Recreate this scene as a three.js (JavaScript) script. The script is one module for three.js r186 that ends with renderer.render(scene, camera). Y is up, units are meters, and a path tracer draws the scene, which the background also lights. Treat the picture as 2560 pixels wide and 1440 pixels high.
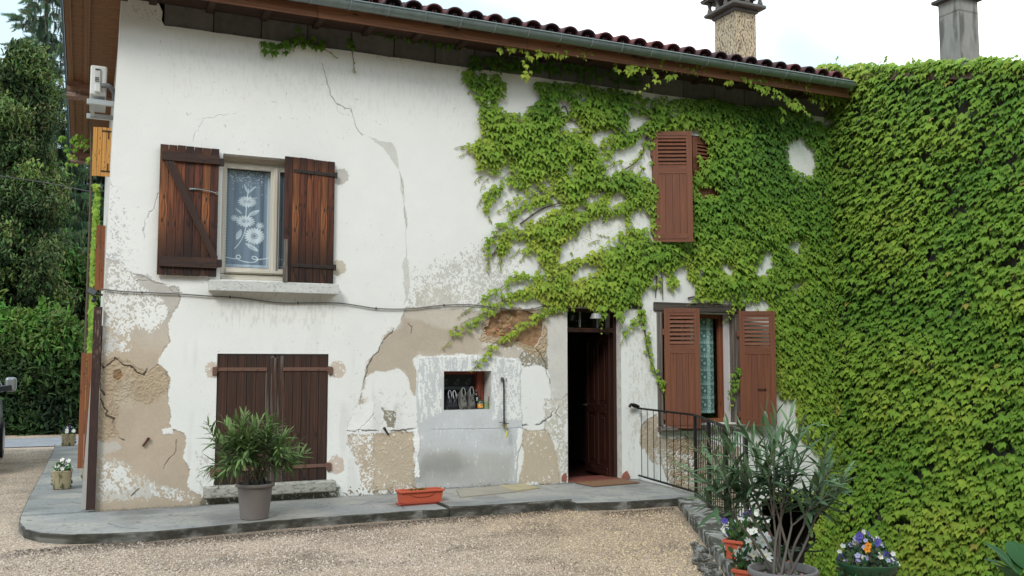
import * as THREE from 'three';
import { RoundedBoxGeometry } from 'three/addons/geometries/RoundedBoxGeometry.js';
import { mergeGeometries } from 'three/addons/utils/BufferGeometryUtils.js';

// ---------------------------------------------------------------- camera, sky, sun, exposure
const scene = new THREE.Scene();
const PITCH = 0.078561, YAW = 0.427792, FOCAL = 2350, CAM = new THREE.Vector3(0, 1.6, 11.2045);
const camera = new THREE.PerspectiveCamera(2 * Math.atan(720 / FOCAL) * 180 / Math.PI, 2560 / 1440, 0.1, 600);
camera.position.copy(CAM);
camera.rotation.order = 'YXZ';
camera.rotation.set(PITCH, -YAW, 0);
const renderer = new THREE.WebGLRenderer({ antialias: true });
renderer.toneMapping = THREE.LinearToneMapping;
renderer.toneMappingExposure = 1.9;
renderer.shadowMap.enabled = true;

let seedState = 12345;
function rnd() { seedState = (seedState + 0x6D2B79F5) | 0; let t = Math.imul(seedState ^ (seedState >>> 15), 1 | seedState); t = (t + Math.imul(t ^ (t >>> 7), 61 | t)) ^ t; return ((t ^ (t >>> 14)) >>> 0) / 4294967296; }
const seed = (n) => { seedState = n * 7919 + 17; };
const rr = (a, b) => a + (b - a) * rnd();
const ri = (n) => Math.floor(rnd() * n);
const clamp = (x, a = 0, b = 1) => Math.min(b, Math.max(a, x));
const sst = (a, b, x) => { const t = clamp((x - a) / (b - a)); return t * t * (3 - 2 * t); };
const mix = (a, b, t) => a + (b - a) * t;
function hash(x, y, s) { let h = Math.imul(x, 374761393) + Math.imul(y, 668265263) + Math.imul(s, 1274126177); h = Math.imul(h ^ (h >>> 13), 1274126177); return ((h ^ (h >>> 16)) >>> 0) / 4294967296; }
function vn(x, y, s = 0, px = 0, py = 0) {
  let xi = Math.floor(x), yi = Math.floor(y); const fx = x - xi, fy = y - yi, u = fx * fx * (3 - 2 * fx), v = fy * fy * (3 - 2 * fy);
  let x1 = xi + 1, y1 = yi + 1;
  if (px) { xi = ((xi % px) + px) % px; x1 = ((x1 % px) + px) % px; }
  if (py) { yi = ((yi % py) + py) % py; y1 = ((y1 % py) + py) % py; }
  return mix(mix(hash(xi, yi, s), hash(x1, yi, s), u), mix(hash(xi, y1, s), hash(x1, y1, s), u), v);
}
function fbm(x, y, s = 0, o = 4) { let a = 0.5, r = 0, n = 0; for (let i = 0; i < o; i++) { r += a * vn(x, y, s + i * 17); n += a; a *= 0.5; x = x * 2.03 + 7.1; y = y * 2.03 + 3.7; } return r / n; }

// a sky of high thin cloud that opens to pale blue towards the left of the house
{
  const W = 512, H = 256, d = new Float32Array(W * H * 4);
  for (let j = 0; j < H; j++) for (let i = 0; i < W; i++) {
    const az = ((i + 0.5) / W - 0.5) * 2 * Math.PI, el = ((j + 0.5) / H - 0.5) * Math.PI, ce = Math.cos(el);
    const x = Math.cos(az) * ce, y = Math.sin(el), z = Math.sin(az) * ce;
    const n = fbm(x * 2.2 + 5 + z * 0.7, y * 3.1 + z * 2.0 + 9, 3, 5);
    const open = sst(0.46, 0.66, n + 0.3 * sst(0.62, -0.1, x) - 0.12 * sst(0.35, 0.7, x));
    const up = 1.0 + 0.25 * Math.max(0, y);
    const cl = [1.17 * up, 1.19 * up, 1.2 * up], bl = [0.3, 0.46, 0.54];
    const k = (j * W + i) * 4, low = y < 0 ? 0.35 : 1;
    for (let c = 0; c < 3; c++) d[k + c] = mix(cl[c], bl[c], open * 0.85) * low;
    d[k + 3] = 1;
  }
  const t = new THREE.DataTexture(d, W, H, THREE.RGBAFormat, THREE.FloatType);
  t.mapping = THREE.EquirectangularReflectionMapping; t.magFilter = t.minFilter = THREE.LinearFilter; t.needsUpdate = true;
  scene.background = t; scene.environment = t;
}
const sun = new THREE.DirectionalLight(new THREE.Color().setRGB(1, 0.96, 0.9), 1.1);
sun.position.set(5 - 18, 21, 19); sun.target.position.set(5, 0, 0);
sun.castShadow = true; sun.shadow.radius = 36; sun.shadow.mapSize.set(2048, 2048);
Object.assign(sun.shadow.camera, { left: -16, right: 16, top: 14, bottom: -12, near: 1, far: 80 });
scene.add(sun, sun.target);

// ---------------------------------------------------------------- measuring helpers (metres; facade in the plane z = 0, its floor at y = 0)
const FW = new THREE.Vector3(Math.sin(YAW) * Math.cos(PITCH), Math.sin(PITCH), -Math.cos(YAW) * Math.cos(PITCH));
const RT = new THREE.Vector3(Math.cos(YAW), 0, Math.sin(YAW)), UPV = new THREE.Vector3().crossVectors(RT, FW);
const ray = (x, y) => FW.clone().addScaledVector(RT, (x - 1280) / FOCAL).addScaledVector(UPV, (720 - y) / FOCAL);
function onPlane(x, y, axis, v) { const r = ray(x, y), t = (v - CAM[axis]) / r[axis]; return CAM.clone().addScaledVector(r, t); }
const wz = (x, y, z = 0) => onPlane(x, y, 'z', z), wy = (x, y, h = 0) => onPlane(x, y, 'y', h), wx = (x, y, v) => onPlane(x, y, 'x', v);
const atDepth = (x, y, d) => CAM.clone().addScaledVector(ray(x, y), d);
function toPx(p) { const q = p.clone().sub(CAM), d = q.dot(FW); return [1280 + FOCAL * q.dot(RT) / d, 720 - FOCAL * q.dot(UPV) / d, d]; }
function inPoly(x, y, p) { let c = false; for (let i = 0, j = p.length - 1; i < p.length; j = i++) if ((p[i][1] > y) !== (p[j][1] > y) && x < (p[j][0] - p[i][0]) * (y - p[i][1]) / (p[j][1] - p[i][1]) + p[i][0]) c = !c; return c; }
function segD(x, y, a, b) { const dx = b[0] - a[0], dy = b[1] - a[1], t = clamp(((x - a[0]) * dx + (y - a[1]) * dy) / (dx * dx + dy * dy + 1e-12)); return [Math.hypot(x - a[0] - t * dx, y - a[1] - t * dy), t]; }
function sdPoly(x, y, p) { let m = 1e9; for (let i = 0, j = p.length - 1; i < p.length; j = i++) m = Math.min(m, segD(x, y, p[i], p[j])[0]); return inPoly(x, y, p) ? m : -m; }
const box2 = (p) => [Math.min(...p.map((q) => q[0])), Math.min(...p.map((q) => q[1])), Math.max(...p.map((q) => q[0])), Math.max(...p.map((q) => q[1]))];
const wallPts = (px) => px.map(([x, y]) => { const p = wz(x, y); return [p.x, p.y]; });

// ---------------------------------------------------------------- objects
const used = {};
function numbered(n) { const k = used[n] = (used[n] ?? -1) + 1; return k ? n + '_' + String(k).padStart(3, '0') : n; }
function shade(o) { o.castShadow = o.receiveShadow = true; return o; }
function thing(name, label, category, p = [0, 0, 0], turn = 0, group) {
  const o = new THREE.Group(); o.name = numbered(name); scene.add(o); o.position.set(...(p.toArray ? p.toArray() : p)); o.rotation.y = turn;
  o.userData = { label, category }; if (group) o.userData.group = group; return o;
}
function part(o, name, geo, mat, at) { const m = shade(new THREE.Mesh(Array.isArray(geo) ? merge(geo) : geo, mat)); m.name = name; o.add(m); if (at) m.position.set(...at); return m; }
// a part whose geometry is written in the scene's own metres, under a thing that is not turned
function partW(o, name, geo, mat) { const m = part(o, name, geo, mat); if (o.isGroup && o.parent === scene) m.position.copy(o.position).negate(); return m; }
function sub(o, name, p = [0, 0, 0], turn = 0) { const g = new THREE.Group(); g.name = name; g.position.set(...p); g.rotation.y = turn; o.add(g); return g; }
function struct(name, geo, mat) { const m = shade(new THREE.Mesh(Array.isArray(geo) ? merge(geo) : geo, mat)); m.name = numbered(name); m.userData.kind = 'structure'; scene.add(m); return m; }
function merge(list) { const l = list.map((g) => { const h = g.index ? g.toNonIndexed() : g; for (const k of Object.keys(h.attributes)) if (!['position', 'normal', 'uv'].includes(k)) h.deleteAttribute(k); return h; }); return mergeGeometries(l); }
function copies(o, name, geo, mat, list, kind = 'stuff') {   // list of {m: Matrix4, c: Color}
  const im = shade(new THREE.InstancedMesh(geo, mat, list.length)); im.name = name;
  list.forEach((e, i) => { im.setMatrixAt(i, e.m); if (e.c) im.setColorAt(i, e.c); });
  if (kind) im.userData.kind = kind; o.add(im); if (o.isGroup && o.parent === scene) im.position.copy(o.position).negate(); return im;
}
function bx(w, h, d, x = 0, y = 0, z = 0) { return new THREE.BoxGeometry(w, h, d).translate(x, y, z); }
function rb(w, h, d, x = 0, y = 0, z = 0, r = 0.006) { return new RoundedBoxGeometry(w, h, d, 1, Math.min(r, w * 0.45, h * 0.45, d * 0.45)).translate(x, y, z); }
function cyl(r0, r1, h, x = 0, y = 0, z = 0, n = 12, open = false) { return new THREE.CylinderGeometry(r1, r0, h, n, 1, open).translate(x, y + h / 2, z); }
function tube(pts, r, n = 6, seg) { const c = new THREE.CatmullRomCurve3(pts.map((p) => (p.isVector3 ? p : new THREE.Vector3(...p)))); return new THREE.TubeGeometry(c, seg ?? Math.max(4, pts.length * 4), r, n); }
function taper(pts, r0, r1, n = 6, seg) {
  const c = new THREE.CatmullRomCurve3(pts.map((p) => (p.isVector3 ? p : new THREE.Vector3(...p)))), s = seg ?? Math.max(4, pts.length * 3), g = new THREE.TubeGeometry(c, s, 1, n), a = g.attributes.position;
  for (let i = 0; i <= s; i++) { const q = c.getPointAt(i / s), r = mix(r0, r1, i / s); for (let j = 0; j <= n; j++) { const k = i * (n + 1) + j; a.setXYZ(k, q.x + (a.getX(k) - q.x) * r, q.y + (a.getY(k) - q.y) * r, q.z + (a.getZ(k) - q.z) * r); } }
  g.computeVertexNormals(); return g;
}
function bar(a, b, w) { const A = a.isVector3 ? a : new THREE.Vector3(...a), B = b.isVector3 ? b : new THREE.Vector3(...b), L = A.distanceTo(B), g = new THREE.BoxGeometry(w, L, w); const q = new THREE.Quaternion().setFromUnitVectors(new THREE.Vector3(0, 1, 0), B.clone().sub(A).normalize()); return g.applyQuaternion(q).translate((A.x + B.x) / 2, (A.y + B.y) / 2, (A.z + B.z) / 2); }
const lathe = (p, n = 24) => new THREE.LatheGeometry(p.map((q) => new THREE.Vector2(q[0], q[1])), n);
function uvFrom(g, fu, fv) { const p = g.attributes.position, u = new Float32Array(p.count * 2); for (let i = 0; i < p.count; i++) { u[2 * i] = fu(p.getX(i), p.getY(i), p.getZ(i)); u[2 * i + 1] = fv(p.getX(i), p.getY(i), p.getZ(i)); } g.setAttribute('uv', new THREE.BufferAttribute(u, 2)); return g; }
function shake(g, amp, f, s = 0) { // uneven hand-made surface; equal positions move alike
  const p = g.attributes.position;
  for (let i = 0; i < p.count; i++) { const x = p.getX(i), y = p.getY(i), z = p.getZ(i); p.setXYZ(i, x + amp * (fbm(y * f + 3, z * f + x * f * 0.7, s, 3) - 0.5) * 2, y + amp * (fbm(x * f + 9, z * f + y * f * 0.7, s + 5, 3) - 0.5) * 2, z + amp * (fbm(x * f + 1, y * f + z * f * 0.7, s + 9, 3) - 0.5) * 2); }
  g.computeVertexNormals(); return g;
}

// ---------------------------------------------------------------- colours, textures, materials
const toS = (v) => { v = clamp(v); return Math.round(255 * (v <= 0.0031308 ? 12.92 * v : 1.055 * Math.pow(v, 1 / 2.4) - 0.055)); };
const toL = (b) => { const v = b / 255; return v <= 0.04045 ? v / 12.92 : Math.pow((v + 0.055) / 1.055, 2.4); };
const L3 = (r, g, b, k = 0.95) => [toL(r) * k, toL(g) * k, toL(b) * k];
const col = (a) => new THREE.Color().setRGB(a[0], a[1], a[2]);
function texture(W, H, fn, { srgb = true, wrap = THREE.RepeatWrapping } = {}) {
  const d = new Uint8Array(W * H * 4);
  for (let j = 0; j < H; j++) for (let i = 0; i < W; i++) { const c = fn((i + 0.5) / W, (j + 0.5) / H, i, j), k = (j * W + i) * 4; for (let q = 0; q < 3; q++) d[k + q] = srgb ? toS(c[q]) : clamp(Array.isArray(c) ? c[q] : c) * 255; d[k + 3] = 255; }
  return pack(d, W, H, srgb, wrap);
}
function pack(d, W, H, srgb, wrap = THREE.RepeatWrapping) { const t = new THREE.DataTexture(d, W, H, THREE.RGBAFormat); if (srgb) t.colorSpace = THREE.SRGBColorSpace; t.wrapS = t.wrapT = wrap; t.magFilter = THREE.LinearFilter; t.minFilter = THREE.LinearMipmapLinearFilter; t.generateMipmaps = true; t.needsUpdate = true; return t; }
function mat(c, rough = 0.8, o = {}) { return new THREE.MeshStandardMaterial({ color: c.isColor ? c : col(c), roughness: rough, ...o }); }
function wood(s, light, dark, { knots = 2, wear = 0, worn = [0.3, 0.29, 0.27], grain = 1, foot = 0 } = {}) { // one board: u across, v along the grain, foot = weathered black lower end
  const kn = []; for (let i = 0; i < knots; i++) kn.push([hash(i, 1, s), hash(i, 2, s), 0.05 + 0.06 * hash(i, 3, s)]);
  return texture(96, 512, (u, v) => {
    let du = 0; for (const [a, b, r] of kn) { const e = Math.exp(-(((u - a) / 0.3) ** 2 + ((v - b) / 0.05) ** 2)); du += e * (u - a) * 1.6; }
    const g = fbm((u + du) * 9 * grain + 3, v * 2.2, s, 4), f = fbm((u + du) * 42 * grain, v * 5, s + 3, 3), w = fbm(u * 3, v * 4, s + 8, 4);
    let t = clamp(0.15 + 1.5 * (g - 0.32) + 0.5 * (f - 0.5)); let c = [0, 1, 2].map((q) => mix(dark[q], light[q], t));
    for (const [a, b, r] of kn) { const d = Math.hypot((u - a), (v - b) * 6); if (d < r * 2.2) { const e = sst(r * 2.2, r * 0.6, d); c = c.map((x, q) => mix(x, dark[q] * 0.45, e)); } }
    if (wear) { const e = sst(1 - wear, 1 - wear + 0.18, 0.55 * w + 0.45 * f); c = c.map((x, q) => mix(x, worn[q], e * 0.8)); }
    if (foot) { const e = clamp(foot * Math.max(sst(0.46, 0.1, v - 0.5 * (g - 0.5) - 0.3 * (f - 0.5)), 0.8 * sst(0.86, 1.0, v + 0.2 * (g - 0.5)), 0.75 * sst(0.5, 0.62, w * 0.7 + g * 0.3))); c = c.map((x) => x * (1 - 0.78 * e)); }
    return c;
  });
}
const woodMat = (s, light, dark, o = {}, rough = 0.75) => { const m = wood(s, light, dark, o); return mat([1, 1, 1], rough, { map: m, bumpMap: m, bumpScale: 0.004 }); };
const variants = (n, f) => Array.from({ length: n }, (_, i) => f(i));
// ================================================================ the house
const house = thing('farmhouse', 'old white plastered farmhouse with flaking walls and brown wooden shutters', 'house', [0.2, 0, 0]);
const M = {
  plaster: mat([0.7, 0.69, 0.66], 0.92), dim: mat([0.35, 0.33, 0.3], 0.95), dark: mat([0.05, 0.045, 0.04], 0.9),
  iron: mat([0.035, 0.025, 0.022], 0.6, { metalness: 0.3 }), rust: mat(L3(112, 82, 70), 0.9), zinc: mat([0.3, 0.35, 0.36], 0.4, { metalness: 0.55 }),
  white: mat([0.75, 0.75, 0.73], 0.5),
};
// ---- the painted and flaking plaster of the front, worked out in metres on the wall itself
const WX0 = 0, WX1 = 10.8, WY0 = -0.2, WY1 = 5.9;
const HOLE = wallPts([[1210, 820], [1222, 812], [1224, 795], [1236, 785], [1252, 778], [1275, 774], [1292, 772], [1312, 774], [1330, 780], [1350, 786], [1356, 800], [1358, 830], [1350, 850], [1335, 870], [1300, 856], [1268, 846], [1235, 842], [1215, 838]]);
function wallMaps() {
  const W = 2048, H = 1156, n = W * H, R = new Float32Array(n * 3), B = new Float32Array(n);
  const X = (i) => WX0 + (i + 0.5) / W * (WX1 - WX0), Y = (j) => WY0 + (j + 0.5) / H * (WY1 - WY0);
  const hf = new Float32Array(n), mf = new Float32Array(n), st = new Float32Array(n), lf = new Float32Array(n);
  for (let j = 0; j < H; j++) for (let i = 0; i < W; i++) {
    const k = j * W + i, x = X(i), y = Y(j);
    hf[k] = 0.6 * vn(x * 78, y * 70, 1) + 0.4 * vn(x * 30, y * 28, 2); mf[k] = fbm(x * 5, y * 5, 11, 5); st[k] = fbm(x * 48, y * 12, 21, 3); lf[k] = fbm(x * 0.9, y * 0.9, 31, 4);
    const g = 1 + 0.07 * (lf[k] - 0.5) + 0.05 * (mf[k] - 0.5) - 0.1 * sst(0.62, 0.8, fbm(x * 7, y * 1.2, 41, 3)) * sst(2.8, 1.0, y);
    R[k * 3] = 0.82 * g; R[k * 3 + 1] = 0.815 * g; R[k * 3 + 2] = 0.79 * g;
    B[k] = 0.5 + 0.05 * (hf[k] - 0.5) + 0.1 * (mf[k] - 0.5);
  }
  const GRAY = L3(188, 188, 190), RENDER = L3(194, 177, 157), COARSE = L3(184, 163, 136), CEMENT = L3(204, 206, 208), LIGHT = L3(212, 210, 204), DIRT = L3(140, 132, 116), BLOTCH = L3(150, 142, 126), EARTH = L3(150, 118, 86), WHITE = [0.82, 0.815, 0.79];
  // cover: share of the area that shows the layer, e: ragged edge in metres, d: how far it lies below the paint
  function layer(px, c, { cover = 1, e = 0.07, soft = 0.004, d = 0.06, rough = 0, streak = 0, fade = 0, rim = 0.36, vary = 0.12, op = 1, col2 = null, y2 = null } = {}) {
    const p = wallPts(px), [x0, y0, x1, y1] = box2(p), m = 0.25;
    const i0 = Math.max(0, Math.floor((x0 - m - WX0) / (WX1 - WX0) * W)), i1 = Math.min(W, Math.ceil((x1 + m - WX0) / (WX1 - WX0) * W)), j0 = Math.max(0, Math.floor((y0 - m - WY0) / (WY1 - WY0) * H)), j1 = Math.min(H, Math.ceil((y1 + m - WY0) / (WY1 - WY0) * H));
    for (let j = j0; j < j1; j++) for (let i = i0; i < i1; i++) {
      const k = j * W + i, s0 = sdPoly(X(i), Y(j), p); if (s0 < -0.25) continue;
      const s = s0 + (mf[k] - 0.5) * e * 3 + (hf[k] - 0.5) * e * 0.9;
      let a = sst(-soft, soft, s); if (!a) continue;
      if (fade) a = 1; 
      const cv = fade ? cover * sst(-fade * 0.3, fade, s) : cover;
      if (cv < 1) { const q = streak ? mix(hf[k], st[k], streak) : 0.78 * hf[k] + 0.22 * mf[k]; const th = 0.5 + (cv - 0.5) * 0.5; a *= sst(th + 0.03, th - 0.03, q); }
      const v = 1 + vary * (lf[k] - 0.5) * 2 + 0.18 * (mf[k] - 0.5) + 0.12 * (hf[k] - 0.5);
      const t2 = col2 ? sst(y2[1], y2[0], Y(j) + (lf[k] - 0.5) * 0.8) : 0; for (let q = 0; q < 3; q++) R[k * 3 + q] = mix(R[k * 3 + q], (t2 ? mix(c[q], col2[q], t2) : c[q]) * v, a * op);
      B[k] -= a * (d - rough * (hf[k] - 0.5));
      if (rim && d > 0.03) { const w = sst(0.014, 0.0, Math.abs(s - 0.004)); for (let q = 0; q < 3; q++) R[k * 3 + q] *= 1 - rim * w * sst(0.35, 0.6, mf[k]); }
    }
  }
  function crack(px, w = 0.006, dark = 0.75, jit = 0.03, whole = 0) {
    const p = wallPts(px), [x0, y0, x1, y1] = box2(p), m = 0.1;
    for (let j = Math.max(0, Math.floor((y0 - m - WY0) / (WY1 - WY0) * H)); j < Math.min(H, (y1 + m - WY0) / (WY1 - WY0) * H); j++) for (let i = Math.max(0, Math.floor((x0 - m - WX0) / (WX1 - WX0) * W)); i < Math.min(W, (x1 + m - WX0) / (WX1 - WX0) * W); i++) {
      const k = j * W + i, x = X(i) + (fbm(X(i) * 14, Y(j) * 14, 51, 3) - 0.5) * jit * 2, y = Y(j) + (fbm(X(i) * 14, Y(j) * 14, 57, 3) - 0.5) * jit * 2; let b = 1;
      for (let q = 1; q < p.length; q++) b = Math.min(b, segD(x, y, p[q - 1], p[q])[0]);
      const a = sst(w, w * 0.3, b) * Math.max(whole, sst(0.3, 0.42, mf[k])); for (let q = 0; q < 3; q++) R[k * 3 + q] *= 1 - dark * a; B[k] -= 0.2 * a;
    }
  }
  const disc = (x, y, r) => Array.from({ length: 12 }, (_, i) => [x + r * Math.cos(i * 0.5236), y + r * Math.sin(i * 0.5236)]);
  // left corner: paint worn through to grey, then bare render down to the foot
  layer([[250, 440], [300, 450], [335, 560], [350, 660], [420, 690], [445, 745], [400, 800], [240, 830]], GRAY, { cover: 0.44, fade: 0.3, d: 0.01, rim: 0, op: 0.75 });
  layer([[262, 470], [290, 500], [300, 620], [310, 720], [300, 820], [250, 830]], L3(194, 194, 196), { cover: 0.9, fade: 0.35, d: 0.0, rim: 0, op: 0.55 });
  layer([[256, 640], [300, 650], [345, 690], [440, 718], [447, 752], [430, 780], [418, 850], [404, 880], [402, 905], [416, 925], [419, 985], [427, 1020], [427, 1075], [450, 1082], [465, 1086], [468, 1100], [464, 1132], [458, 1150], [475, 1165], [471, 1215], [505, 1236], [510, 1276], [228, 1292], [240, 900]], RENDER, { e: 0.035, d: 0.13, col2: L3(194, 189, 182), y2: [2.5, 1.7] });
  layer([[262, 650], [330, 660], [360, 715], [425, 745], [405, 800], [370, 838], [335, 830], [330, 880], [250, 900]], WHITE, { cover: 0.56, fade: 0.08, e: 0.02, d: -0.05, rim: 0 });
  layer([[330, 762], [415, 758], [425, 785], [395, 826], [366, 836], [335, 812]], WHITE, { cover: 0.8, fade: 0.06, e: 0.03, d: -0.05, rim: 0 });
  layer([[248, 812], [312, 826], [306, 880], [245, 896]], L3(212, 210, 206), { cover: 0.72, fade: 0.08, e: 0.03, d: -0.04, rim: 0 });
  layer([[240, 905], [280, 895], [300, 892], [325, 905], [350, 925], [370, 925], [385, 905], [402, 895], [416, 930], [417, 975], [400, 1005], [350, 1012], [322, 1004], [300, 1015], [300, 1070], [312, 1092], [285, 1100], [236, 1102]], COARSE, { e: 0.05, d: 0.1, rough: 0.34, vary: 0.25, op: 0.8 });
  layer([[300, 940], [330, 950], [345, 1000], [310, 1040], [290, 1010]], L3(200, 186, 166), { e: 0.08, d: -0.02, soft: 0.05, op: 0.6, rim: 0 });
  layer([[283, 925], [300, 925], [310, 940], [295, 955], [283, 945]], EARTH, { e: 0.02, d: 0.2, rough: 0.4 });
  layer([[404, 1072], [430, 1070], [432, 1084], [410, 1086]], WHITE, { e: 0.02, d: -0.1, rim: 0 });
  layer([[240, 1100], [300, 1098], [310, 1120], [300, 1132], [238, 1140]], L3(205, 200, 192), { cover: 0.85, fade: 0.05, e: 0.03, d: -0.02, rim: 0, op: 0.8 });
  layer([[236, 1136], [312, 1140], [340, 1180], [400, 1200], [470, 1218], [490, 1236], [420, 1252], [300, 1262], [234, 1262]], L3(214, 210, 202), { cover: 0.66, fade: 0.1, e: 0.03, d: -0.03, rim: 0 });
  layer([[250, 1150], [320, 1160], [350, 1215], [300, 1240], [240, 1235]], WHITE, { cover: 0.66, fade: 0.1, e: 0.03, d: -0.03, rim: 0 });
  layer([[360, 1200], [470, 1222], [500, 1240], [480, 1262], [380, 1250]], WHITE, { cover: 0.34, fade: 0.04, e: 0.03, d: -0.03, rim: 0 });
  crack([[240, 905], [260, 918], [280, 905], [285, 892], [305, 910], [325, 915], [345, 930], [355, 940], [380, 910], [402, 895]], 0.012, 0.85);
  crack([[255, 1000], [265, 1040], [285, 1050], [292, 1090], [310, 1098]], 0.012, 0.8); crack([[440, 1100], [440, 1125], [425, 1150], [408, 1170]], 0.006, 0.5); crack([[325, 1240], [340, 1230], [352, 1222]], 0.01, 0.7);
  crack([[245, 930], [250, 975], [262, 990]], 0.01, 0.8); crack([[395, 480], [388, 520], [365, 545], [360, 600]], 0.004, 0.35); crack([[340, 700], [420, 710], [432, 735], [455, 732]], 0.004, 0.35);
  crack([[480, 350], [510, 300], [550, 290], [600, 280]], 0.003, 0.3);
  // the long crack and its filling
  crack([[805, 158], [812, 190], [818, 206], [826, 232], [840, 258], [852, 262], [862, 268], [876, 272], [882, 292], [890, 310], [897, 330], [905, 336]], 0.0075, 0.6, 0.025, 0.75);
  crack([[842, 258], [846, 280], [858, 288], [878, 280]], 0.003, 0.3);
  layer([[903, 332], [925, 340], [950, 352], [980, 352], [990, 370], [994, 395], [1000, 430], [992, 420], [976, 395], [960, 375], [935, 355]], LIGHT, { e: 0.025, d: 0.03 });
  layer([[1000, 435], [1008, 450], [1012, 500], [1020, 560], [1016, 575], [1008, 520], [1002, 470]], LIGHT, { e: 0.02, d: 0.03 });
  layer([[1012, 640], [1020, 655], [1022, 700], [1024, 750], [1010, 760], [1014, 700], [1006, 665]], LIGHT, { e: 0.03, d: 0.03 });
  crack([[1000, 425], [1006, 450], [1010, 500], [1016, 560], [1014, 600], [1016, 650]], 0.006, 0.3, 0.03, 0.5);
  // rain streaks and grime
  layer([[528, 724], [846, 730], [850, 830], [525, 820]], L3(200, 198, 190), { cover: 0.42, streak: 1, fade: 0.2, op: 0.35, d: 0, rim: 0, e: 0.03 });
  layer([[400, 62], [1180, 168], [1170, 330], [400, 240]], L3(206, 202, 192), { cover: 0.36, streak: 1, fade: 0.35, op: 0.16, d: 0, rim: 0, e: 0.05 });
  layer([[480, 1120], [540, 1120], [520, 1215], [860, 1190], [880, 1240], [480, 1262]], L3(186, 182, 172), { cover: 0.5, fade: 0.2, op: 0.6, d: 0, rim: 0, e: 0.05 });
  layer([[865, 980], [1040, 960], [1040, 1080], [865, 1080]], L3(206, 200, 192), { cover: 0.3, fade: 0.2, op: 0.6, d: 0, rim: 0, e: 0.05 });
  layer([[1560, 760], [1640, 770], [1640, 1040], [1560, 1190]], L3(212, 206, 196), { cover: 0.4, streak: 0.6, fade: 0.1, op: 0.6, d: 0, rim: 0, e: 0.04 });
  // hinge patches
  for (const [x, y, r, c] of [[850, 440, 21, L3(196, 192, 186)], [845, 672, 19, L3(206, 196, 180)]]) layer(disc(x, y, r), c, { e: 0.03, d: 0.02, rim: 0, vary: 0.3 });
  for (const [x, y, r] of [[528, 926, 17], [846, 924, 18], [842, 1166, 22]]) layer(disc(x, y, r), L3(206, 190, 176), { e: 0.05, d: 0.03, cover: 0.85 });
  // middle: worn paint above, bare render, cement round the little window
  layer([[1015, 680], [1100, 630], [1200, 590], [1300, 630], [1330, 720], [1300, 780], [1100, 790], [1005, 780]], L3(200, 196, 190), { cover: 0.52, fade: 0.3, d: 0.01, rim: 0, op: 0.85 });
  layer([[1030, 700], [1100, 690], [1160, 720], [1200, 760], [1180, 800], [1010, 800]], L3(204, 198, 188), { cover: 0.75, fade: 0.2, d: 0.01, rim: 0, op: 0.8 });
  layer([[1016, 770], [1080, 768], [1160, 775], [1350, 772], [1400, 780], [1418, 800], [1418, 1000], [1372, 960], [1368, 905], [1300, 900], [1180, 886], [1050, 893], [1038, 900], [1035, 985], [1020, 945], [990, 920], [945, 925], [915, 945], [905, 990], [897, 1015], [905, 960], [915, 925], [945, 876], [985, 825], [1008, 790]], L3(205, 195, 182), { e: 0.04, d: 0.08, soft: 0.008 });
  layer([[1010, 795], [1060, 805], [1130, 820], [1180, 815], [1200, 870], [1180, 886], [1050, 890], [1036, 905], [1034, 980], [1018, 940], [990, 918], [945, 922], [915, 945], [902, 1000], [905, 960], [915, 925], [945, 876], [985, 825]], L3(184, 168, 150), { e: 0.07, d: 0.02, soft: 0.03, rim: 0, op: 0.75 });
  layer([[1290, 880], [1330, 875], [1362, 885], [1370, 925], [1345, 905], [1310, 910]], BLOTCH, { e: 0.06, d: 0.05, cover: 0.8 });
  layer([[1190, 800], [1340, 860], [1350, 900], [1200, 890], [1190, 850]], WHITE, { cover: 0.35, fade: 0.2, d: -0.04, rim: 0 });
  layer(wallRing(), COARSE, { e: 0.05, d: 0.1, rough: 0.6 });
  layer([[1370, 790], [1418, 790], [1418, 1000], [1385, 1060], [1372, 960]], L3(214, 210, 204), { cover: 0.9, e: 0.03, d: 0.0, rim: 0 });
  layer([[1365, 1000], [1418, 990], [1418, 1200], [1390, 1200], [1385, 1110], [1360, 1080]], L3(204, 198, 186), { cover: 0.6, e: 0.06, d: 0.04 });
  layer([[955, 1020], [985, 1030], [985, 1070], [965, 1075]], BLOTCH, { cover: 0.75, e: 0.04, d: 0.06 });
  layer([[868, 1088], [930, 1080], [1035, 1078], [1042, 1225], [930, 1237], [900, 1215], [895, 1170], [875, 1130]], RENDER, { cover: 0.62, e: 0.05, d: 0.06 });
  layer([[935, 1085], [1032, 1080], [1040, 1210], [935, 1225]], L3(194, 178, 156), { cover: 0.97, e: 0.04, d: 0.04, soft: 0.012 });
  layer([[870, 1080], [905, 1085], [905, 1240], [878, 1200]], WHITE, { cover: 0.5, fade: 0.15, d: -0.02, rim: 0 });
  layer([[1308, 1075], [1362, 1075], [1392, 1110], [1400, 1205], [1296, 1212], [1306, 1130]], L3(194, 179, 158), { cover: 0.94, e: 0.05, d: 0.05, soft: 0.012 });
  layer([[1046, 893], [1180, 888], [1300, 898], [1306, 1080], [1290, 1218], [1042, 1228], [1040, 1080]], CEMENT, { e: 0.025, d: -0.12, rim: 0.4, vary: 0.1 });
  layer([[1046, 893], [1180, 888], [1300, 898], [1304, 1050], [1232, 1050], [1228, 930], [1110, 930], [1108, 1030], [1048, 1060]], WHITE, { cover: 0.46, e: 0.01, d: -0.03, streak: 0.6, rim: 0 });
  layer([[1260, 898], [1300, 898], [1304, 1050], [1262, 1050]], WHITE, { cover: 0.58, e: 0.01, d: -0.03, streak: 0.2, rim: 0 });
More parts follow.
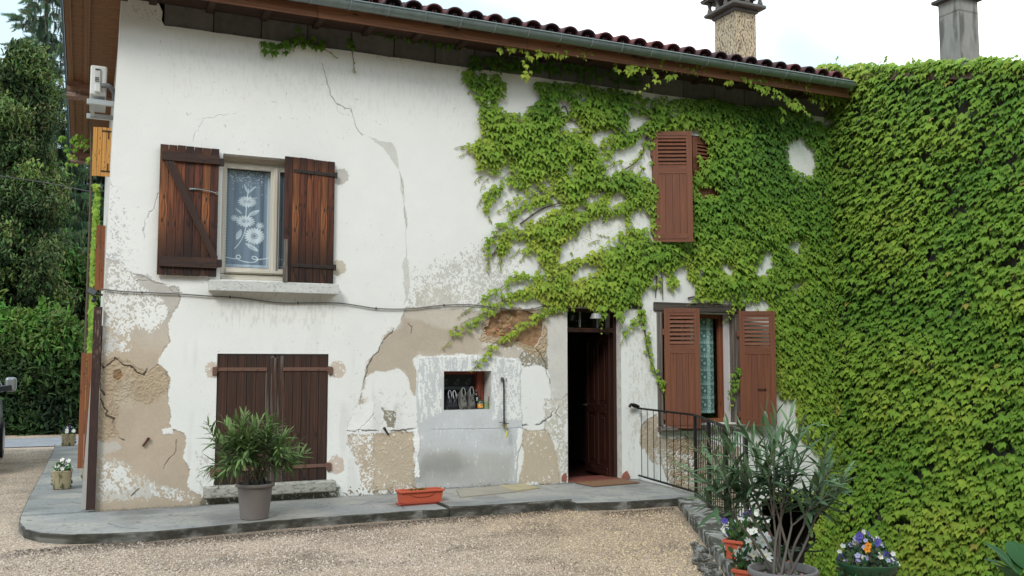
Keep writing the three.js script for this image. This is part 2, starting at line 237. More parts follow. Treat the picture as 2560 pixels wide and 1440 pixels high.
  layer([[1050, 1060], [1300, 1060], [1290, 1215], [1045, 1225]], WHITE, { cover: 0.1, e: 0.02, d: -0.02, streak: 0.7, rim: 0 });
  layer([[1042, 1130], [1120, 1120], [1200, 1140], [1290, 1130], [1290, 1220], [1042, 1230]], L3(160, 155, 144), { e: 0.1, soft: 0.12, op: 0.55, d: 0, rim: 0 });
  layer([[1050, 1150], [1120, 1140], [1170, 1165], [1120, 1195], [1050, 1190]], L3(128, 128, 122), { e: 0.1, soft: 0.1, op: 0.5, d: 0, rim: 0 });
  layer([[1060, 1060], [1200, 1064], [1280, 1080], [1240, 1110], [1080, 1100]], L3(200, 204, 208), { e: 0.1, soft: 0.1, op: 0.45, d: 0, rim: 0 });
  for (const q of [[[1036, 1075], [1048, 1065], [1046, 1190], [1040, 1190]], [[1300, 1075], [1308, 1075], [1296, 1150], [1286, 1215], [1286, 1150]]]) layer(q, WHITE, { e: 0.03, d: -0.14, rim: 0 });
  crack([[868, 1076], [930, 1078], [1000, 1076], [1040, 1072]], 0.012, 0.7, 0.02); crack([[1048, 1074], [1180, 1073], [1305, 1070]], 0.004, 0.3, 0.008); crack([[1306, 1064], [1350, 1060], [1375, 1045], [1382, 1030]], 0.014, 0.7);
  crack([[1020, 805], [1030, 815], [1025, 830]], 0.008, 0.6); crack([[1320, 850], [1345, 880], [1362, 900], [1368, 930], [1375, 960]], 0.01, 0.7); crack([[1400, 1020], [1390, 1035], [1400, 1050]], 0.008, 0.4);
  crack([[1216, 815], [1180, 800], [1165, 790]], 0.005, 0.5); crack([[985, 825], [960, 850], [945, 876], [918, 920], [910, 955]], 0.008, 0.6);
  crack([[895, 1080], [920, 1055], [935, 1035]], 0.006, 0.4); crack([[905, 985], [885, 1030], [868, 1070]], 0.004, 0.4);
  // beside the railing and at the foot
  layer([[1598, 1072], [1612, 1052], [1640, 1038], [1645, 1090], [1745, 1095], [1850, 1120], [1850, 1240], [1700, 1240], [1660, 1175], [1625, 1150], [1600, 1110]], RENDER, { e: 0.05, d: 0.12, rough: 0.3 });
  layer([[1660, 1090], [1745, 1095], [1760, 1180], [1700, 1215], [1670, 1150]], COARSE, { e: 0.08, d: 0.12, rough: 0.7 });
  layer([[1620, 1110], [1740, 1130], [1745, 1225], [1640, 1180]], WHITE, { cover: 0.35, e: 0.05, d: -0.04, rim: 0 });
  layer([[505, 1238], [845, 1220], [845, 1245], [505, 1275]], L3(132, 128, 112), { e: 0.08, d: 0.02, cover: 0.85, rim: 0 });
  layer([[845, 1215], [1420, 1200], [1420, 1220], [845, 1250]], DIRT, { e: 0.05, cover: 0.4, fade: 0.08, d: 0.0, rim: 0 });
  layer([[880, 1030], [930, 1010], [930, 1075], [870, 1078]], WHITE, { cover: 0.9, e: 0.03, d: -0.02, rim: 0 });
  layer([[1640, 560], [1600, 535], [1628, 528], [1630, 575]], L3(206, 180, 168), { cover: 0.45, fade: 0.1, d: 0.02, rim: 0 });
  layer([[1480, 440], [1620, 350], [1620, 620], [1400, 640]], L3(220, 214, 196), { cover: 0.3, fade: 0.3, d: 0, rim: 0 });
  layer([[255, 0], [520, 0], [720, 60], [1180, 160], [1180, 190], [400, 60], [320, 40]], L3(214, 206, 190), { cover: 0.5, fade: 0.25, d: 0, rim: 0 });
  // little pocks in the paint
  for (let k = 0; k < n; k++) { const i = k % W, j = (k / W) | 0, x = X(i), y = Y(j); const q = vn(x * 46, y * 46, 77), z = fbm(x * 1.3, y * 1.3, 79, 3); if (q > 0.93 && z > 0.5) { const e = sst(0.93, 0.97, q) * sst(0.5, 0.62, z) * 0.3; for (let c = 0; c < 3; c++) R[k * 3 + c] *= 1 - e; B[k] -= 0.1 * e; } }
  const a = new Uint8Array(n * 4), b = new Uint8Array(n * 4);
  for (let k = 0; k < n; k++) { for (let q = 0; q < 3; q++) { a[4 * k + q] = toS(R[3 * k + q]); b[4 * k + q] = clamp(B[k]) * 255; } a[4 * k + 3] = b[4 * k + 3] = 255; }
  return [pack(a, W, H, true, THREE.ClampToEdgeWrapping), pack(b, W, H, false, THREE.ClampToEdgeWrapping)].map((t) => { t.repeat.set(1 / (WX1 - WX0), 1 / (WY1 - WY0)); t.offset.set(-WX0 / (WX1 - WX0), -WY0 / (WY1 - WY0)); return t; });
}
function wallRing() { return [[1200, 822], [1218, 790], [1250, 770], [1310, 766], [1362, 778], [1368, 860], [1352, 890], [1290, 870], [1205, 846]]; }
const [wallMap, wallBump] = wallMaps();
const wallMat = mat([1, 1, 1], 0.93, { map: wallMap, bumpMap: wallBump, bumpScale: 0.035 });
const roughTex = texture(256, 256, (u, v) => { const f = 0.75 + 0.5 * fbm(u * 16, v * 16, 61, 4) ; return [0.62 * f, 0.6 * f, 0.56 * f]; });
const revealMat = mat([1, 1, 1], 0.95, { map: roughTex });
const rect = (x0, y0, x1, y1) => [[x0, y0], [x1, y0], [x1, y1], [x0, y1]];
const OP = { up: [1.415, 2.55, 2.68, 4.02], low: [1.405, 0.205, 2.69, 1.695], shoe: [4.164, 0.995, 4.815, 1.484], door: [5.926, -0.02, 6.762, 2.335], right: [7.44, 0.72, 8.7, 2.3], upright: [7.3, 3.34, 8.62, 4.9], cellar: [9.13, -2.42, 10.62, -0.4] };
{
  const out = [[0.13, -2.5], [10.95, -2.5], [10.95, 5.445]];
  for (let x = 10.6; x > 0.8; x -= 0.15) out.push([x, 5.445 + 0.012 * (fbm(x * 8, 1, 91, 3) - 0.5)]);
  out.push([0.735, 5.44], [0.7, 5.5], [0.71, 5.6], [0.66, 5.7], [0.68, 5.86], [0.276, 5.86], [0.225, 4], [0.2, 2.6], [0.178, 0.4], [0.165, 0]);
  const s = new THREE.Shape(out.map((p) => new THREE.Vector2(...p)));
  for (const r of Object.values(OP)) s.holes.push(new THREE.Path(rect(r[0], r[1], r[2], r[3]).map((p) => new THREE.Vector2(...p))));
  { const h = []; HOLE.forEach((p, i) => { const q = HOLE[(i + 1) % HOLE.length]; for (let t = 0; t < 1; t += 0.25) h.push(new THREE.Vector2(mix(p[0], q[0], t) + 0.02 * (hash(i, t * 8, 5) - 0.5), mix(p[1], q[1], t) + 0.02 * (hash(i, t * 8, 6) - 0.5))); }); s.holes.push(new THREE.Path(h)); }
  const g = new THREE.ExtrudeGeometry(s, { depth: 0.42, bevelEnabled: false }).translate(0, 0, -0.42);
  partW(house, 'front_wall', g, [wallMat, revealMat]);
  // rubble masonry laid bare in the broken plaster
  const rub = mat([1, 1, 1], 1, { map: texture(256, 256, (u, v) => { const f = fbm(u * 12, v * 14, 63, 5), e = fbm(u * 40, v * 50, 64, 3); return L3(172, 136, 102).map((c) => c * (0.3 + 1.05 * f * (0.5 + e))); }) });
  const [hx0, hy0, hx1, hy1] = box2(HOLE), pg = new THREE.PlaneGeometry(hx1 - hx0 + 0.1, hy1 - hy0 + 0.1, 60, 36).translate((hx0 + hx1) / 2, (hy0 + hy1) / 2, -0.075); const pp = pg.attributes.position;
  for (let i = 0; i < pp.count; i++) { const x = pp.getX(i), y = pp.getY(i), right = sst(hx0 + 0.47, hx0 + 0.49, x); pp.setZ(i, mix(-0.085 + 0.05 * fbm(x * 16, y * 22, 65, 3) + 0.03 * vn(x * 40, y * 60, 66), -0.018 - 0.012 * fbm(x * 9, y * 9, 67, 3), right)); }
  pg.computeVertexNormals(); partW(house, 'broken_masonry', pg, rub);
  seed(7); const st = []; const sg = variants(3, (i) => shake(new THREE.DodecahedronGeometry(0.03, 0), 0.012, 30, i));
  for (let i = 0; i < 90; i++) { const x = rr(hx0 + 0.04, hx0 + 0.44), y = rr(hy0 + 0.02, hy1 - 0.05); if (!inPoly(x, y, HOLE)) continue; const m = part(house, 'stone', sg[i % 3], mat(L3(rr(140, 215), rr(112, 172), rr(84, 132)), 1), [x - 0.2, y, -0.055]); m.scale.set(rr(0.5, 1.2), rr(0.3, 0.6), 0.6); m.rotation.z = rr(-0.4, 0.4); }
  // pinkish bricks that show at the feet of the door jambs
  const brick = mat(L3(158, 100, 84), 0.95);
  for (const q of [[[1405, 1203], [1414, 1203], [1417, 1192], [1414, 1183], [1408, 1186], [1404, 1193]], [[1556, 1203], [1573, 1202], [1575, 1192], [1571, 1184], [1567, 1177], [1561, 1181], [1557, 1185], [1555, 1192]]]) { const w2 = q.map(([x, y]) => { const p = wz(x, y); return new THREE.Vector2(p.x, p.y); }); partW(house, 'brick', shake(new THREE.ExtrudeGeometry(new THREE.Shape(w2), { depth: 0.012, bevelEnabled: true, bevelSize: 0.004, bevelThickness: 0.004, bevelSegments: 1 }).translate(0, 0, -0.008), 0.003, 30), brick); }
}
// ---- concrete blocks of the raised top course, unpainted
{
  const cm = variants(4, (i) => mat([1, 1, 1], 0.95, { map: texture(128, 64, (u, v) => { const f = (0.85 + 0.3 * hash(i, 3, 9)) * (0.75 + 0.5 * fbm(u * 9, v * 5, 70 + i, 4)); return [0.15 * f, 0.145 * f, 0.14 * f]; }) }));
  const bg = bx(0.535, 0.4, 0.3); let k = 0;
  for (let x = 0.98; x < 10.8; x += 0.55) part(house, 'concrete_block', bg, cm[k++ % 4], [x - 0.2 + 0.02, 5.65, -0.165 - 0.004 * (k % 3)]);
  part(house, 'mortar_bed', bx(10.2, 0.42, 0.28), M.dark, [5.65, 5.652, -0.175]);
}
// ---- the other walls and floors, which close the rooms
{
  const sideMat = mat([1, 1, 1], 0.95, { map: roughTex });
  partW(house, 'side_wall', new THREE.ExtrudeGeometry(new THREE.Shape([[0.42, -2.5], [9.2, -2.5], [9.2, 5.84], [0.42, 5.84]].map((p) => new THREE.Vector2(...p))), { depth: 0.35, bevelEnabled: false }).rotateY(Math.PI / 2).translate(0.3, 0, 0), sideMat);
  partW(house, 'back_wall', bx(10.4, 8.3, 0.35, 5.75, 1.68, -9.0), sideMat);
  partW(house, 'end_wall', bx(0.3, 8.3, 8.4, 10.98, 1.68, -4.62), sideMat);
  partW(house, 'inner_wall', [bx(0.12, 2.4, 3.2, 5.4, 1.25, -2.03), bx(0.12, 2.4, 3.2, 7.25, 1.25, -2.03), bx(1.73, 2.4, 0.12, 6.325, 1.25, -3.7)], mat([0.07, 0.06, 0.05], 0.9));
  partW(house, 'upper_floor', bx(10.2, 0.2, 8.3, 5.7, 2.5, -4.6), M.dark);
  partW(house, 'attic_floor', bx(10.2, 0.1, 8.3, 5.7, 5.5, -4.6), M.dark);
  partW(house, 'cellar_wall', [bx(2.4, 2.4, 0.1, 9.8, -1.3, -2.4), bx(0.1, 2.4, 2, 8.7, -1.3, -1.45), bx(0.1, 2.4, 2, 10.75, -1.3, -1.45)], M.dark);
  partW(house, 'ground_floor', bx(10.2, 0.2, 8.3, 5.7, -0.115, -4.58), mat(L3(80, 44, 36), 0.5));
  partW(house, 'threshold', rb(0.83, 0.05, 0.42, 6.344, -0.006, -0.21, 0.01), mat(L3(120, 66, 54), 0.7));
}
// ---- eaves: rafters, boards, fascia, gutter, tiles
const fasciaMat = woodMat(3, L3(158, 104, 70), L3(92, 58, 40), { knots: 3 });
const darkBeam = woodMat(5, L3(72, 48, 36), L3(36, 25, 19), { knots: 1, wear: 0.3 });
const lay = (g) => g.rotateZ(-Math.PI / 2);        // a board drawn upright, laid along x
const EX0 = -0.34, EX1 = 10.42, EZ = 0.56;
{
  for (let x = EX0; x < EX1 - 0.1; x += 2.71) partW(house, 'fascia_board', lay(bx(0.16, 2.704, 0.028)).translate(x + 1.355, 5.69, EZ - 0.02), fasciaMat);
  partW(house, 'eaves_plank', lay(bx(0.5, EX1 - EX0, 0.02)).rotateX(Math.PI / 2 - 0.2).translate((EX0 + EX1) / 2, 5.745, EZ - 0.29), darkBeam);
  for (let x = 0.6; x < 10.4; x += 0.62) partW(house, 'rafter', rb(0.08, 0.08, 0.52, x, 5.7, 0.26, 0.004).translate(0, 0, 0), darkBeam);
  partW(house, 'wall_plate', lay(bx(0.14, 1.2, 0.5)).translate(0.18, 5.93, 0.3), darkBeam);
}
const gutterY = 5.735, gutterR = 0.083;
{
  const prof = []; for (let i = 0; i <= 10; i++) { const a = Math.PI * (1 + i / 10); prof.push([Math.cos(a) * gutterR, Math.sin(a) * gutterR]); }
  const L = EX1 + 0.05 - EX0, pos = [], idx = [], g = new THREE.BufferGeometry(), zc = EZ + 0.085;
  for (const t of [0, 0.004]) for (let s = 0; s <= 1; s++) for (const [z, y] of prof) { const k = (gutterR - t) / gutterR; pos.push(EX0 + s * L, gutterY + 0.07 + y * k, zc - z * k); }
  const n = prof.length; for (const o of [0, 2 * n]) for (let i = 0; i < n - 1; i++) idx.push(o + i, o + i + 1, o + n + i, o + i + 1, o + n + i + 1, o + n + i);
  g.setAttribute('position', new THREE.Float32BufferAttribute(pos, 3)); g.setIndex(idx); g.computeVertexNormals(); g.setAttribute('uv', new THREE.Float32BufferAttribute(new Float32Array(pos.length / 3 * 2), 2));
  const bead = new THREE.CylinderGeometry(0.011, 0.011, L, 8).rotateZ(Math.PI / 2).translate(EX0 + L / 2, gutterY + 0.073, zc + gutterR);
  const cap = new THREE.CircleGeometry(gutterR, 12, Math.PI, Math.PI).rotateY(Math.PI / 2).translate(EX1 + 0.05, gutterY + 0.07, zc);
  const gm = mat([1, 1, 1], 0.42, { metalness: 0.35, map: texture(256, 32, (u, v) => { const f = 0.8 + 0.4 * fbm(u * 60, v * 3, 81, 4); return [0.2 * f, 0.25 * f, 0.255 * f]; }) });
  uvFrom(g, (x) => x * 0.3, (x, y, z) => y * 3);
  const gut = partW(house, 'gutter', [g, bead, cap], gm);
  const br = []; for (let i = 0; i <= 10; i++) { const a = Math.PI * (1 + i / 10); br.push([0, Math.sin(a) * (gutterR + 0.004), -Math.cos(a) * (gutterR + 0.004)]); } br.push([0, 0.02, gutterR + 0.012]);
  const bg = tube(br, 0.007, 5, 14); for (let x = EX0 + 0.3; x < EX1; x += 0.46) part(gut, 'gutter_bracket', bg, M.zinc, [x, gutterY + 0.07, zc]);
}
const roof = sub(house, 'roof');
{
  roof.position.set(-0.2, 0, 0);
  const q = (a) => new THREE.Vector3(...a), A = q([EX0, 5.8, EZ]), B = q([EX1, 5.8, EZ]), Cc = q([EX0, 5.8, -9]), D = q([EX1 + 0.5, 5.8, -9]), R1 = q([3.6, 6.95, -4.2]), R2 = q([EX1 + 0.5, 6.95, -4.2]), B2 = q([EX1 + 0.5, 5.8, EZ]);
  const g = new THREE.BufferGeometry().setFromPoints([A, B2, R2, A, R2, R1, A, R1, Cc, Cc, R1, R2, Cc, R2, D, B2, D, R2]); g.computeVertexNormals(); g.setAttribute('uv', new THREE.Float32BufferAttribute(new Float32Array(36), 2));
  part(roof, 'roof_deck', g, mat([0.1, 0.06, 0.055], 0.9));
  // canal tiles: arched shells, each its own
  const tiles = variants(4, (i) => mat(L3(82 + 12 * i, 56 + 4 * i, 60 + 3 * i), 0.85, { bumpMap: roughTex, bumpScale: 0.003 }));
  const shell = (r0, r1, L, th) => { const p = [], ix = [], N = 10; for (const [zz, r] of [[0, r0], [-L, r1]]) for (const t of [0, th]) for (let i = 0; i <= N; i++) { const a = Math.PI * i / N; p.push(Math.cos(a) * (r - t), Math.sin(a) * (r - t) * 0.86, zz); } const n = N + 1, quad = (a, b, c, d) => ix.push(a, b, c, b, d, c); for (let i = 0; i < N; i++) { quad(i, i + 1, 2 * n + i, 2 * n + i + 1); quad(n + i + 1, n + i, 3 * n + i + 1, 3 * n + i); quad(i + 1, i, n + i + 1, n + i); } const g2 = new THREE.BufferGeometry(); g2.setAttribute('position', new THREE.Float32BufferAttribute(p, 3)); g2.setIndex(ix); const h = g2.toNonIndexed(); h.computeVertexNormals(); uvFrom(h, (x) => x * 3, (x, y, z) => z * 3); return h; };
  const up = shell(0.118, 0.1, 0.44, 0.016), slope = Math.atan2(1.15, 4.76), step = 0.267;
  seed(21);
  for (let row = 0; row < 2; row++) for (let x = EX0 + 0.12; x < EX1; x += step) { const m = part(roof, 'tile', up, tiles[ri(4)], [x + rr(-0.006, 0.006), 5.862 + row * 0.1, EZ + 0.085 - row * 0.36]); m.rotation.x = slope + rr(-0.015, 0.015); m.rotation.z = rr(-0.02, 0.02); }
  // hollow tiles between
  const dn = shell(0.125, 0.125, 0.44, 0.012).rotateZ(Math.PI);
  for (let x = EX0 + 0.12 + step / 2; x < EX1; x += step) { const m = part(roof, 'channel_tile', dn, tiles[ri(3)], [x, 5.895, EZ + 0.06]); m.rotation.x = slope; }
}
// left overhang: brackets, boards, batten, metal edge
{
  const soff = variants(3, (i) => woodMat(31 + i, L3(136, 94, 54), L3(92, 60, 34), { knots: 3 }));
  const x0 = -0.34, x1 = 0.3, w = x1 - x0, bg = lay(bx(0.115, w, 0.02)).rotateX(Math.PI / 2); let k = 0;
  for (let z = 0.5; z > -9.4; z -= 0.12) part(house, 'soffit_board', bg, soff[(k++ * 7) % 3], [x0 + w / 2 - 0.2, 5.80, z]);
  for (const x of [-0.08, -0.29]) partW(house, 'batten', bx(0.07, 0.03, 9.9, x, 5.775, -4.45), soff[1]);
  const bm = woodMat(37, L3(168, 128, 108), L3(96, 66, 50), { knots: 2, wear: 0.4, worn: [0.4, 0.37, 0.34] });
  for (const [z, h] of [[0.32, 0.18], [-4.1, 0.24], [-9.2, 0.22]]) partW(house, 'bracket_beam', lay(bx(h, z > 0 ? 0.78 : 0.62, 0.2)).translate(z > 0 ? -0.06 : -0.03, 5.67, z), z > 0 ? darkBeam : bm);
  partW(house, 'metal_edge', bx(0.02, 0.1, 10, -0.355, 5.8, -4.4), mat([0.1, 0.15, 0.2], 0.5, { metalness: 0.5 }));
}
// ---- chimneys
const roughcast = (s, a) => { const t = texture(256, 256, (u, v) => { const f = fbm(u * 40, v * 40, s, 3), g = fbm(u * 6, v * 6, s + 4, 4), p = sst(0.66, 0.74, vn(u * 60, v * 60, s + 8)); return a.map((c) => c * (0.75 + 0.35 * f + 0.3 * (g - 0.5)) * (1 - 0.75 * p)); }); return mat([1, 1, 1], 1, { map: t, bumpMap: t, bumpScale: 0.03 }); };
{
  const ch = sub(house, 'chimney'), Z = -2.5, e = wz(1838, 60, Z), x0 = e.x, w = wz(1890, 100, Z).x - e.x, d = 0.62, top = wz(1838, 26, Z).y;
  ch.position.set(x0 - 0.2, 0, Z);
  const rc = roughcast(101, L3(206, 186, 158)), dk = mat([1, 1, 1], 0.95, { map: texture(64, 64, (u, v) => { const f = 0.6 + 0.8 * fbm(u * 12, v * 12, 111, 4); return [0.13 * f, 0.12 * f, 0.11 * f]; }) });
  part(ch, 'shaft', bx(w, top - 6, d, w / 2, (6 + top) / 2, -d / 2), rc);
  part(ch, 'cornice', rb(w + 0.07, 0.07, d + 0.07, w / 2, top + 0.035, -d / 2, 0.01), dk);
  part(ch, 'cornice', rb(w + 0.3, 0.075, d + 0.3, w / 2, top + 0.108, -d / 2, 0.03), dk);
  const pil = lathe([[0.001, 0], [0.055, 0], [0.05, 0.05], [0.032, 0.1], [0.034, 0.13], [0.05, 0.2], [0.055, 0.22], [0.001, 0.22]], 10);
  for (const a of [0, 0.5, 1]) for (const b of [0, 0.33, 0.66, 1]) if (a !== 0.5 || b === 0 || b === 1) part(ch, 'pillar', pil, dk, [-0.06 + a * (w + 0.12), top + 0.146, 0.06 - b * (d + 0.12)]);
  const cap = new THREE.CylinderGeometry(0.12, 0.71, 0.14, 4, 1).rotateY(Math.PI / 4); cap.scale((w + 0.4), 1, (d + 0.4)); part(ch, 'cap', [cap.translate(w / 2, top + 0.48, -d / 2), bx(w + 0.36, 0.05, d + 0.36, w / 2, top + 0.391, -d / 2)], dk);
}
// ================================================================ windows, shutters, doors of the house
const plankMats = variants(5, (i) => woodMat(201 + i, L3(...[[182, 112, 62], [142, 80, 48], [122, 66, 41], [96, 52, 36], [160, 92, 54]][i], 1), L3(54, 27, 19), { knots: 4, wear: 0.14, worn: [0.05, 0.035, 0.03], foot: 1.15 }, 0.75));
const oldPlanks = variants(4, (i) => woodMat(211 + i, L3(94, 60, 44), L3(36, 23, 18), { knots: 1, wear: i === 3 ? 0.55 : 0.2, worn: i === 3 ? [0.22, 0.2, 0.18] : [0.16, 0.1, 0.06], foot: 0.4 }, 0.8));
const battenMat = woodMat(221, L3(78, 50, 38), L3(40, 27, 22), { knots: 1, wear: 0.2, worn: [0.2, 0.18, 0.16] });
const paintMats = variants(3, (i) => woodMat(231 + i, L3(136 - 6 * i, 82 - 3 * i, 54), L3(104, 60, 41), { knots: 0, wear: 0.13, worn: [0.36, 0.24, 0.19] }, 0.6));
const greyTimber = woodMat(241, L3(150, 140, 130), L3(66, 58, 52), { knots: 1, wear: 0.3, worn: [0.38, 0.36, 0.34], grain: 1.4 }, 0.9);
const greyLintel = woodMat(243, L3(108, 98, 90), L3(46, 40, 37), { knots: 1, wear: 0.25, worn: [0.28, 0.27, 0.25], grain: 1.4 }, 0.9);
const creamPaint = woodMat(245, L3(228, 222, 210), L3(202, 193, 178), { knots: 0, wear: 0.1, worn: [0.3, 0.27, 0.23] }, 0.6);
const glass = new THREE.MeshPhysicalMaterial({ color: 0xffffff, roughness: 0.02, transmission: 1, thickness: 0, ior: 1.5 });
const H0 = [-0.2, 0, 0];                               // the house group stands at x = 0.2
const hp = (x, y, z) => [x + H0[0], y, z];

// plank shutter: hinge along x = 0, leaf towards +x (dir = 1) or -x (dir = -1), inner face towards +z when back = true
function plankShutter(o, n, w, h, t, dir, mats, order) {
  const bw = w / n; for (let i = 0; i < n; i++) { const k = order ? order[i % order.length] : i % mats.length; part(o, 'board', bx(bw - 0.005, h - 0.012 * hash(i, n, 3), t), mats[k], [dir * (i + 0.5) * bw, h / 2 - 0.006 * hash(i, n, 4), 0.004 * (hash(i, n, 5) - 0.5)]); }
}
function strap(o, len, y, z, dir, m = M.rust) {
  const s = part(o, 'strap_hinge', [rb(len, 0.042, 0.008, dir * len / 2, 0, 0, 0.003), cyl(0.018, 0.018, 0.07, -dir * 0.012, -0.035, 0, 8), ...[0.2, 0.5, 0.8].map((f) => new THREE.SphereGeometry(0.009, 6, 4).translate(dir * len * f, 0, 0.005))], m, [0, y, z]); return s;
}
// upstairs: one leaf folded back on the wall, showing its Z brace
{
  const a = wz(545, 530, 0.05).x, l = wz(396, 530, 0.05).x, y0 = 2.575, y1 = 4.06, w = a - l, h = y1 - y0, o = sub(house, 'shutter', hp(a, y0, 0.045)); o.userData.label = 'brown plank shutter folded back, with a Z brace';
  plankShutter(o, 7, w, h, 0.032, -1, plankMats, [3, 0, 2, 3, 1, 4, 0]);
  part(o, 'batten', lay(bx(0.1, w - 0.02, 0.03)), battenMat, [-w / 2 + 0.012, h - 0.14, 0.03]); part(o, 'batten', lay(bx(0.115, w - 0.02, 0.03)), battenMat, [-w / 2 + 0.012, 0.15, 0.03]);
  part(o, 'brace', bar([-w + 0.06, h - 0.2, 0.03], [-0.05, 0.21, 0.03], 0.028).translate(0, 0, 0), battenMat).scale.set(1, 1, 1);
  part(o, 'brace', bar([-w + 0.13, h - 0.2, 0.0305], [-0.005, 0.21, 0.0305], 0.029), battenMat); part(o, 'brace', bar([-w + 0.095, h - 0.2, 0.032], [-0.028, 0.21, 0.032], 0.03), battenMat);
  for (const y of [0.15, h - 0.16]) part(o, 'hinge_knuckle', rb(0.07, 0.09, 0.04, 0, 0, 0, 0.008), M.iron, [0.02, y, 0.015]);
  part(o, 'stay_hook', [tube([[0, 0, 0], [0.1, 0, 0.012], [0.25, -0.02, 0.01], [0.29, -0.03, 0.008]], 0.006), new THREE.TorusGeometry(0.014, 0.004, 5, 10).translate(0.3, -0.03, 0.008), bx(0.1, 0.02, 0.01, 0.05, 0.0, 0)], M.zinc, [-w + 0.32, h * 0.665, 0.03]);
}
{ // the other leaf, nearly closed
  const a = 2.72, y0 = 2.535, h = 1.495, w = 0.625, o = sub(house, 'shutter', hp(a, y0, 0.035), 0.16); o.userData.label = 'brown plank shutter almost closed, with two iron straps';
  plankShutter(o, 7, w, h, 0.032, -1, plankMats, [2, 0, 1, 4, 2, 0, 3]);
  strap(o, w * 0.84, h - 0.17, 0.022, -1, M.iron); strap(o, w * 0.86, 0.2, 0.022, -1, M.iron);
  part(o, 'edge_batten', bx(0.045, 0.5, 0.02), greyTimber, [-w + 0.02, 0.25, 0.024]);
}
function canvasTex(w, h, draw, srgb = true) { const c = document.createElement('canvas'); c.width = w; c.height = h; draw(c.getContext('2d'), w, h); const t = new THREE.CanvasTexture(c); if (srgb) t.colorSpace = THREE.SRGBColorSpace; t.magFilter = THREE.LinearFilter; return t; }
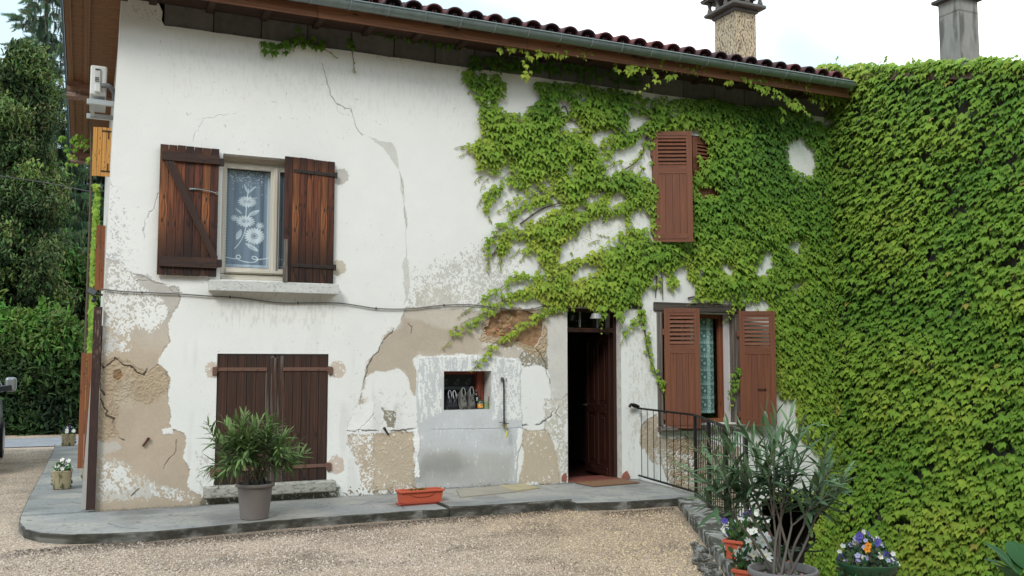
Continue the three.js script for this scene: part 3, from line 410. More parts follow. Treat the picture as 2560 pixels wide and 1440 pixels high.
// upstairs window with a net curtain worked with sunflowers
{
  const [x0, y0, x1, y1] = OP.up, z = -0.19, o = sub(house, 'window', hp(x0, y0, z)), W = x1 - x0, Hh = y1 - y0; o.userData.label = 'upstairs casement with a net curtain worked with sunflowers';
  const f = 0.028;
  part(o, 'frame', [rb(f, Hh, 0.07, f / 2 - 0.01, Hh / 2, 0), rb(f, Hh, 0.07, W - f / 2 + 0.01, Hh / 2, 0), rb(W - 2 * f + 0.02, f, 0.07, W / 2, Hh - f / 2 - 0.06, 0), rb(W - 2 * f + 0.02, f + 0.03, 0.09, W / 2, 0.045, 0.01), bx(W, 0.07, 0.05, W / 2, Hh - 0.03, -0.01)], creamPaint);
  for (const s of [0, 1]) { const a = f - 0.012 + s * (W / 2 - f + 0.012), b = a + W / 2 - f + 0.01, m = (a + b) / 2; part(o, 'casement', [rb(0.05, Hh - 0.16, 0.045, a + 0.028, Hh / 2, 0.03), rb(0.05, Hh - 0.16, 0.045, b - 0.028, Hh / 2, 0.03), rb(b - a - 0.105, 0.055, 0.045, m, Hh - 0.11, 0.03), rb(b - a - 0.105, 0.075, 0.05, m, 0.12, 0.032)], creamPaint); part(o, 'pane', new THREE.PlaneGeometry(b - a - 0.1, Hh - 0.26).translate(m, Hh / 2, 0.03), glass); }
  part(o, 'astragal', rb(0.045, Hh - 0.2, 0.03, W / 2, Hh / 2, 0.062), creamPaint); part(o, 'sill_rail', [rb(W - 0.14, 0.03, 0.05, W / 2, 0.112, 0.065), rb(W - 0.06, 0.028, 0.06, W / 2, 0.016, 0.06)], creamPaint);
  const lace = canvasTex(256, 640, (g, w, h) => {
    g.fillStyle = '#8094a6'; g.fillRect(0, 0, w, h); g.strokeStyle = 'rgba(60,75,95,0.25)'; g.lineWidth = 1; for (let i = 0; i < 256; i += 3) { g.beginPath(); g.moveTo(i, 0); g.lineTo(i, h); g.stroke(); }
    g.fillStyle = 'rgba(60,76,98,0.35)'; g.fillRect(196, 0, 22, h); g.fillStyle = 'rgba(210,225,238,0.18)'; g.fillRect(222, 0, 34, h); g.fillRect(20, 0, 30, h);
    const fl = (x, y, r, n, q = 1) => { g.fillStyle = '#d6e4ec'; for (let i = 0; i < n; i++) { g.save(); g.translate(x, y); g.scale(1, q); g.rotate(i / n * 6.283); g.beginPath(); g.ellipse(0, -r * 0.7, r * 0.12, r * 0.32, 0, 0, 6.3); g.fill(); g.restore(); } g.strokeStyle = '#d6e4ec'; g.lineWidth = 4; for (const k of [0.36, 0.2]) { g.beginPath(); g.ellipse(x, y, r * k, r * k * q, 0, 0, 6.3); g.stroke(); } };
    const leaf = (x, y, l, a, wd = 0.3) => { g.save(); g.translate(x, y); g.rotate(a); g.fillStyle = 'rgba(214,228,236,0.85)'; g.beginPath(); g.moveTo(0, 0); g.quadraticCurveTo(l * 0.5, -l * wd, l, 0); g.quadraticCurveTo(l * 0.5, l * wd, 0, 0); g.fill(); g.strokeStyle = '#7288a0'; g.lineWidth = 2; for (let i = 1; i < 5; i++) { g.beginPath(); g.moveTo(l * i / 6, 0); g.lineTo(l * (i / 6 + 0.1), l * wd * 0.4); g.stroke(); } g.restore(); };
    g.strokeStyle = '#d6e4ec'; g.lineWidth = 5; g.beginPath(); g.moveTo(60, 520); g.quadraticCurveTo(130, 430, 120, 320); g.quadraticCurveTo(118, 260, 130, 120); g.stroke();
    fl(125, 205, 52, 17, 0.72); fl(118, 335, 54, 17, 0.72); fl(170, 430, 56, 20, 1); fl(55, 318, 22, 10); fl(200, 360, 24, 10);
    leaf(95, 390, 75, 1.9, 0.4); leaf(130, 300, 80, -0.6, 0.35); leaf(120, 480, 90, 0.6, 0.33); leaf(128, 150, 70, -1.9, 0.16); leaf(128, 150, 70, -0.9, 0.16); leaf(100, 290, 55, -2.4, 0.2); leaf(128, 190, 60, -0.3, 0.14);
    g.lineWidth = 4; for (const x of [6, 246]) { g.beginPath(); for (let y = 0; y < h; y += 4) g.lineTo(x + 6 * Math.sin(y * 0.16), y); g.stroke(); g.beginPath(); for (let y = 0; y < h; y += 4) g.lineTo(x - 6 * Math.sin(y * 0.16), y); g.stroke(); }
    g.lineWidth = 6; g.beginPath(); g.moveTo(0, 575); g.bezierCurveTo(60, 590, 110, 590, 90, 565); g.bezierCurveTo(70, 545, 40, 600, 150, 606); g.stroke(); g.beginPath(); g.moveTo(256, 570); g.bezierCurveTo(190, 590, 150, 590, 160, 568); g.bezierCurveTo(180, 550, 220, 600, 150, 606); g.stroke();
    g.fillStyle = '#b9cbdc'; g.fillRect(0, 622, w, 18);
    seed(5); g.fillStyle = 'rgba(225,236,240,0.75)'; for (let i = 0; i < 150; i++) { const x = rr(30, 235), y = Math.abs(rr(-1, 1) * rr(0, 1)) * 170 + 6; g.beginPath(); g.ellipse(x, y, rr(1, 6), rr(1, 3), rr(-1, 1), 0, 6.3); g.fill(); }
  });
  for (const s of [0, 1]) { const g = new THREE.PlaneGeometry(W / 2 - 0.1, Hh - 0.31, 30, 1), p = g.attributes.position; for (let i = 0; i < p.count; i++) p.setZ(i, 0.006 * Math.sin(p.getX(i) * 50)); g.computeVertexNormals(); part(o, 'curtain', g, mat([1, 1, 1], 0.9, { map: lace }), [W * (0.25 + 0.5 * s) + 0.008, Hh / 2 + 0.015, -0.03]); }
}
{ // sills
  const sm = mat([1, 1, 1], 0.9, { map: texture(256, 64, (u, v) => { const f = 0.9 + 0.2 * fbm(u * 8, v * 3, 251, 4), p = sst(0.62, 0.72, fbm(u * 60, v * 12, 252, 3)) * 0.35; return L3(206, 206, 202).map((c) => c * f * (1 - p)); }) });
  const a = wz(524, 708, 0.14), b = wz(847, 716, 0.14); partW(house, 'window_sill', rb(b.x - a.x, 0.125, 0.34, (a.x + b.x) / 2, 2.468, -0.02, 0.01), sm);
  const sl = mat([1, 1, 1], 0.95, { map: texture(256, 64, (u, v) => { const f = 0.8 + 0.4 * fbm(u * 9, v * 3, 253, 4); const p = sst(0.5, 0.7, fbm(u * 40, v * 9, 254, 3)) * 0.5; return L3(176, 174, 164).map((c) => c * f * (1 - p)); }) });
  const c = wz(511, 1220, 0.1), d = wz(840, 1205, 0.1); partW(house, 'window_sill', shake(rb(d.x - c.x, 0.125, 0.32, (c.x + d.x) / 2, 0.143, -0.05, 0.015), 0.006, 8), sl);
}
// downstairs left: two closed dark leaves
{
  const [x0, y0, x1, y1] = OP.low, h = y1 - y0 - 0.02, mid = wz(687, 1000).x;
  for (const [a, w, dir] of [[x0 + 0.01, mid - x0 - 0.015, 1], [x1 - 0.01, x1 - mid - 0.015, -1]]) {
    const o = sub(house, 'shutter', hp(a, y0 + 0.01, -0.025)); o.userData.label = dir > 0 ? 'dark weathered shutter leaf on the left, closed' : 'dark weathered shutter leaf on the right, closed';
    plankShutter(o, 6, w, h, 0.03, dir, oldPlanks, dir > 0 ? [0, 1, 0, 2, 1, 3] : [1, 0, 2, 0, 1, 3]);
    for (const y of [h - 0.17, 0.16]) { strap(o, w * 0.86, y, 0.022, dir, M.rust); part(o, 'hinge_knuckle', rb(0.05, 0.1, 0.035, 0, 0, 0, 0.01), M.rust, [-dir * 0.035, y - 0.02, 0.035]); }
    part(o, 'top_cover', bx(w, 0.02, 0.034, dir * w / 2, 0, 0), M.iron, [0, h + 0.0, 0]);
    if (dir > 0) part(o, 'meeting_lath', bx(0.06, h - 0.03, 0.016), oldPlanks[3], [w - 0.015, h / 2 - 0.02, 0.025]);
  }
}
// little window over the shoes
{
  const [x0, y0, x1, y1] = OP.shoe, z = -0.25, o = sub(house, 'window', hp(x0, y0, z)), W = x1 - x0, h = y1 - y0, red = woodMat(261, L3(150, 74, 52), L3(110, 52, 40), { knots: 0, wear: 0.1 }); o.userData.label = 'little red framed window with a half net curtain';
  part(o, 'frame', [bx(0.06, h, 0.06, 0.02, h / 2, 0), bx(0.1, h, 0.07, W - 0.075, h / 2, 0), bx(W, 0.05, 0.06, W / 2, h - 0.02, 0), bx(W, 0.04, 0.06, W / 2, 0.02, 0)], red);
  part(o, 'frame', bx(0.04, h, 0.05, W - 0.1, h / 2, 0.04), red);
  part(o, 'pane', new THREE.PlaneGeometry(W - 0.17, h - 0.08).translate(W / 2 - 0.03, h / 2, 0), glass);
  const t = canvasTex(256, 128, (g, w, hh) => { g.fillStyle = '#3a4044'; g.fillRect(0, 0, w, hh); g.strokeStyle = '#8b9296'; g.lineWidth = 2; for (const x of [48, 128, 208]) for (let i = 0; i < 7; i++) { g.beginPath(); g.ellipse(x + 14 * Math.cos(i * 2.3), 66 + 20 * Math.sin(i * 1.7), 7, 5, i, 0, 6.3); g.stroke(); } g.fillStyle = '#6d757a'; g.fillRect(0, 104, w, 24); g.fillStyle = '#3a4044'; for (let x = 0; x < w; x += 9) g.fillRect(x, 112, 3, 16); });
  part(o, 'curtain', new THREE.PlaneGeometry(W - 0.15, h * 0.44), mat([1, 1, 1], 0.9, { map: t }), [W / 2 - 0.03, h * 0.72, -0.06]);
}
// louvred shutters, rust red
const slatG = new THREE.BoxGeometry(1, 0.047, 0.011).rotateX(-0.6);
function louvred(p, w, h, turn, dir, label, bar2) {
  const o = sub(house, 'shutter', hp(...p), turn), t = 0.03, st = 0.08, lou = h * 0.245; o.userData.label = label;
  for (const x of [st / 2, w - st / 2]) part(o, 'stile', bx(st, h, t), paintMats[0], [dir * x, h / 2, 0]);
  const rail = (y, hh) => part(o, 'rail', lay(bx(hh, w - 2 * st, t - 0.003)), paintMats[1], [dir * w / 2, y, 0]);
  rail(h - 0.05, 0.1); rail(h - 0.1 - lou - 0.06, 0.12); rail(0.06, 0.12);
  const n = 7; for (let i = 0; i < n; i++) { const m = part(o, 'slat', slatG, paintMats[i % 3], [dir * w / 2, h - 0.1 - lou * (i + 0.5) / n, 0]); m.scale.x = w - 2 * st; }
  const by = 0.12, bh = h - 0.1 - lou - 0.12 - by, nb = 4, bw = (w - 2 * st) / nb; for (let i = 0; i < nb; i++) part(o, 'board', bx(bw - 0.004, bh, 0.018), paintMats[(i * 2) % 3], [dir * (st + (i + 0.5) * bw), by + bh / 2, -0.002]);
  const ir = [[w - 0.12, 0.03, h - 0.045], [w - 0.12, 0.03, 0.06]]; for (const [l, a, y] of ir) part(o, 'iron_corner', bx(l, a, 0.005, dir * w / 2, y, t / 2 + 0.002), paintMats[2]);
  for (const y of [h * 0.8, 0.16]) part(o, 'hinge_knuckle', rb(0.04, 0.09, 0.04, -dir * 0.01, y, 0, 0.01), paintMats[2]);
  if (bar2) part(o, 'pull_bar', [bx(0.12, 0.012, 0.012, dir * w * 0.6, h * 0.32, 0.035), bx(0.012, 0.012, 0.03, dir * (w * 0.6 - 0.055), h * 0.32, 0.022), bx(0.012, 0.012, 0.03, dir * (w * 0.6 + 0.055), h * 0.32, 0.022)], M.iron);
  return o;
}
louvred([7.45, 0.675, 0.03], 0.5, 1.68, -0.45, 1, 'louvred leaf standing out from the wall beside the railing');
louvred([8.735, 0.675, 0.05], 0.53, 1.67, -0.42, 1, 'louvred leaf folded back on the wall at the lower window', true);
louvred([7.29, 3.29, 0.03], 0.56, 1.585, -0.45, 1, 'upper louvred leaf standing out from the wall');
louvred([8.52, 3.33, -0.02], 0.53, 1.55, 0.06, -1, 'upper louvred leaf half hidden by ivy');
// lower right window with its grey timber surround
{
  const [x0, y0, x1, y1] = OP.right, o = sub(house, 'window', hp(x0, y0, 0)), W = x1 - x0, h = y1 - y0, wd = woodMat(271, L3(150, 86, 52), L3(112, 62, 40), { knots: 1 }); o.userData.label = 'lower right window with a white lace curtain';
  for (const x of [-0.045, W + 0.048]) part(o, 'post', shake(rb(x < 0 ? 0.09 : 0.1, h + 0.02, 0.14, x, h / 2, -0.055, 0.01), 0.006, 9), greyTimber);
  part(o, 'lintel', shake(lay(rb(0.13, W + 0.34, 0.18, 0, 0, 0, 0.015)).translate(W / 2 + 0.02, h + 0.075, -0.065), 0.012, 6), greyLintel);
  part(o, 'frame', [bx(0.05, h, 0.05, 0.07, h / 2, -0.22), bx(0.075, h, 0.06, W - 0.1, h / 2, -0.22), bx(W - 0.1, 0.06, 0.05, W / 2 - 0.05, h - 0.03, -0.22), bx(W - 0.1, 0.06, 0.05, W / 2 - 0.05, 0.03, -0.22), bx(0.06, h, 0.05, W / 2 - 0.06, h / 2, -0.215)], wd);
  part(o, 'reveal_board', bx(0.16, h, 0.02, W - 0.012, h / 2, -0.15), mat(L3(206, 200, 200), 0.8)); part(o, 'pane', new THREE.PlaneGeometry(W - 0.2, h - 0.1).translate(W / 2 - 0.06, h / 2, -0.22), glass);
  const lace = canvasTex(256, 1024, (g, w, hh) => { g.fillStyle = '#5d7a78'; g.fillRect(0, 0, w, hh); g.fillStyle = '#8fb4b0'; for (const x of [30, 120, 200]) g.fillRect(x, 0, 26, hh); g.strokeStyle = '#a9cbc7'; g.fillStyle = '#b4d4d0'; g.lineWidth = 3; for (let k = 0; k < 7; k++) { const y = k * 146; for (let x = 0; x < w; x += 14) g.fillRect(x, y + 120, 8, 18); g.fillRect(0, y + 116, w, 3); g.fillRect(0, y + 138, w, 3); for (const x of [64, 192]) { g.beginPath(); g.arc(x, y + 40, 60, 0.2, 2.94); g.stroke(); g.beginPath(); g.arc(x, y + 48, 60, 0.2, 2.94); g.stroke(); for (let i = 0; i < 9; i++) { g.beginPath(); g.ellipse(x + 34 * Math.cos(i * 0.9), y + 46 + 26 * Math.sin(i * 1.4), 11, 7, i, 0, 6.3); g.fill(); } } } });
  const cg = new THREE.PlaneGeometry(W * 0.46, h - 0.16, 40, 1), cp = cg.attributes.position; for (let i = 0; i < cp.count; i++) cp.setZ(i, 0.012 * Math.sin(cp.getX(i) * 40)); cg.computeVertexNormals();
  part(o, 'curtain', cg, mat([1, 1, 1], 0.9, { map: lace }), [W - 0.47, h / 2 + 0.05, -0.27]);
  part(o, 'sill', shake(rb(W + 0.2, 0.07, 0.3, W / 2, -0.05, -0.04, 0.01), 0.008, 8), greyTimber);
}
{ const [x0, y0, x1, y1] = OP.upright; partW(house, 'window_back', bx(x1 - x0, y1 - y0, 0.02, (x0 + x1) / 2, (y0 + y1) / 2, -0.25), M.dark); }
// front door, open inwards, with its fanlight
{
  const dk = woodMat(281, L3(70, 38, 29), L3(40, 22, 18), { knots: 1 }, 0.42), x0 = OP.door[0], x1 = OP.door[2], top = OP.door[3];
  const fr = sub(house, 'door_frame', hp(x0, 0, -0.17)), W = x1 - x0, tr = wz(1484, 826, -0.17).y;
  part(fr, 'jamb', rb(0.05, top, 0.1, 0.025, top / 2, 0), dk); part(fr, 'jamb', rb(0.05, top, 0.1, W - 0.025, top / 2, 0), dk); part(fr, 'transom', rb(W - 0.1, 0.06, 0.11, W / 2, tr, 0.005), dk); part(fr, 'head', rb(W - 0.1, 0.05, 0.1, W / 2, top - 0.025, 0), dk);
  for (const f of [0.34, 0.67]) part(fr, 'muntin', bx(0.014, top - tr - 0.08, 0.03, W * f, (top + tr) / 2, 0), mat([0.25, 0.25, 0.24], 0.5));
  part(fr, 'pane', new THREE.PlaneGeometry(W - 0.1, top - tr - 0.08).translate(W / 2, (top + tr) / 2, 0.0), glass);
  const d = sub(house, 'door', hp(x1 - 0.06, 0.012, -0.2), -1.62), w = 0.76, h = tr - 0.06, t = 0.042; d.userData.label = 'dark panelled front door standing open';
  const S = (ww, hh, x, y) => part(d, 'rail', rb(ww, hh, t, -x, y, 0, 0.006), dk);
  S(0.1, h, 0.05, h / 2); S(0.1, h, w - 0.05, h / 2); S(0.09, h - 0.02, w / 2, h / 2); S(w - 0.2, 0.15, w / 2, 0.075); S(w - 0.2, 0.13, w / 2, h * 0.47); S(w - 0.2, 0.11, w / 2, h - 0.055);
  for (const a of [0.1 + 0.12, w - 0.22]) for (const [b, c] of [[0.15, h * 0.47 - 0.065], [h * 0.47 + 0.065, h - 0.11]]) part(d, 'panel', [bx(0.25, c - b, 0.016, -a, (b + c) / 2, 0), rb(0.15, c - b - 0.1, 0.03, -a, (b + c) / 2, 0, 0.012)], dk);
  part(d, 'kick_board', rb(w - 0.06, 0.1, 0.02, -w / 2, 0.07, 0.03, 0.01), dk); part(d, 'kick_board', rb(w - 0.06, 0.1, 0.02, -w / 2, 0.07, -0.03, 0.01), dk);
  for (const s of [-1, 1]) part(d, 'handle', [new THREE.CylinderGeometry(0.012, 0.012, 0.06, 8).rotateX(Math.PI / 2).translate(-w + 0.06, h * 0.49, s * 0.05), rb(0.11, 0.018, 0.014, -w + 0.1, h * 0.49, s * 0.08, 0.006)], mat([0.3, 0.26, 0.2], 0.35, { metalness: 0.8 }));
  const l = wz(1592, 756, 0.02); partW(house, 'lintel', shake(lay(rb(0.14, 1.32, 0.2, 0, 0, 0, 0.015)).translate(l.x - 0.64, 2.41, -0.075), 0.012, 6), greyLintel);
}
// ---- things fixed to the walls
{
  const cab = (pts, r, z = 0.022) => tube(pts.map(([x, y]) => wz(x, y, z)), r, 6, pts.length * 6), cm = mat([0.16, 0.15, 0.14], 0.7);
  partW(house, 'cable', cab([[252, 722], [300, 728], [360, 731], [450, 735], [520, 740], [600, 745], [700, 757], [780, 757], [850, 758], [900, 765], [940, 771], [1020, 772], [1110, 763], [1180, 762], [1230, 768], [1290, 775], [1330, 772], [1372, 764], [1420, 770]], 0.008), cm);
  const cl = new THREE.TorusGeometry(0.014, 0.005, 5, 8).rotateY(Math.PI / 2); for (const [x, y] of [[355, 731], [575, 743], [745, 757], [940, 771], [1110, 763], [1360, 766]]) { const p = wz(x, y, 0.016); part(house, 'cable_clip', cl, M.iron, hp(p.x, p.y, p.z)); }
  // rusty iron section that guards the corner
  const a = wz(246, 768, -0.02), b = wz(222, 1272, -0.02), ru = mat([1, 1, 1], 0.85, { map: texture(64, 512, (u, v) => { const f = fbm(u * 5, v * 26, 291, 4), e = sst(0.6, 0.7, fbm(u * 9, v * 40, 292, 3)) * sst(0.5, 0.1, v); return [0, 1, 2].map((q) => mix([0.04, 0.02, 0.016][q] * (0.6 + f), [0.3, 0.2, 0.16][q], e * 0.6)); }) });
  partW(house, 'iron_corner_post', [bar([a.x - 0.0, a.y, 0.03], [b.x + 0.02, b.y, 0.03], 0.075), bar([a.x + 0.03, a.y, 0.05], [b.x + 0.05, b.y, 0.05], 0.02), bar([a.x - 0.035, a.y, 0.05], [b.x - 0.02, b.y, 0.05], 0.02)], ru);
  partW(house, 'corner_strip', bar([0.165, 2.0, -0.1], [0.085, 0.02, -0.12], 0.07), mat(L3(170, 166, 160), 0.9));
  for (const [x, y, r] of [[364, 1106, 0.6], [966, 1079, -0.6]]) { const p = wz(x, y, 0.02); part(house, 'wall_tie', [rb(0.022, 0.1, 0.02, 0, 0, 0, 0.006), rb(0.03, 0.035, 0.035, 0, 0.045, 0.005, 0.008)], x < 500 ? mat(L3(90, 50, 40), 0.9) : M.iron, hp(p.x, p.y, p.z)).rotation.z = -r; }
  for (const [x, y] of [[1222, 200], [1222, 259]]) { const p = wz(x, y, 0.05); part(house, 'insulator', lathe([[0.001, -0.05], [0.02, -0.05], [0.022, -0.02], [0.03, 0], [0.022, 0.02], [0.022, 0.05], [0.001, 0.05]], 10), M.white, hp(p.x, p.y, p.z)); }
  partW(house, 'lead_wire', tube([wz(1222, 262, 0.04), wz(1222, 300, 0.05), wz(1221, 352, 0.05)], 0.006), cm);
  { const p = wz(1490, 790, 0.12); const o = sub(house, 'door_lamp', hp(p.x, p.y, p.z)); part(o, 'shade', new THREE.CylinderGeometry(0.06, 0.085, 0.07, 4).rotateY(0.8), mat(L3(150, 150, 146), 0.4)); part(o, 'arm', tube([[0, 0.03, 0], [0, 0.08, -0.04], [0, 0.09, -0.12]], 0.008), M.iron); }
}
// ================================================================ neighbouring wing and the climbing ivy
const WX = 10.73;
const wingTop = (z) => 6.2 - 0.268 * z;
{
  const wing = thing('house_wing', 'wing of the house wholly hidden under thick ivy, with a tall grey chimney', 'building', [11.1, 0, 2]);
  const s = new THREE.Shape([[-0.6, -2.5], [7.5, -2.5], [7.5, wingTop(7.5) - 0.12], [-0.6, wingTop(-0.6) - 0.12]].map((p) => new THREE.Vector2(...p)));
  const w = new THREE.ExtrudeGeometry(s, { depth: 0.4, bevelEnabled: false }).rotateY(-Math.PI / 2).translate(WX + 0.4, 0, 0);
  partW(wing, 'wall', w, mat([0.08, 0.075, 0.065], 0.95));
  const r = new THREE.BoxGeometry(5, 0.1, 8.6).rotateX(Math.atan(0.268)).translate(WX + 2.4, wingTop(3.4) - 0.1, 3.4); partW(wing, 'roof', r, mat([0.12, 0.07, 0.06], 0.9));
  const d = 15.2, e = atDepth(2402, 150, d), top = atDepth(2402, -14, d).y, wl = 0.4, wf = 0.44, g = sub(wing, 'chimney', [e.x - 11.1, 0, e.z - 2]);
  const cm = (() => { const t = texture(128, 256, (u, v) => { const f = fbm(u * 7, v * 14, 301, 5), q = fbm(u * 50, v * 90, 302, 2), dk = sst(0.5, 0.75, fbm(u * 5, v * 8, 303, 4)), j = Math.abs((v * 3.2) % 1 - 0.5) > 0.488 ? 0.6 : 1; return L3(148, 146, 140).map((c) => c * (0.7 + 0.5 * f + 0.2 * (q - 0.5)) * (1 - 0.5 * dk) * j); }); return mat([1, 1, 1], 0.95, { map: t, bumpMap: t, bumpScale: 0.01 }); })();
  part(g, 'shaft', bx(wf, top - 4, wl, wf / 2, (top + 4) / 2, -wl / 2), cm); part(g, 'cap', rb(wf + 0.16, 0.06, wl + 0.16, wf / 2, top + 0.03, -wl / 2, 0.015), mat([0.07, 0.065, 0.06], 0.9));
}
// ---- a leaf of the climber: three pointed lobes, folded on the midrib, drooping at the tip
function ivyLeaf(fold = 0.16, droop = 0.22, wob = 0) {
  const R = [[0.13, 0.1], [0.35, 0.05], [0.5, -0.13], [0.62, -0.52], [0.38, -0.38], [0.25, -0.5], [0.15, -0.76]], mid = [[0, 0], [0, -0.32], [0, -0.62], [0, -1.02]], P = [], ix = [];
  const put = (x, y) => { P.push(x, y, -fold * Math.abs(x) * (1 + Math.abs(x)) - droop * y * y + wob * 0.06 * Math.sin(x * 9 + y * 7)); return P.length / 3 - 1; };
  const m = mid.map((q) => put(...q));
  for (const s of [1, -1]) { const r = R.map((q) => put(q[0] * s, q[1])), T = (a, b, c) => (s > 0 ? ix.push(a, c, b) : ix.push(a, b, c)); T(m[0], r[0], m[1]); T(m[1], r[0], r[1]); T(m[1], r[1], r[2]); T(m[1], r[2], r[4]); T(r[4], r[2], r[3]); T(m[1], r[4], m[2]); T(m[2], r[4], r[5]); T(m[2], r[5], r[6]); T(m[2], r[6], m[3]); }
  const g = new THREE.BufferGeometry(); g.setAttribute('position', new THREE.Float32BufferAttribute(P, 3)); g.setIndex(ix); g.computeVertexNormals(); uvFrom(g, (x) => x + 0.5, (x, y) => y + 1); return g;
}
const ivyGeo = variants(4, (i) => ivyLeaf(0.1 + 0.08 * i, 0.15 + 0.06 * ((i * 3) % 4), i));
const leafMat = (c, tr = 0.24) => new THREE.MeshPhysicalMaterial({ color: c.isColor ? c : col(c), roughness: 0.82, transmission: tr, thickness: 0, specularIntensity: 0.5, side: THREE.DoubleSide });
const leafWhite = leafMat([1, 1, 1]);
const GREEN = { deep: [0.05, 0.135, 0.02], mid: [0.12, 0.25, 0.026], light: [0.22, 0.35, 0.038], young: [0.36, 0.42, 0.055], rust: [0.34, 0.3, 0.06] };
const lerp3 = (a, b, t) => [0, 1, 2].map((q) => mix(a[q], b[q], t));
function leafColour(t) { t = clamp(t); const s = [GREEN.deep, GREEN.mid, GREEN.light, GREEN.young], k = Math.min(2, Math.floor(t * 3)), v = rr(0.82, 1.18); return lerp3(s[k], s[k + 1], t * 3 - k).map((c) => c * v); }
function leafMatrix(p, N, size, tilt, roll, yaw) {
  const up = new THREE.Vector3(0, 1, 0), n = N.clone().multiplyScalar(Math.cos(tilt)).addScaledVector(up, Math.sin(tilt)).normalize();
  n.applyAxisAngle(up, yaw); const y = up.clone().addScaledVector(n, -up.dot(n)).normalize().applyAxisAngle(n, roll), x = new THREE.Vector3().crossVectors(y, n);
  return new THREE.Matrix4().makeBasis(x, y, n).scale(new THREE.Vector3(size, size, size)).setPosition(p);
}
function plant(name, label, category, base, leaves, stems, stemMat) {   // the 300 nearest leaves are parts, the rest one mass
  const o = thing(name, label, category, base);
  const inView = (e) => { const p = new THREE.Vector3().setFromMatrixPosition(e.m), [x, y, d] = toPx(p); e.d = d; return x > 0 && x < 2560 && y > 0 && y < 1440; };
  const near = leaves.filter((e) => inView(e) && !e.tiny).sort((a, b) => a.d / a.s - b.d / b.s).slice(0, 300); const set = new Set(near);
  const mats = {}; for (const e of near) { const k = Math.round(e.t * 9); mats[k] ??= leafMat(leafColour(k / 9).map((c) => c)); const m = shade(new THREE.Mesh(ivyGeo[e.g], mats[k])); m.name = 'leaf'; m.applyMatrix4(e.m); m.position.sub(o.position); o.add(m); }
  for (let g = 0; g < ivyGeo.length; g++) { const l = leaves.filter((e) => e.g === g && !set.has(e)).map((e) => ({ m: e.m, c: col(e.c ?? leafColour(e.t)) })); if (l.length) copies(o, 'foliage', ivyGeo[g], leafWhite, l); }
  for (const s of stems) partW(o, 'stem', s, stemMat);
  return o;
}
const vineMat = mat([0.1, 0.07, 0.05], 0.9), vineYoung = mat([0.2, 0.16, 0.07], 0.9);
function mkLeaf(p, N, s, t, o = {}) { const k = o.calm ?? 1; return { m: leafMatrix(p, N, s, o.tilt ?? rr(0.25, 0.85), rr(-0.45, 0.45) * k, rr(-0.5, 0.5) * k), s, t: clamp(t), g: ri(4), tiny: o.tiny, c: o.rust ? GREEN.rust : null }; }

// ---- where it grows on the front
const IV = {
  U: [[1163, 180], [1200, 185], [1250, 190], [1262, 215], [1256, 245], [1240, 255], [1250, 268], [1275, 285], [1310, 288], [1345, 258], [1355, 240], [1335, 215], [1345, 205], [1450, 212], [1600, 238], [1640, 330], [1625, 340], [1625, 590], [1400, 612], [1405, 515], [1395, 495], [1375, 470], [1378, 448], [1360, 455], [1330, 466], [1300, 478], [1290, 465], [1285, 440], [1278, 425], [1275, 408], [1262, 418], [1250, 438], [1225, 440], [1215, 428], [1195, 428], [1190, 410], [1183, 385], [1165, 370], [1183, 355], [1200, 345], [1200, 325], [1192, 285], [1205, 265], [1185, 245], [1195, 232], [1180, 220], [1165, 200]],
  S1: [[1290, 432], [1262, 448], [1230, 468], [1212, 482], [1207, 495], [1215, 515], [1206, 522], [1208, 535], [1220, 540], [1225, 520], [1240, 505], [1255, 490], [1275, 472], [1300, 465]],
  S4: [[1440, 495], [1410, 512], [1380, 530], [1345, 550], [1300, 568], [1265, 582], [1245, 592], [1246, 640], [1258, 645], [1270, 625], [1285, 610], [1310, 600], [1330, 605], [1310, 620], [1300, 635], [1325, 640], [1345, 620], [1345, 650], [1362, 672], [1375, 690], [1400, 690], [1400, 640], [1400, 620], [1420, 600], [1455, 575]],
  R: [[1600, 238], [1700, 250], [1800, 255], [1850, 265], [1950, 272], [2000, 285], [2090, 320], [2100, 1010], [2118, 1460], [2000, 1460], [2012, 1400], [2030, 1330], [2052, 1290], [2046, 1240], [2048, 1150], [2000, 1085], [1988, 1005], [1960, 1000], [1938, 980], [1932, 870], [1930, 780], [1895, 775], [1890, 750], [1850, 775], [1820, 750], [1780, 757], [1745, 752], [1740, 720], [1716, 690], [1712, 665], [1698, 680], [1700, 715], [1670, 735], [1660, 720], [1665, 690], [1650, 680], [1640, 690], [1630, 715], [1600, 735], [1600, 752], [1570, 772], [1545, 785], [1520, 770], [1495, 782], [1470, 768], [1440, 766], [1400, 772], [1370, 763], [1345, 745], [1300, 735], [1345, 700], [1370, 690], [1395, 660], [1425, 650], [1460, 640], [1530, 600], [1600, 572], [1622, 590], [1640, 610], [1600, 480]],
};
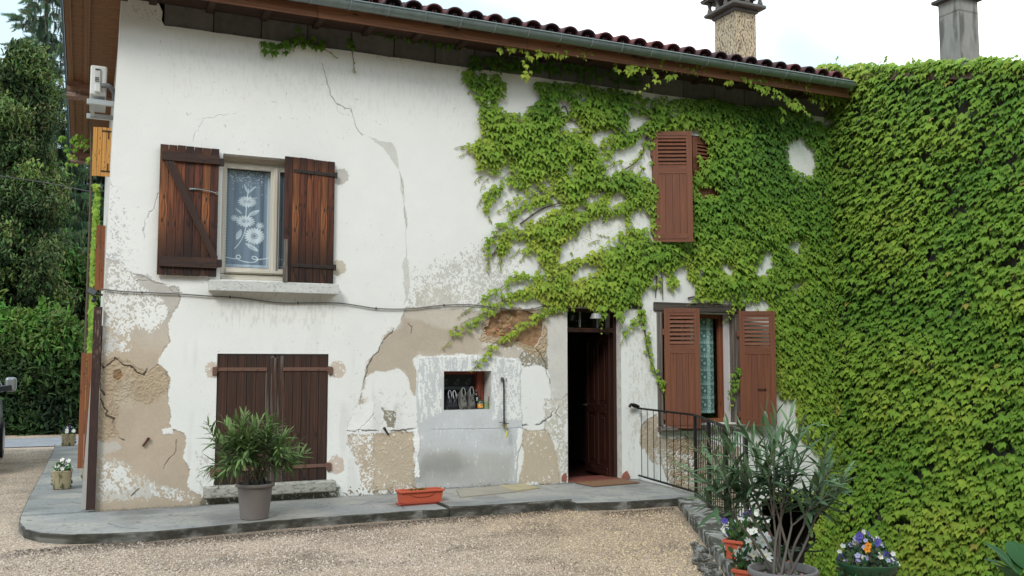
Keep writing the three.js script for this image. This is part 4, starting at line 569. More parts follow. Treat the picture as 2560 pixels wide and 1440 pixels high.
const IVH = [
  [[1477, 558], [1517, 541], [1537, 540], [1556, 540], [1565, 564], [1571, 573], [1542, 585], [1529, 595], [1504, 614], [1483, 627], [1456, 629], [1431, 637], [1406, 637], [1404, 618], [1417, 604], [1442, 589], [1448, 577], [1462, 574]],
  [[1590, 527], [1612, 529], [1627, 543], [1625, 564], [1598, 575], [1583, 562], [1579, 543]], [[1469, 500], [1490, 489], [1512, 479], [1510, 487], [1492, 500], [1473, 508]], [[1438, 527], [1460, 516], [1462, 524], [1446, 532]],
  [[1529, 497], [1546, 483], [1562, 495], [1542, 506], [1525, 516]], [[1427, 695], [1450, 670], [1473, 666], [1496, 666], [1487, 679], [1462, 687], [1435, 708]], [[1406, 325], [1421, 306], [1440, 298], [1450, 317], [1415, 328]], [[1398, 252], [1412, 255], [1424, 283], [1412, 290]],
  [[1571, 281], [1587, 292], [1625, 296], [1606, 308], [1596, 315], [1575, 327], [1577, 310]], [[1481, 356], [1488, 331], [1521, 325], [1546, 331], [1533, 344], [1502, 342], [1504, 358]],
  [[1533, 387], [1550, 377], [1587, 363], [1598, 348], [1624, 340], [1626, 440], [1608, 442], [1579, 427], [1567, 421], [1544, 429], [1519, 440], [1515, 429], [1531, 415], [1510, 408], [1510, 398], [1529, 400]], [[1500, 373], [1521, 360], [1525, 373]], [[1421, 419], [1437, 404], [1433, 427], [1423, 436]],
  [[1693, 679], [1713, 666], [1721, 715], [1707, 752], [1665, 749], [1680, 732], [1702, 713]], [[1807, 658], [1827, 671], [1826, 687], [1808, 668]], [[1890, 679], [1908, 644], [1927, 630], [1923, 654], [1937, 661], [1915, 671], [1915, 687], [1894, 689]], [[1972, 616], [2000, 602], [2004, 614], [1988, 630]], [[1979, 718], [2007, 705], [1990, 726]],
  [[1890, 768], [1910, 750], [1926, 774]], [[1974, 362], [1990, 350], [2006, 345], [2017, 366], [2029, 371], [2038, 405], [2032, 440], [2010, 436], [1988, 427], [1973, 405]], [[1255, 515], [1265, 492], [1285, 472], [1300, 480], [1340, 472], [1360, 470], [1345, 480], [1300, 495]],
  [[1645, 342], [1724, 330], [1724, 596], [1652, 598], [1652, 520], [1644, 440]], [[1728, 325], [1742, 328], [1748, 350], [1764, 352], [1772, 385], [1764, 398], [1752, 390], [1742, 380], [1740, 430], [1728, 440]], [[1745, 475], [1785, 470], [1790, 488], [1750, 490]], [[1650, 738], [1665, 722], [1700, 740], [1700, 756], [1650, 756]],
  [[1625, 470], [1645, 350], [1650, 440], [1630, 440]],
];
// arms: [points, half width, distance from wall, leaf size factor, age(0 old .. 1 young)]
const ARMS = [
  [[[1375, 468], [1355, 474], [1320, 488], [1295, 502], [1268, 516]], 8, 0.03, 0.85, 0.8], [[[1385, 490], [1345, 505], [1320, 520], [1300, 535], [1270, 555], [1245, 580], [1228, 598]], 13, 0.03, 0.9, 0.75], [[[1240, 590], [1224, 605], [1222, 630], [1220, 648]], 9, 0.03, 0.9, 0.7],
  [[[1250, 600], [1256, 625], [1252, 640]], 8, 0.03, 0.9, 0.7], [[[1370, 690], [1321, 694], [1282, 694], [1255, 718], [1216, 747], [1188, 764]], 9, 0.03, 0.85, 0.75], [[[1370, 715], [1304, 737], [1255, 751], [1235, 772], [1204, 788], [1177, 813], [1144, 832], [1128, 850]], 10, 0.03, 0.85, 0.78], [[[1330, 730], [1290, 745], [1255, 755]], 12, 0.03, 0.9, 0.7],
  [[[1401, 768], [1352, 788], [1327, 805], [1290, 829], [1265, 850], [1236, 873], [1216, 891], [1198, 908]], 9, 0.03, 0.85, 0.85], [[[1430, 765], [1400, 770], [1352, 785]], 10, 0.03, 0.9, 0.7],
  [[[1590, 745], [1600, 765], [1600, 790], [1575, 815], [1560, 845]], 9, 0.03, 0.8, 0.7], [[[1600, 780], [1612, 820], [1615, 850]], 8, 0.03, 0.8, 0.7], [[[1615, 860], [1622, 890], [1632, 920], [1642, 945], [1655, 970]], 8, 0.03, 0.8, 0.7], [[[1655, 960], [1664, 985]], 7, 0.05, 0.8, 0.75],
  [[[1500, 770], [1505, 795]], 10, 0.12, 1, 0.6], [[[1540, 775], [1555, 800]], 9, 0.12, 1, 0.6], [[[1745, 745], [1735, 752]], 6, 0.04, 0.9, 0.8], [[[1828, 765], [1826, 785], [1818, 795]], 8, 0.04, 0.8, 0.8], [[[1835, 930], [1830, 960], [1828, 1000]], 10, 0.05, 0.75, 0.5], [[[1845, 925], [1838, 985]], 8, 0.05, 0.75, 0.5],
  [[[1622, 345], [1610, 375], [1596, 396], [1580, 417]], 7, 0.03, 0.75, 0.75], [[[1605, 420], [1600, 440]], 8, 0.03, 0.8, 0.8], [[[1550, 400], [1530, 412]], 6, 0.03, 0.8, 0.8], [[[1560, 340], [1530, 350], [1500, 365]], 8, 0.03, 0.85, 0.75],
  [[[1640, 720], [1660, 690]], 8, 0.03, 0.8, 0.7], [[[1925, 1230], [1960, 1235], [2000, 1240], [2045, 1250]], 12, 0.06, 0.9, 0.8], [[[1505, 560], [1530, 535]], 6, 0.03, 0.8, 0.7],
  // hanging from under the gutter
  [[[1240, 126], [1262, 124], [1290, 122], [1312, 124], [1335, 132]], 7, 0.5, 0.95, 0.92], [[[1330, 132], [1370, 132], [1400, 138], [1425, 134], [1445, 128]], 9, 0.52, 0.95, 0.9], [[[1445, 134], [1470, 142], [1490, 148]], 9, 0.52, 0.95, 0.85], [[[1325, 140], [1312, 158], [1318, 175], [1322, 190], [1306, 198]], 7, 0.5, 0.9, 0.9],
  [[[1535, 165], [1545, 182]], 6, 0.48, 0.9, 0.75], [[[1565, 175], [1590, 178], [1610, 170], [1640, 160], [1660, 170]], 11, 0.52, 1, 0.75], [[[1630, 180], [1640, 200]], 10, 0.52, 1, 0.75], [[[1675, 200], [1690, 175], [1720, 170], [1745, 175], [1768, 190]], 13, 0.52, 1, 0.78], [[[1620, 215], [1605, 228], [1585, 238]], 4, 0.45, 0.5, 0.85],
  [[[1815, 205], [1830, 215]], 8, 0.52, 0.95, 0.92], [[[1860, 190], [1890, 195], [1920, 205], [1960, 205], [1990, 208], [2030, 218]], 13, 0.52, 1, 0.68], [[[1880, 215], [1915, 230], [1950, 240]], 12, 0.52, 1, 0.65], [[[1960, 235], [1975, 255], [2000, 270], [2010, 285]], 12, 0.45, 1, 0.62], [[[1955, 280], [1962, 305]], 9, 0.35, 1.1, 0.6], [[[2020, 240], [2050, 245], [2085, 250], [2110, 262]], 13, 0.4, 1.05, 0.75], [[[2050, 262], [2060, 275]], 7, 0.35, 1, 0.85], [[[2000, 215], [2030, 235]], 9, 0.5, 1, 0.7],
  [[[665, 118], [690, 122], [720, 112], [745, 105], [770, 108], [800, 115], [815, 125]], 13, 0.03, 1, 0.35], [[[872, 105], [880, 125], [882, 140]], 8, 0.03, 1, 0.4], [[[760, 85], [750, 100]], 12, 0.03, 1, 0.3], [[[920, 70], [1000, 85], [1060, 100], [1150, 115]], 14, 0.04, 1, 0.2], [[[1180, 160], [1300, 165], [1450, 180], [1600, 205]], 16, 0.03, 1, 0.15],
];
{
  seed(1001); const leaves = [], stems = [], N = new THREE.Vector3(0, 0, 1), polys = Object.values(IV), bb = polys.map(box2), hb = IVH.map(box2);
  const q0 = wz(1160, 1270), q1 = wz(2100, 1270), sp = 0.043;
  for (let y = -1.7; y < 5.5; y += sp) for (let x = q0.x - 0.1; x < 10.74; x += sp) {
    const px = x + rr(-0.5, 0.5) * sp, py = y + rr(-0.5, 0.5) * sp, [u, v] = toPx(new THREE.Vector3(px, py, 0.05)); let e = -1e9;
    const ww = 7 * (fbm(px * 6, py * 6, 401, 3) - 0.5) * 2;
    for (let k = 0; k < polys.length; k++) { const b = bb[k]; if (u < b[0] - 8 || u > b[2] + 8 || v < b[1] - 8 || v > b[3] + 8) continue; e = Math.max(e, sdPoly(u, v, polys[k])); if (e > 30) break; }
    e += ww; if (e < 0) continue; let out = false;
    for (let k = 0; k < IVH.length; k++) { const b = hb[k]; if (u < b[0] - 12 || u > b[2] + 12 || v < b[1] - 12 || v > b[3] + 12) continue; const h = -sdPoly(u, v, IVH[k]) + 0.5 * ww; if (h < 3) { out = true; break; } e = Math.min(e, h + 4); }
    if (out) continue;
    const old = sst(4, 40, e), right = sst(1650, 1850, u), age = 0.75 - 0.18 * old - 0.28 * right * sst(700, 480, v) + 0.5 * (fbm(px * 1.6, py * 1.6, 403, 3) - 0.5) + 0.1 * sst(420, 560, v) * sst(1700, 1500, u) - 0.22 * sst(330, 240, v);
    if (fbm(px * 3.1, py * 3.1, 405, 3) < 0.26 && rnd() < 0.6) continue;
    const dep = rr(0.02, 0.05 + 0.06 * old), s = rr(0.07, 0.108) * mix(0.8, 1.06, old) * mix(1, 1.12, sst(330, 230, v));
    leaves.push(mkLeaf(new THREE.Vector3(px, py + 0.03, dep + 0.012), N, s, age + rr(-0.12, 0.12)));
    if (old > 0.6 && rnd() < 0.35) leaves.push(mkLeaf(new THREE.Vector3(px + rr(-0.03, 0.03), py + rr(-0.03, 0.03), 0.025), N, s * 0.9, age - 0.25));
  }
  for (const [pts, hw, z, sf, age] of ARMS) {
    const P = pts.map(([x, y]) => wz(x, y, z)), c = new THREE.CatmullRomCurve3(P), L = c.getLength(), m = hw / 180;
    const n = Math.max(3, Math.round(L * m * 2 * 330 + L * 8));
    for (let i = 0; i < n; i++) { const t = rnd(), p = c.getPointAt(t), f = mix(1, 0.6, t); leaves.push(mkLeaf(p.clone().add(new THREE.Vector3(rr(-m, m), rr(-m, m) + 0.03, rr(0, 0.04))), N, rr(0.07, 0.1) * sf * mix(1, 0.8, t), age + rr(-0.12, 0.15), { tilt: z > 0.2 ? rr(-0.1, 0.6) : rr(0.15, 0.8) })); }
    if (z < 0.3) { const e = P[P.length - 1].clone(), d = e.clone().sub(P[P.length - 2]).normalize(); const tip = e.clone().addScaledVector(d, rr(0.12, 0.22)); tip.z = 0.012; stems.push(taper([P[0], ...P.slice(1), tip].map((p) => p.clone().setZ(Math.min(p.z, 0.03))), 0.006, 0.0025, 5)); for (let i = 0; i < 6; i++) { const p = e.clone().lerp(tip, rr(0.1, 1)); leaves.push(mkLeaf(p.add(new THREE.Vector3(rr(-0.01, 0.01), rr(-0.01, 0.015), 0.01)), N, rr(0.015, 0.03), 0.95, { tiny: true })); } }
    else stems.push(taper(P, 0.005, 0.0025, 5));
  }
  // bare shoot ends that feel their way over the plaster
  for (const [a, b] of [[[1165, 365], [1135, 372]], [[1172, 378], [1148, 392]], [[1205, 440], [1186, 455]], [[1222, 445], [1200, 478]], [[1208, 490], [1192, 520]], [[1222, 540], [1230, 562]], [[1222, 652], [1222, 690]], [[1256, 648], [1250, 682]], [[1310, 640], [1298, 656]], [[1300, 620], [1275, 645]], [[1352, 660], [1345, 682]], [[1285, 430], [1255, 445]], [[1448, 578], [1440, 602]], [[1475, 560], [1474, 588]], [[1500, 600], [1470, 610]], [[1525, 592], [1490, 585]], [[1190, 228], [1168, 232]], [[1335, 265], [1315, 268]], [[1430, 635], [1425, 630]], [[1182, 765], [1142, 795]], [[1200, 790], [1150, 810]], [[1200, 908], [1185, 922]], [[1290, 835], [1205, 875]], [[1215, 893], [1180, 905]]]) {
    const A = wz(...a, 0.015), B = wz(...b, 0.012), mdl = A.clone().lerp(B, 0.5).add(new THREE.Vector3(rr(-0.02, 0.02), rr(-0.02, 0.02), 0)); stems.push(taper([A, mdl, B], 0.004, 0.002, 4));
    for (let i = 0; i < 9; i++) { const p = A.clone().lerp(B, rnd()); leaves.push(mkLeaf(p.add(new THREE.Vector3(rr(-0.012, 0.012), rr(-0.012, 0.012), 0.008)), N, rr(0.012, 0.028), 0.9, { tiny: true })); }
  }
  // woody runners
  for (const r of [[[1640, 300], [1600, 325], [1560, 333], [1520, 322], [1490, 318]], [[1640, 318], [1600, 336], [1560, 352], [1500, 370], [1480, 378]], [[1626, 322], [1615, 350], [1605, 385], [1590, 405], [1560, 425], [1480, 470], [1380, 490]], [[1390, 285], [1412, 265], [1425, 300], [1440, 305]], [[1360, 310], [1390, 300], [1415, 290]], [[1700, 640], [1600, 660], [1500, 640], [1430, 660], [1390, 680]], [[1700, 620], [1660, 625], [1620, 605], [1580, 640]], [[1654, 676], [1655, 700], [1657, 750]], [[1642, 690], [1640, 720], [1638, 745]], [[1600, 745], [1605, 790], [1622, 880], [1650, 960]], [[1850, 620], [1900, 640], [1930, 600]], [[1720, 745], [1760, 735], [1800, 700]], [[1832, 770], [1838, 850], [1836, 930]], [[1500, 480], [1520, 470], [1560, 430]], [[1300, 560], [1360, 520], [1440, 500]], [[1230, 640], [1260, 600], [1340, 570]], [[1420, 690], [1470, 650], [1540, 640]]]) stems.push(taper(r.map(([x, y]) => wz(x, y, 0.02 + 0.01 * rnd())), 0.013, 0.005, 5));
  plant('climbing_ivy', 'bright green three-lobed ivy trained over the white house front around the shutters', 'ivy', [9.5, 0, 0.05], leaves, stems, vineMat);
}
// ---- on the wing: a thick shingle of larger leaves, right over the top
{
  seed(2002); const leaves = [], stems = [], N = new THREE.Vector3(-1, 0, 0), sp = 0.055;
  for (let z = -0.3; z < 5.6; z += sp) { const top = wingTop(z); for (let y = -2.4; y < top + 0.06; y += sp) {
    const pz = z + rr(-0.5, 0.5) * sp, py = y + rr(-0.5, 0.5) * sp; const [, , dd] = [0, 0, 0];
    const lump = fbm(pz * 1.3, py * 1.3, 501, 4), gap = fbm(pz * 5, py * 8, 505, 2);
    if (gap < 0.27 && rnd() < 0.8) continue; if (rnd() < 0.08) continue;
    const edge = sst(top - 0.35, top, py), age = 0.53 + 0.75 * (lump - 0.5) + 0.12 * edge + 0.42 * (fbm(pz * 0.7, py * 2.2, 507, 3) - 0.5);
    const s = 0.07 + 0.06 * Math.pow(rnd(), 1.2), dep = 0.03 + 0.22 * Math.max(0, lump - 0.28) + rr(0, 0.1);
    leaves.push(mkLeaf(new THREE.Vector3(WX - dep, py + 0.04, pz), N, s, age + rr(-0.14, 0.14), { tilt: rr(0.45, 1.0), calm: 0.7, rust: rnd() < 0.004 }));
    if (rnd() < 0.15) leaves.push(mkLeaf(new THREE.Vector3(WX - dep * 0.5, py, pz), N, s, age - 0.3));
  } }
  for (let i = 0; i < 1500; i++) { const z = rr(-0.4, 5.6), t = rnd(), bump = 0.1 * fbm(z * 2.1, 1, 511, 4); leaves.push(mkLeaf(new THREE.Vector3(WX - 0.12 + t * 0.55, wingTop(z) + bump * (1 - (t - 0.3) ** 2) + rr(-0.1, 0.08), z), N, rr(0.09, 0.135), 0.66 + rr(-0.12, 0.14), { tilt: rr(0.5, 1.35) })); }
  for (let i = 0; i < 4; i++) { const z = rr(-0.2, 3.4), y = wingTop(z) + 0.1, a = new THREE.Vector3(WX - 0.05, y, z), b = new THREE.Vector3(WX - 0.08, y + rr(0.06, 0.14), z + rr(-0.12, 0.12)); stems.push(taper([a, b], 0.004, 0.002, 4)); for (let k = 0; k < 5; k++) leaves.push(mkLeaf(a.clone().lerp(b, rr(0.2, 1)), N, rr(0.03, 0.06), 0.85)); }
  for (let i = 0; i < 10; i++) { const z = rr(0.2, 5); stems.push(taper([[WX - 0.02, -2.3, z], [WX - 0.03, 0, z + rr(-0.4, 0.4)], [WX - 0.03, 2.5, z + rr(-0.7, 0.7)], [WX - 0.03, 4.5, z + rr(-0.9, 0.9)]], 0.022, 0.006, 6)); }
  plant('climbing_ivy', 'solid curtain of overlapping ivy leaves covering the whole wing at the right', 'ivy', [WX - 0.1, -2.2, 2], leaves, stems, vineMat);
}
// ---- the yellowish climber on the far side wall, beyond the left corner
{
  seed(3003); const leaves = [], N = new THREE.Vector3(-0.6, 0, 0.8).normalize();
  for (let i = 0; i < 1500; i++) { const y = rr(0.9, 4.15), z = rr(-6.6, -3.2), e = 0.1 * fbm(y * 1.7, z, 521, 3); leaves.push(mkLeaf(new THREE.Vector3(0.15 - e * rr(0.3, 1), y, z), N, rr(0.06, 0.1), 0.6 + rr(-0.3, 0.3))); }
  for (let i = 0; i < 55; i++) { const q = atDepth(150 + 85 * rnd(), 352 + rr(-16, 26) + (rnd() < 0.2 ? 35 : 0), 16.5); leaves.push(mkLeaf(q, N, rr(0.06, 0.1), 0.45 + rr(-0.4, 0.3), { tilt: rr(-0.1, 0.6) })); }
  const stem = taper([[0.13, 0, -4.5], [0.05, 1.5, -4.4], [0.04, 3, -4.6], [0.03, 4.6, -5], [0, 5.5, -5.4]], 0.03, 0.01);
  plant('climbing_ivy', 'yellow-green climber on the side wall, seen past the left corner of the house', 'ivy', [0.1, 0, -4.5], leaves, [stem], vineMat);
}
// ================================================================ ground, paving, retaining wall
const GY = -0.09;
const PITL = [[7.4, -3.2], [7.4, -0.3], [7.03, -0.2], [7.0, 0.05], [6.78, 1.78], [5.0, 5.25], [4.62, 5.95]];
const frontA = atDepth(1950, 1300, 6.9), frontB = atDepth(4200, 1300, 6.9);
const PIT = [...PITL, [frontA.x + 0.55, frontA.z], [frontB.x, frontB.z], [10.8, -3.2]];
const gravelTex = (() => { // loose pale gravel, 5 m across
  const S = 2048, d = new Uint8Array(S * S * 4), b = new Uint8Array(S * S * 4), G = 400, c = S / G, H = new Float32Array(S * S).fill(-1), T = [L3(222, 206, 190), L3(206, 190, 175), L3(196, 180, 166), L3(228, 214, 202), L3(186, 166, 148), L3(204, 184, 164), L3(160, 146, 134)];
  for (let k = 0; k < S * S; k++) { const u = (k % S) / S, v = Math.floor(k / S) / S, f = 0.55 + 0.5 * vn(u * 500, v * 500, 611, 500, 500) ; const e = vn(u * 14, v * 14, 612, 14, 14); const s = 0.78 * f * (0.8 + 0.4 * e), q = L3(166, 148, 132); for (let n = 0; n < 3; n++) d[k * 4 + n] = toS(q[n] * s); d[k * 4 + 3] = b[k * 4 + 3] = 255; }
  seed(61);
  for (let n = 0; n < 190000; n++) { const x = rnd() * S, y = rnd() * S, r = c * rr(0.22, 0.58), a = rnd() * 3.14, el = rr(0.6, 1), t = T[ri(7)], br = rr(0.75, 1.15), ca = Math.cos(a), sa = Math.sin(a), den = vn(x / S * 9, y / S * 9, 613, 9, 9); if (den < 0.36 && rnd() < 0.55) continue;
    for (let j = Math.floor(y - r); j <= y + r; j++) for (let i = Math.floor(x - r); i <= x + r; i++) { const dx = i - x, dy = j - y, p = (dx * ca + dy * sa) / r, q = (dy * ca - dx * sa) / (r * el), m = p * p + q * q; if (m > 1) continue; const k = ((j + S) % S) * S + (i + S) % S, h = Math.sqrt(1 - m) * r; for (let z = 0; z < 3; z++) d[k * 4 + z] = toS(t[z] * br); b[k * 4] = b[k * 4 + 1] = b[k * 4 + 2] = clamp(h / 4) * 255; } }
  return [pack(d, S, S, true), pack(b, S, S, false)];
})();
{
  const axis = (lo, hi, a, b, st) => { const r = []; for (const v of lo) r.push(v); for (let v = a; v <= b + 1e-6; v += st) r.push(v); for (const v of hi) r.push(v); return r; };
  const xs = axis([-250, -120, -60, -30, -18, -12, -9], [16, 22, 40, 90, 250], -7, 13, 0.16), zs = axis([-250, -120, -60, -30, -22, -17], [14, 20, 40, 100, 250], -14, 12.2, 0.16);
  const P = [], U = [], Cv = [], I = [], nx = xs.length;
  for (const z of zs) for (const x of xs) {
    const inside = inPoly(x, z, PIT); P.push(x, inside ? -2.35 : GY + 0.012 * (fbm(x * 1.1, z * 1.1, 601, 3) - 0.5), z); U.push(x / 5, z / 5);
    let k = 1.27 + 0.3 * (fbm(x * 0.55, z * 0.55, 603, 4) - 0.5); const drive = sst(0.6, -0.8, x) * sst(3.2, 0.5, z), warm = sst(2.5, 5, x);
    const deb = sst(0.58, 0.72, fbm(x * 1.6, z * 2.6, 605, 4)) * 0.32; k *= 1 - deb;
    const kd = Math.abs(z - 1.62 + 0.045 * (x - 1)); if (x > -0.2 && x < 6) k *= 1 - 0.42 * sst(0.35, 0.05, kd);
    let c = [k * 1.0, k * 0.95, k * 0.895]; c = lerp3(c, [k * 1.02, k * 0.93, k * 0.8], warm * 0.8); c = lerp3(c, [0.78 * k + 0.46, 0.75 * k + 0.44, 0.71 * k + 0.43], drive); Cv.push(...c);
  }
  for (let j = 0; j < zs.length - 1; j++) for (let i = 0; i < nx - 1; i++) { const a = j * nx + i; I.push(a, a + nx, a + 1, a + 1, a + nx, a + nx + 1); }
  const g = new THREE.BufferGeometry(); g.setAttribute('position', new THREE.Float32BufferAttribute(P, 3)); g.setAttribute('uv', new THREE.Float32BufferAttribute(U, 2)); g.setAttribute('color', new THREE.Float32BufferAttribute(Cv, 3)); g.setIndex(I); g.computeVertexNormals();
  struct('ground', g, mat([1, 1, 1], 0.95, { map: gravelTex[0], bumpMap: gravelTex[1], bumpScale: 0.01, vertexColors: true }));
  // loose stones and dark leaf litter
  seed(71); const peb = variants(2, (i) => shake(new THREE.IcosahedronGeometry(1, 0), 0.35, 1.3, i)), L = [[], []], D = [];
  const spot = () => { const l = rr(-4.6, 3.3), d = 6.4 + 5.2 * Math.pow(rnd(), 1.3), p = CAM.clone().addScaledVector(new THREE.Vector3(Math.sin(YAW), 0, -Math.cos(YAW)), d).addScaledVector(RT, l * d / 8); return p; };
  const front = (x) => (x < 0.65 ? 1.55 : x < 5.3 ? 1.6 - 0.045 * x + 0.08 : 1.9);
  for (let i = 0; i < 26000; i++) { const p = spot(); if (p.z < front(p.x) || inPoly(p.x, p.z, PIT) || p.x > 6.3 - 0.5 * (p.z - 1.8)) continue; const s = rr(0.004, 0.0095); const m = new THREE.Matrix4().makeRotationFromEuler(new THREE.Euler(rr(0, 6), rr(0, 6), rr(0, 6))).scale(new THREE.Vector3(s * 1.3, s * 0.8, s)).setPosition(p.x, GY + s * 0.3, p.z); const w = sst(2.5, 5, p.x), t = rr(0.65, 1.1); L[i & 1].push({ m, c: col(lerp3(L3(212, 198, 186), L3(214, 192, 158), w).map((c) => c * t)) }); }
  const holder = thing('loose_gravel', 'loose pale gravel scattered over the yard', 'gravel', [3, GY, 4]); holder.userData.kind = 'stuff'; peb.forEach((g2, i) => copies(holder, 'pebbles', g2, mat([1, 1, 1], 0.95), L[i]));
  const bit = new THREE.PlaneGeometry(1, 0.4).rotateX(-Math.PI / 2);
  for (let i = 0; i < 12400; i++) { let p; if (i > 11000) { const x = rr(0.2, 6.9); p = new THREE.Vector3(x, 0, Math.abs(rr(-1, 1) * rnd()) * 0.1 + 0.012); const s = rr(0.006, 0.016); D.push({ m: new THREE.Matrix4().makeRotationFromEuler(new THREE.Euler(rr(-0.4, 0.4), rr(0, 6.3), rr(-0.4, 0.4))).scale(new THREE.Vector3(s, s, s)).setPosition(p.x, x > 3.73 && x < 5.26 ? 0.03 : 0.008, p.z), c: col([0.08 * rr(0.6, 2.2), 0.065 * rr(0.6, 2.2), 0.05]) }); continue; } if (i < 4600) { const x = rr(-0.5, 6.4); p = new THREE.Vector3(x, 0, front(x) + Math.abs(rr(-1, 1) * rr(0, 0.45))); } else { p = spot(); if (fbm(p.x * 1.6, p.z * 2.6, 605, 4) < 0.5 && rnd() < 0.93) continue; } if (p.z < front(p.x) - 0.02 || inPoly(p.x, p.z, PIT) || p.x > 6.35 - 0.5 * (p.z - 1.8)) continue; const s = rr(0.008, 0.024); D.push({ m: new THREE.Matrix4().makeRotationFromEuler(new THREE.Euler(rr(-0.4, 0.4), rr(0, 6.3), rr(-0.4, 0.4))).scale(new THREE.Vector3(s, s, s)).setPosition(p.x, GY + 0.008, p.z), c: col([0.07 * rr(0.6, 1.8), 0.055 * rr(0.6, 1.6), 0.045]) }); }
  const lit = thing('leaf_litter', 'dark crumbled leaf litter along the kerb and in patches on the gravel', 'leaf litter', [3, GY, 2]); lit.userData.kind = 'stuff'; copies(lit, 'litter', bit, mat([1, 1, 1], 0.9, { side: THREE.DoubleSide }), D);
}
// ---- paving along the house
const pavTop = (() => { // one sheet of worn concrete, 6 m across, with its cracks, stains and dirty inner edge
  const CR = [[[700, 1330], [760, 1322], [800, 1310], [860, 1306]], [[270, 1308], [300, 1318], [345, 1322]], [[120, 1262], [180, 1255], [240, 1268]], [[900, 1262], [930, 1254], [960, 1256]], [[1010, 1272], [1000, 1250], [1012, 1232]], [[1555, 1225], [1600, 1222], [1660, 1232]]].map((l) => l.map(([x, y]) => { const p = wy(x, y); return [p.x, p.z]; })), cb = CR.map(box2);
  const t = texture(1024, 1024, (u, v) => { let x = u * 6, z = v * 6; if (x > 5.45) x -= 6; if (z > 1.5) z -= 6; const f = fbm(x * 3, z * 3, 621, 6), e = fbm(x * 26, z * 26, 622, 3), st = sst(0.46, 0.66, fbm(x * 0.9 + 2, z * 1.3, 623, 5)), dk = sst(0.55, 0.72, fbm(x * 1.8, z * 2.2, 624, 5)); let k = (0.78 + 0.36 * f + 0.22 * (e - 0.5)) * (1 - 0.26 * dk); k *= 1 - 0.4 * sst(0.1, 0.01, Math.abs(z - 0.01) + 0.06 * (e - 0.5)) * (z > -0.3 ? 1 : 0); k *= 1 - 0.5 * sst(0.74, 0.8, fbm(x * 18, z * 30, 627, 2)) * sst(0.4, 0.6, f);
    for (let q = 0; q < CR.length; q++) { const b = cb[q]; if (x < b[0] - 0.1 || x > b[2] + 0.1 || z < b[1] - 0.1 || z > b[3] + 0.1) continue; const j = 0.03 * (fbm(x * 16, z * 16, 628, 2) - 0.5); for (let i = 1; i < CR[q].length; i++) k *= 1 - 0.55 * sst(0.014, 0.003, segD(x + j, z + j, CR[q][i - 1], CR[q][i])[0]); }
    return lerp3(L3(146, 146, 145), L3(166, 162, 155), st).map((c) => c * k); });
  t.repeat.set(1 / 6, 1 / 6); const b = texture(512, 512, (u, v) => [fbm(u * 60, v * 60, 625, 4), 0, 0], { srgb: false }); b.repeat.set(0.5, 0.5); return mat([1, 1, 1], 0.9, { map: t, bumpMap: b, bumpScale: 0.008 }); })();
const kerbMat = (() => { const t = texture(512, 128, (u, v) => { const f = fbm(u * 20, v * 5, 631, 5), m = sst(0.25, 0.6, fbm(u * 9, v * 3, 632, 4)), k = 0.4 + 0.9 * f; return lerp3(L3(132, 130, 124), L3(70, 68, 60), m).map((c) => c * k * (0.6 + 0.8 * fbm(u * 60, v * 14, 633, 2))); }); t.repeat.set(0.5, 4); return mat([1, 1, 1], 0.95, { map: t }); })();
function slab(name, pts, y1, y0, m = pavTop, ragged = 0.02) { // pts in (x, z), clockwise seen from above or not; top face with a worn edge and an uneven front
  const s = new THREE.Shape(pts.map(([x, z]) => new THREE.Vector2(x, -z))), g = new THREE.ExtrudeGeometry(s, { depth: y1 - y0 - 0.012, bevelEnabled: true, bevelThickness: 0.012, bevelSize: 0.012, bevelOffset: -0.012, bevelSegments: 2, curveSegments: 4 }).rotateX(-Math.PI / 2).translate(0, y0, 0);
  const p = g.attributes.position; for (let i = 0; i < p.count; i++) { const y = p.getY(i); if (ragged && y < y1 - 0.03) { const x = p.getX(i), z = p.getZ(i), a = ragged * (fbm(x * 4, z * 4, 641, 3) - 0.6); p.setXYZ(i, x, y, z + a); } }
  g.computeVertexNormals(); uvFrom(g, (x, y, z) => x, (x, y, z) => z); const side = g.clone(); const pos = g.attributes.position, uv = side.attributes.uv;
  const nrm = g.attributes.normal, u2 = g.attributes.uv; for (let i = 0; i < pos.count; i++) if (Math.abs(nrm.getY(i)) < 0.6) u2.setXY(i, pos.getX(i) - pos.getZ(i), pos.getY(i));
  return struct(name, g, [m, kerbMat]);
}
const dense = (pts, st = 0.12) => { const o = []; for (let i = 0; i < pts.length; i++) { const a = pts[i], b = pts[(i + 1) % pts.length], L = Math.hypot(b[0] - a[0], b[1] - a[1]), n = Math.max(1, Math.ceil(L / st)); for (let k = 0; k < n; k++) { const x = mix(a[0], b[0], k / n), z = mix(a[1], b[1], k / n), j = 0.014 * (fbm(x * 5, z * 5, 645, 2) - 0.5); o.push([x + j, z + j]); } } return o; };
const arc = (cx, cz, r, a0, a1, n) => Array.from({ length: n + 1 }, (_, i) => { const a = mix(a0, a1, i / n); return [cx + r * Math.cos(a), cz + r * Math.sin(a)]; });
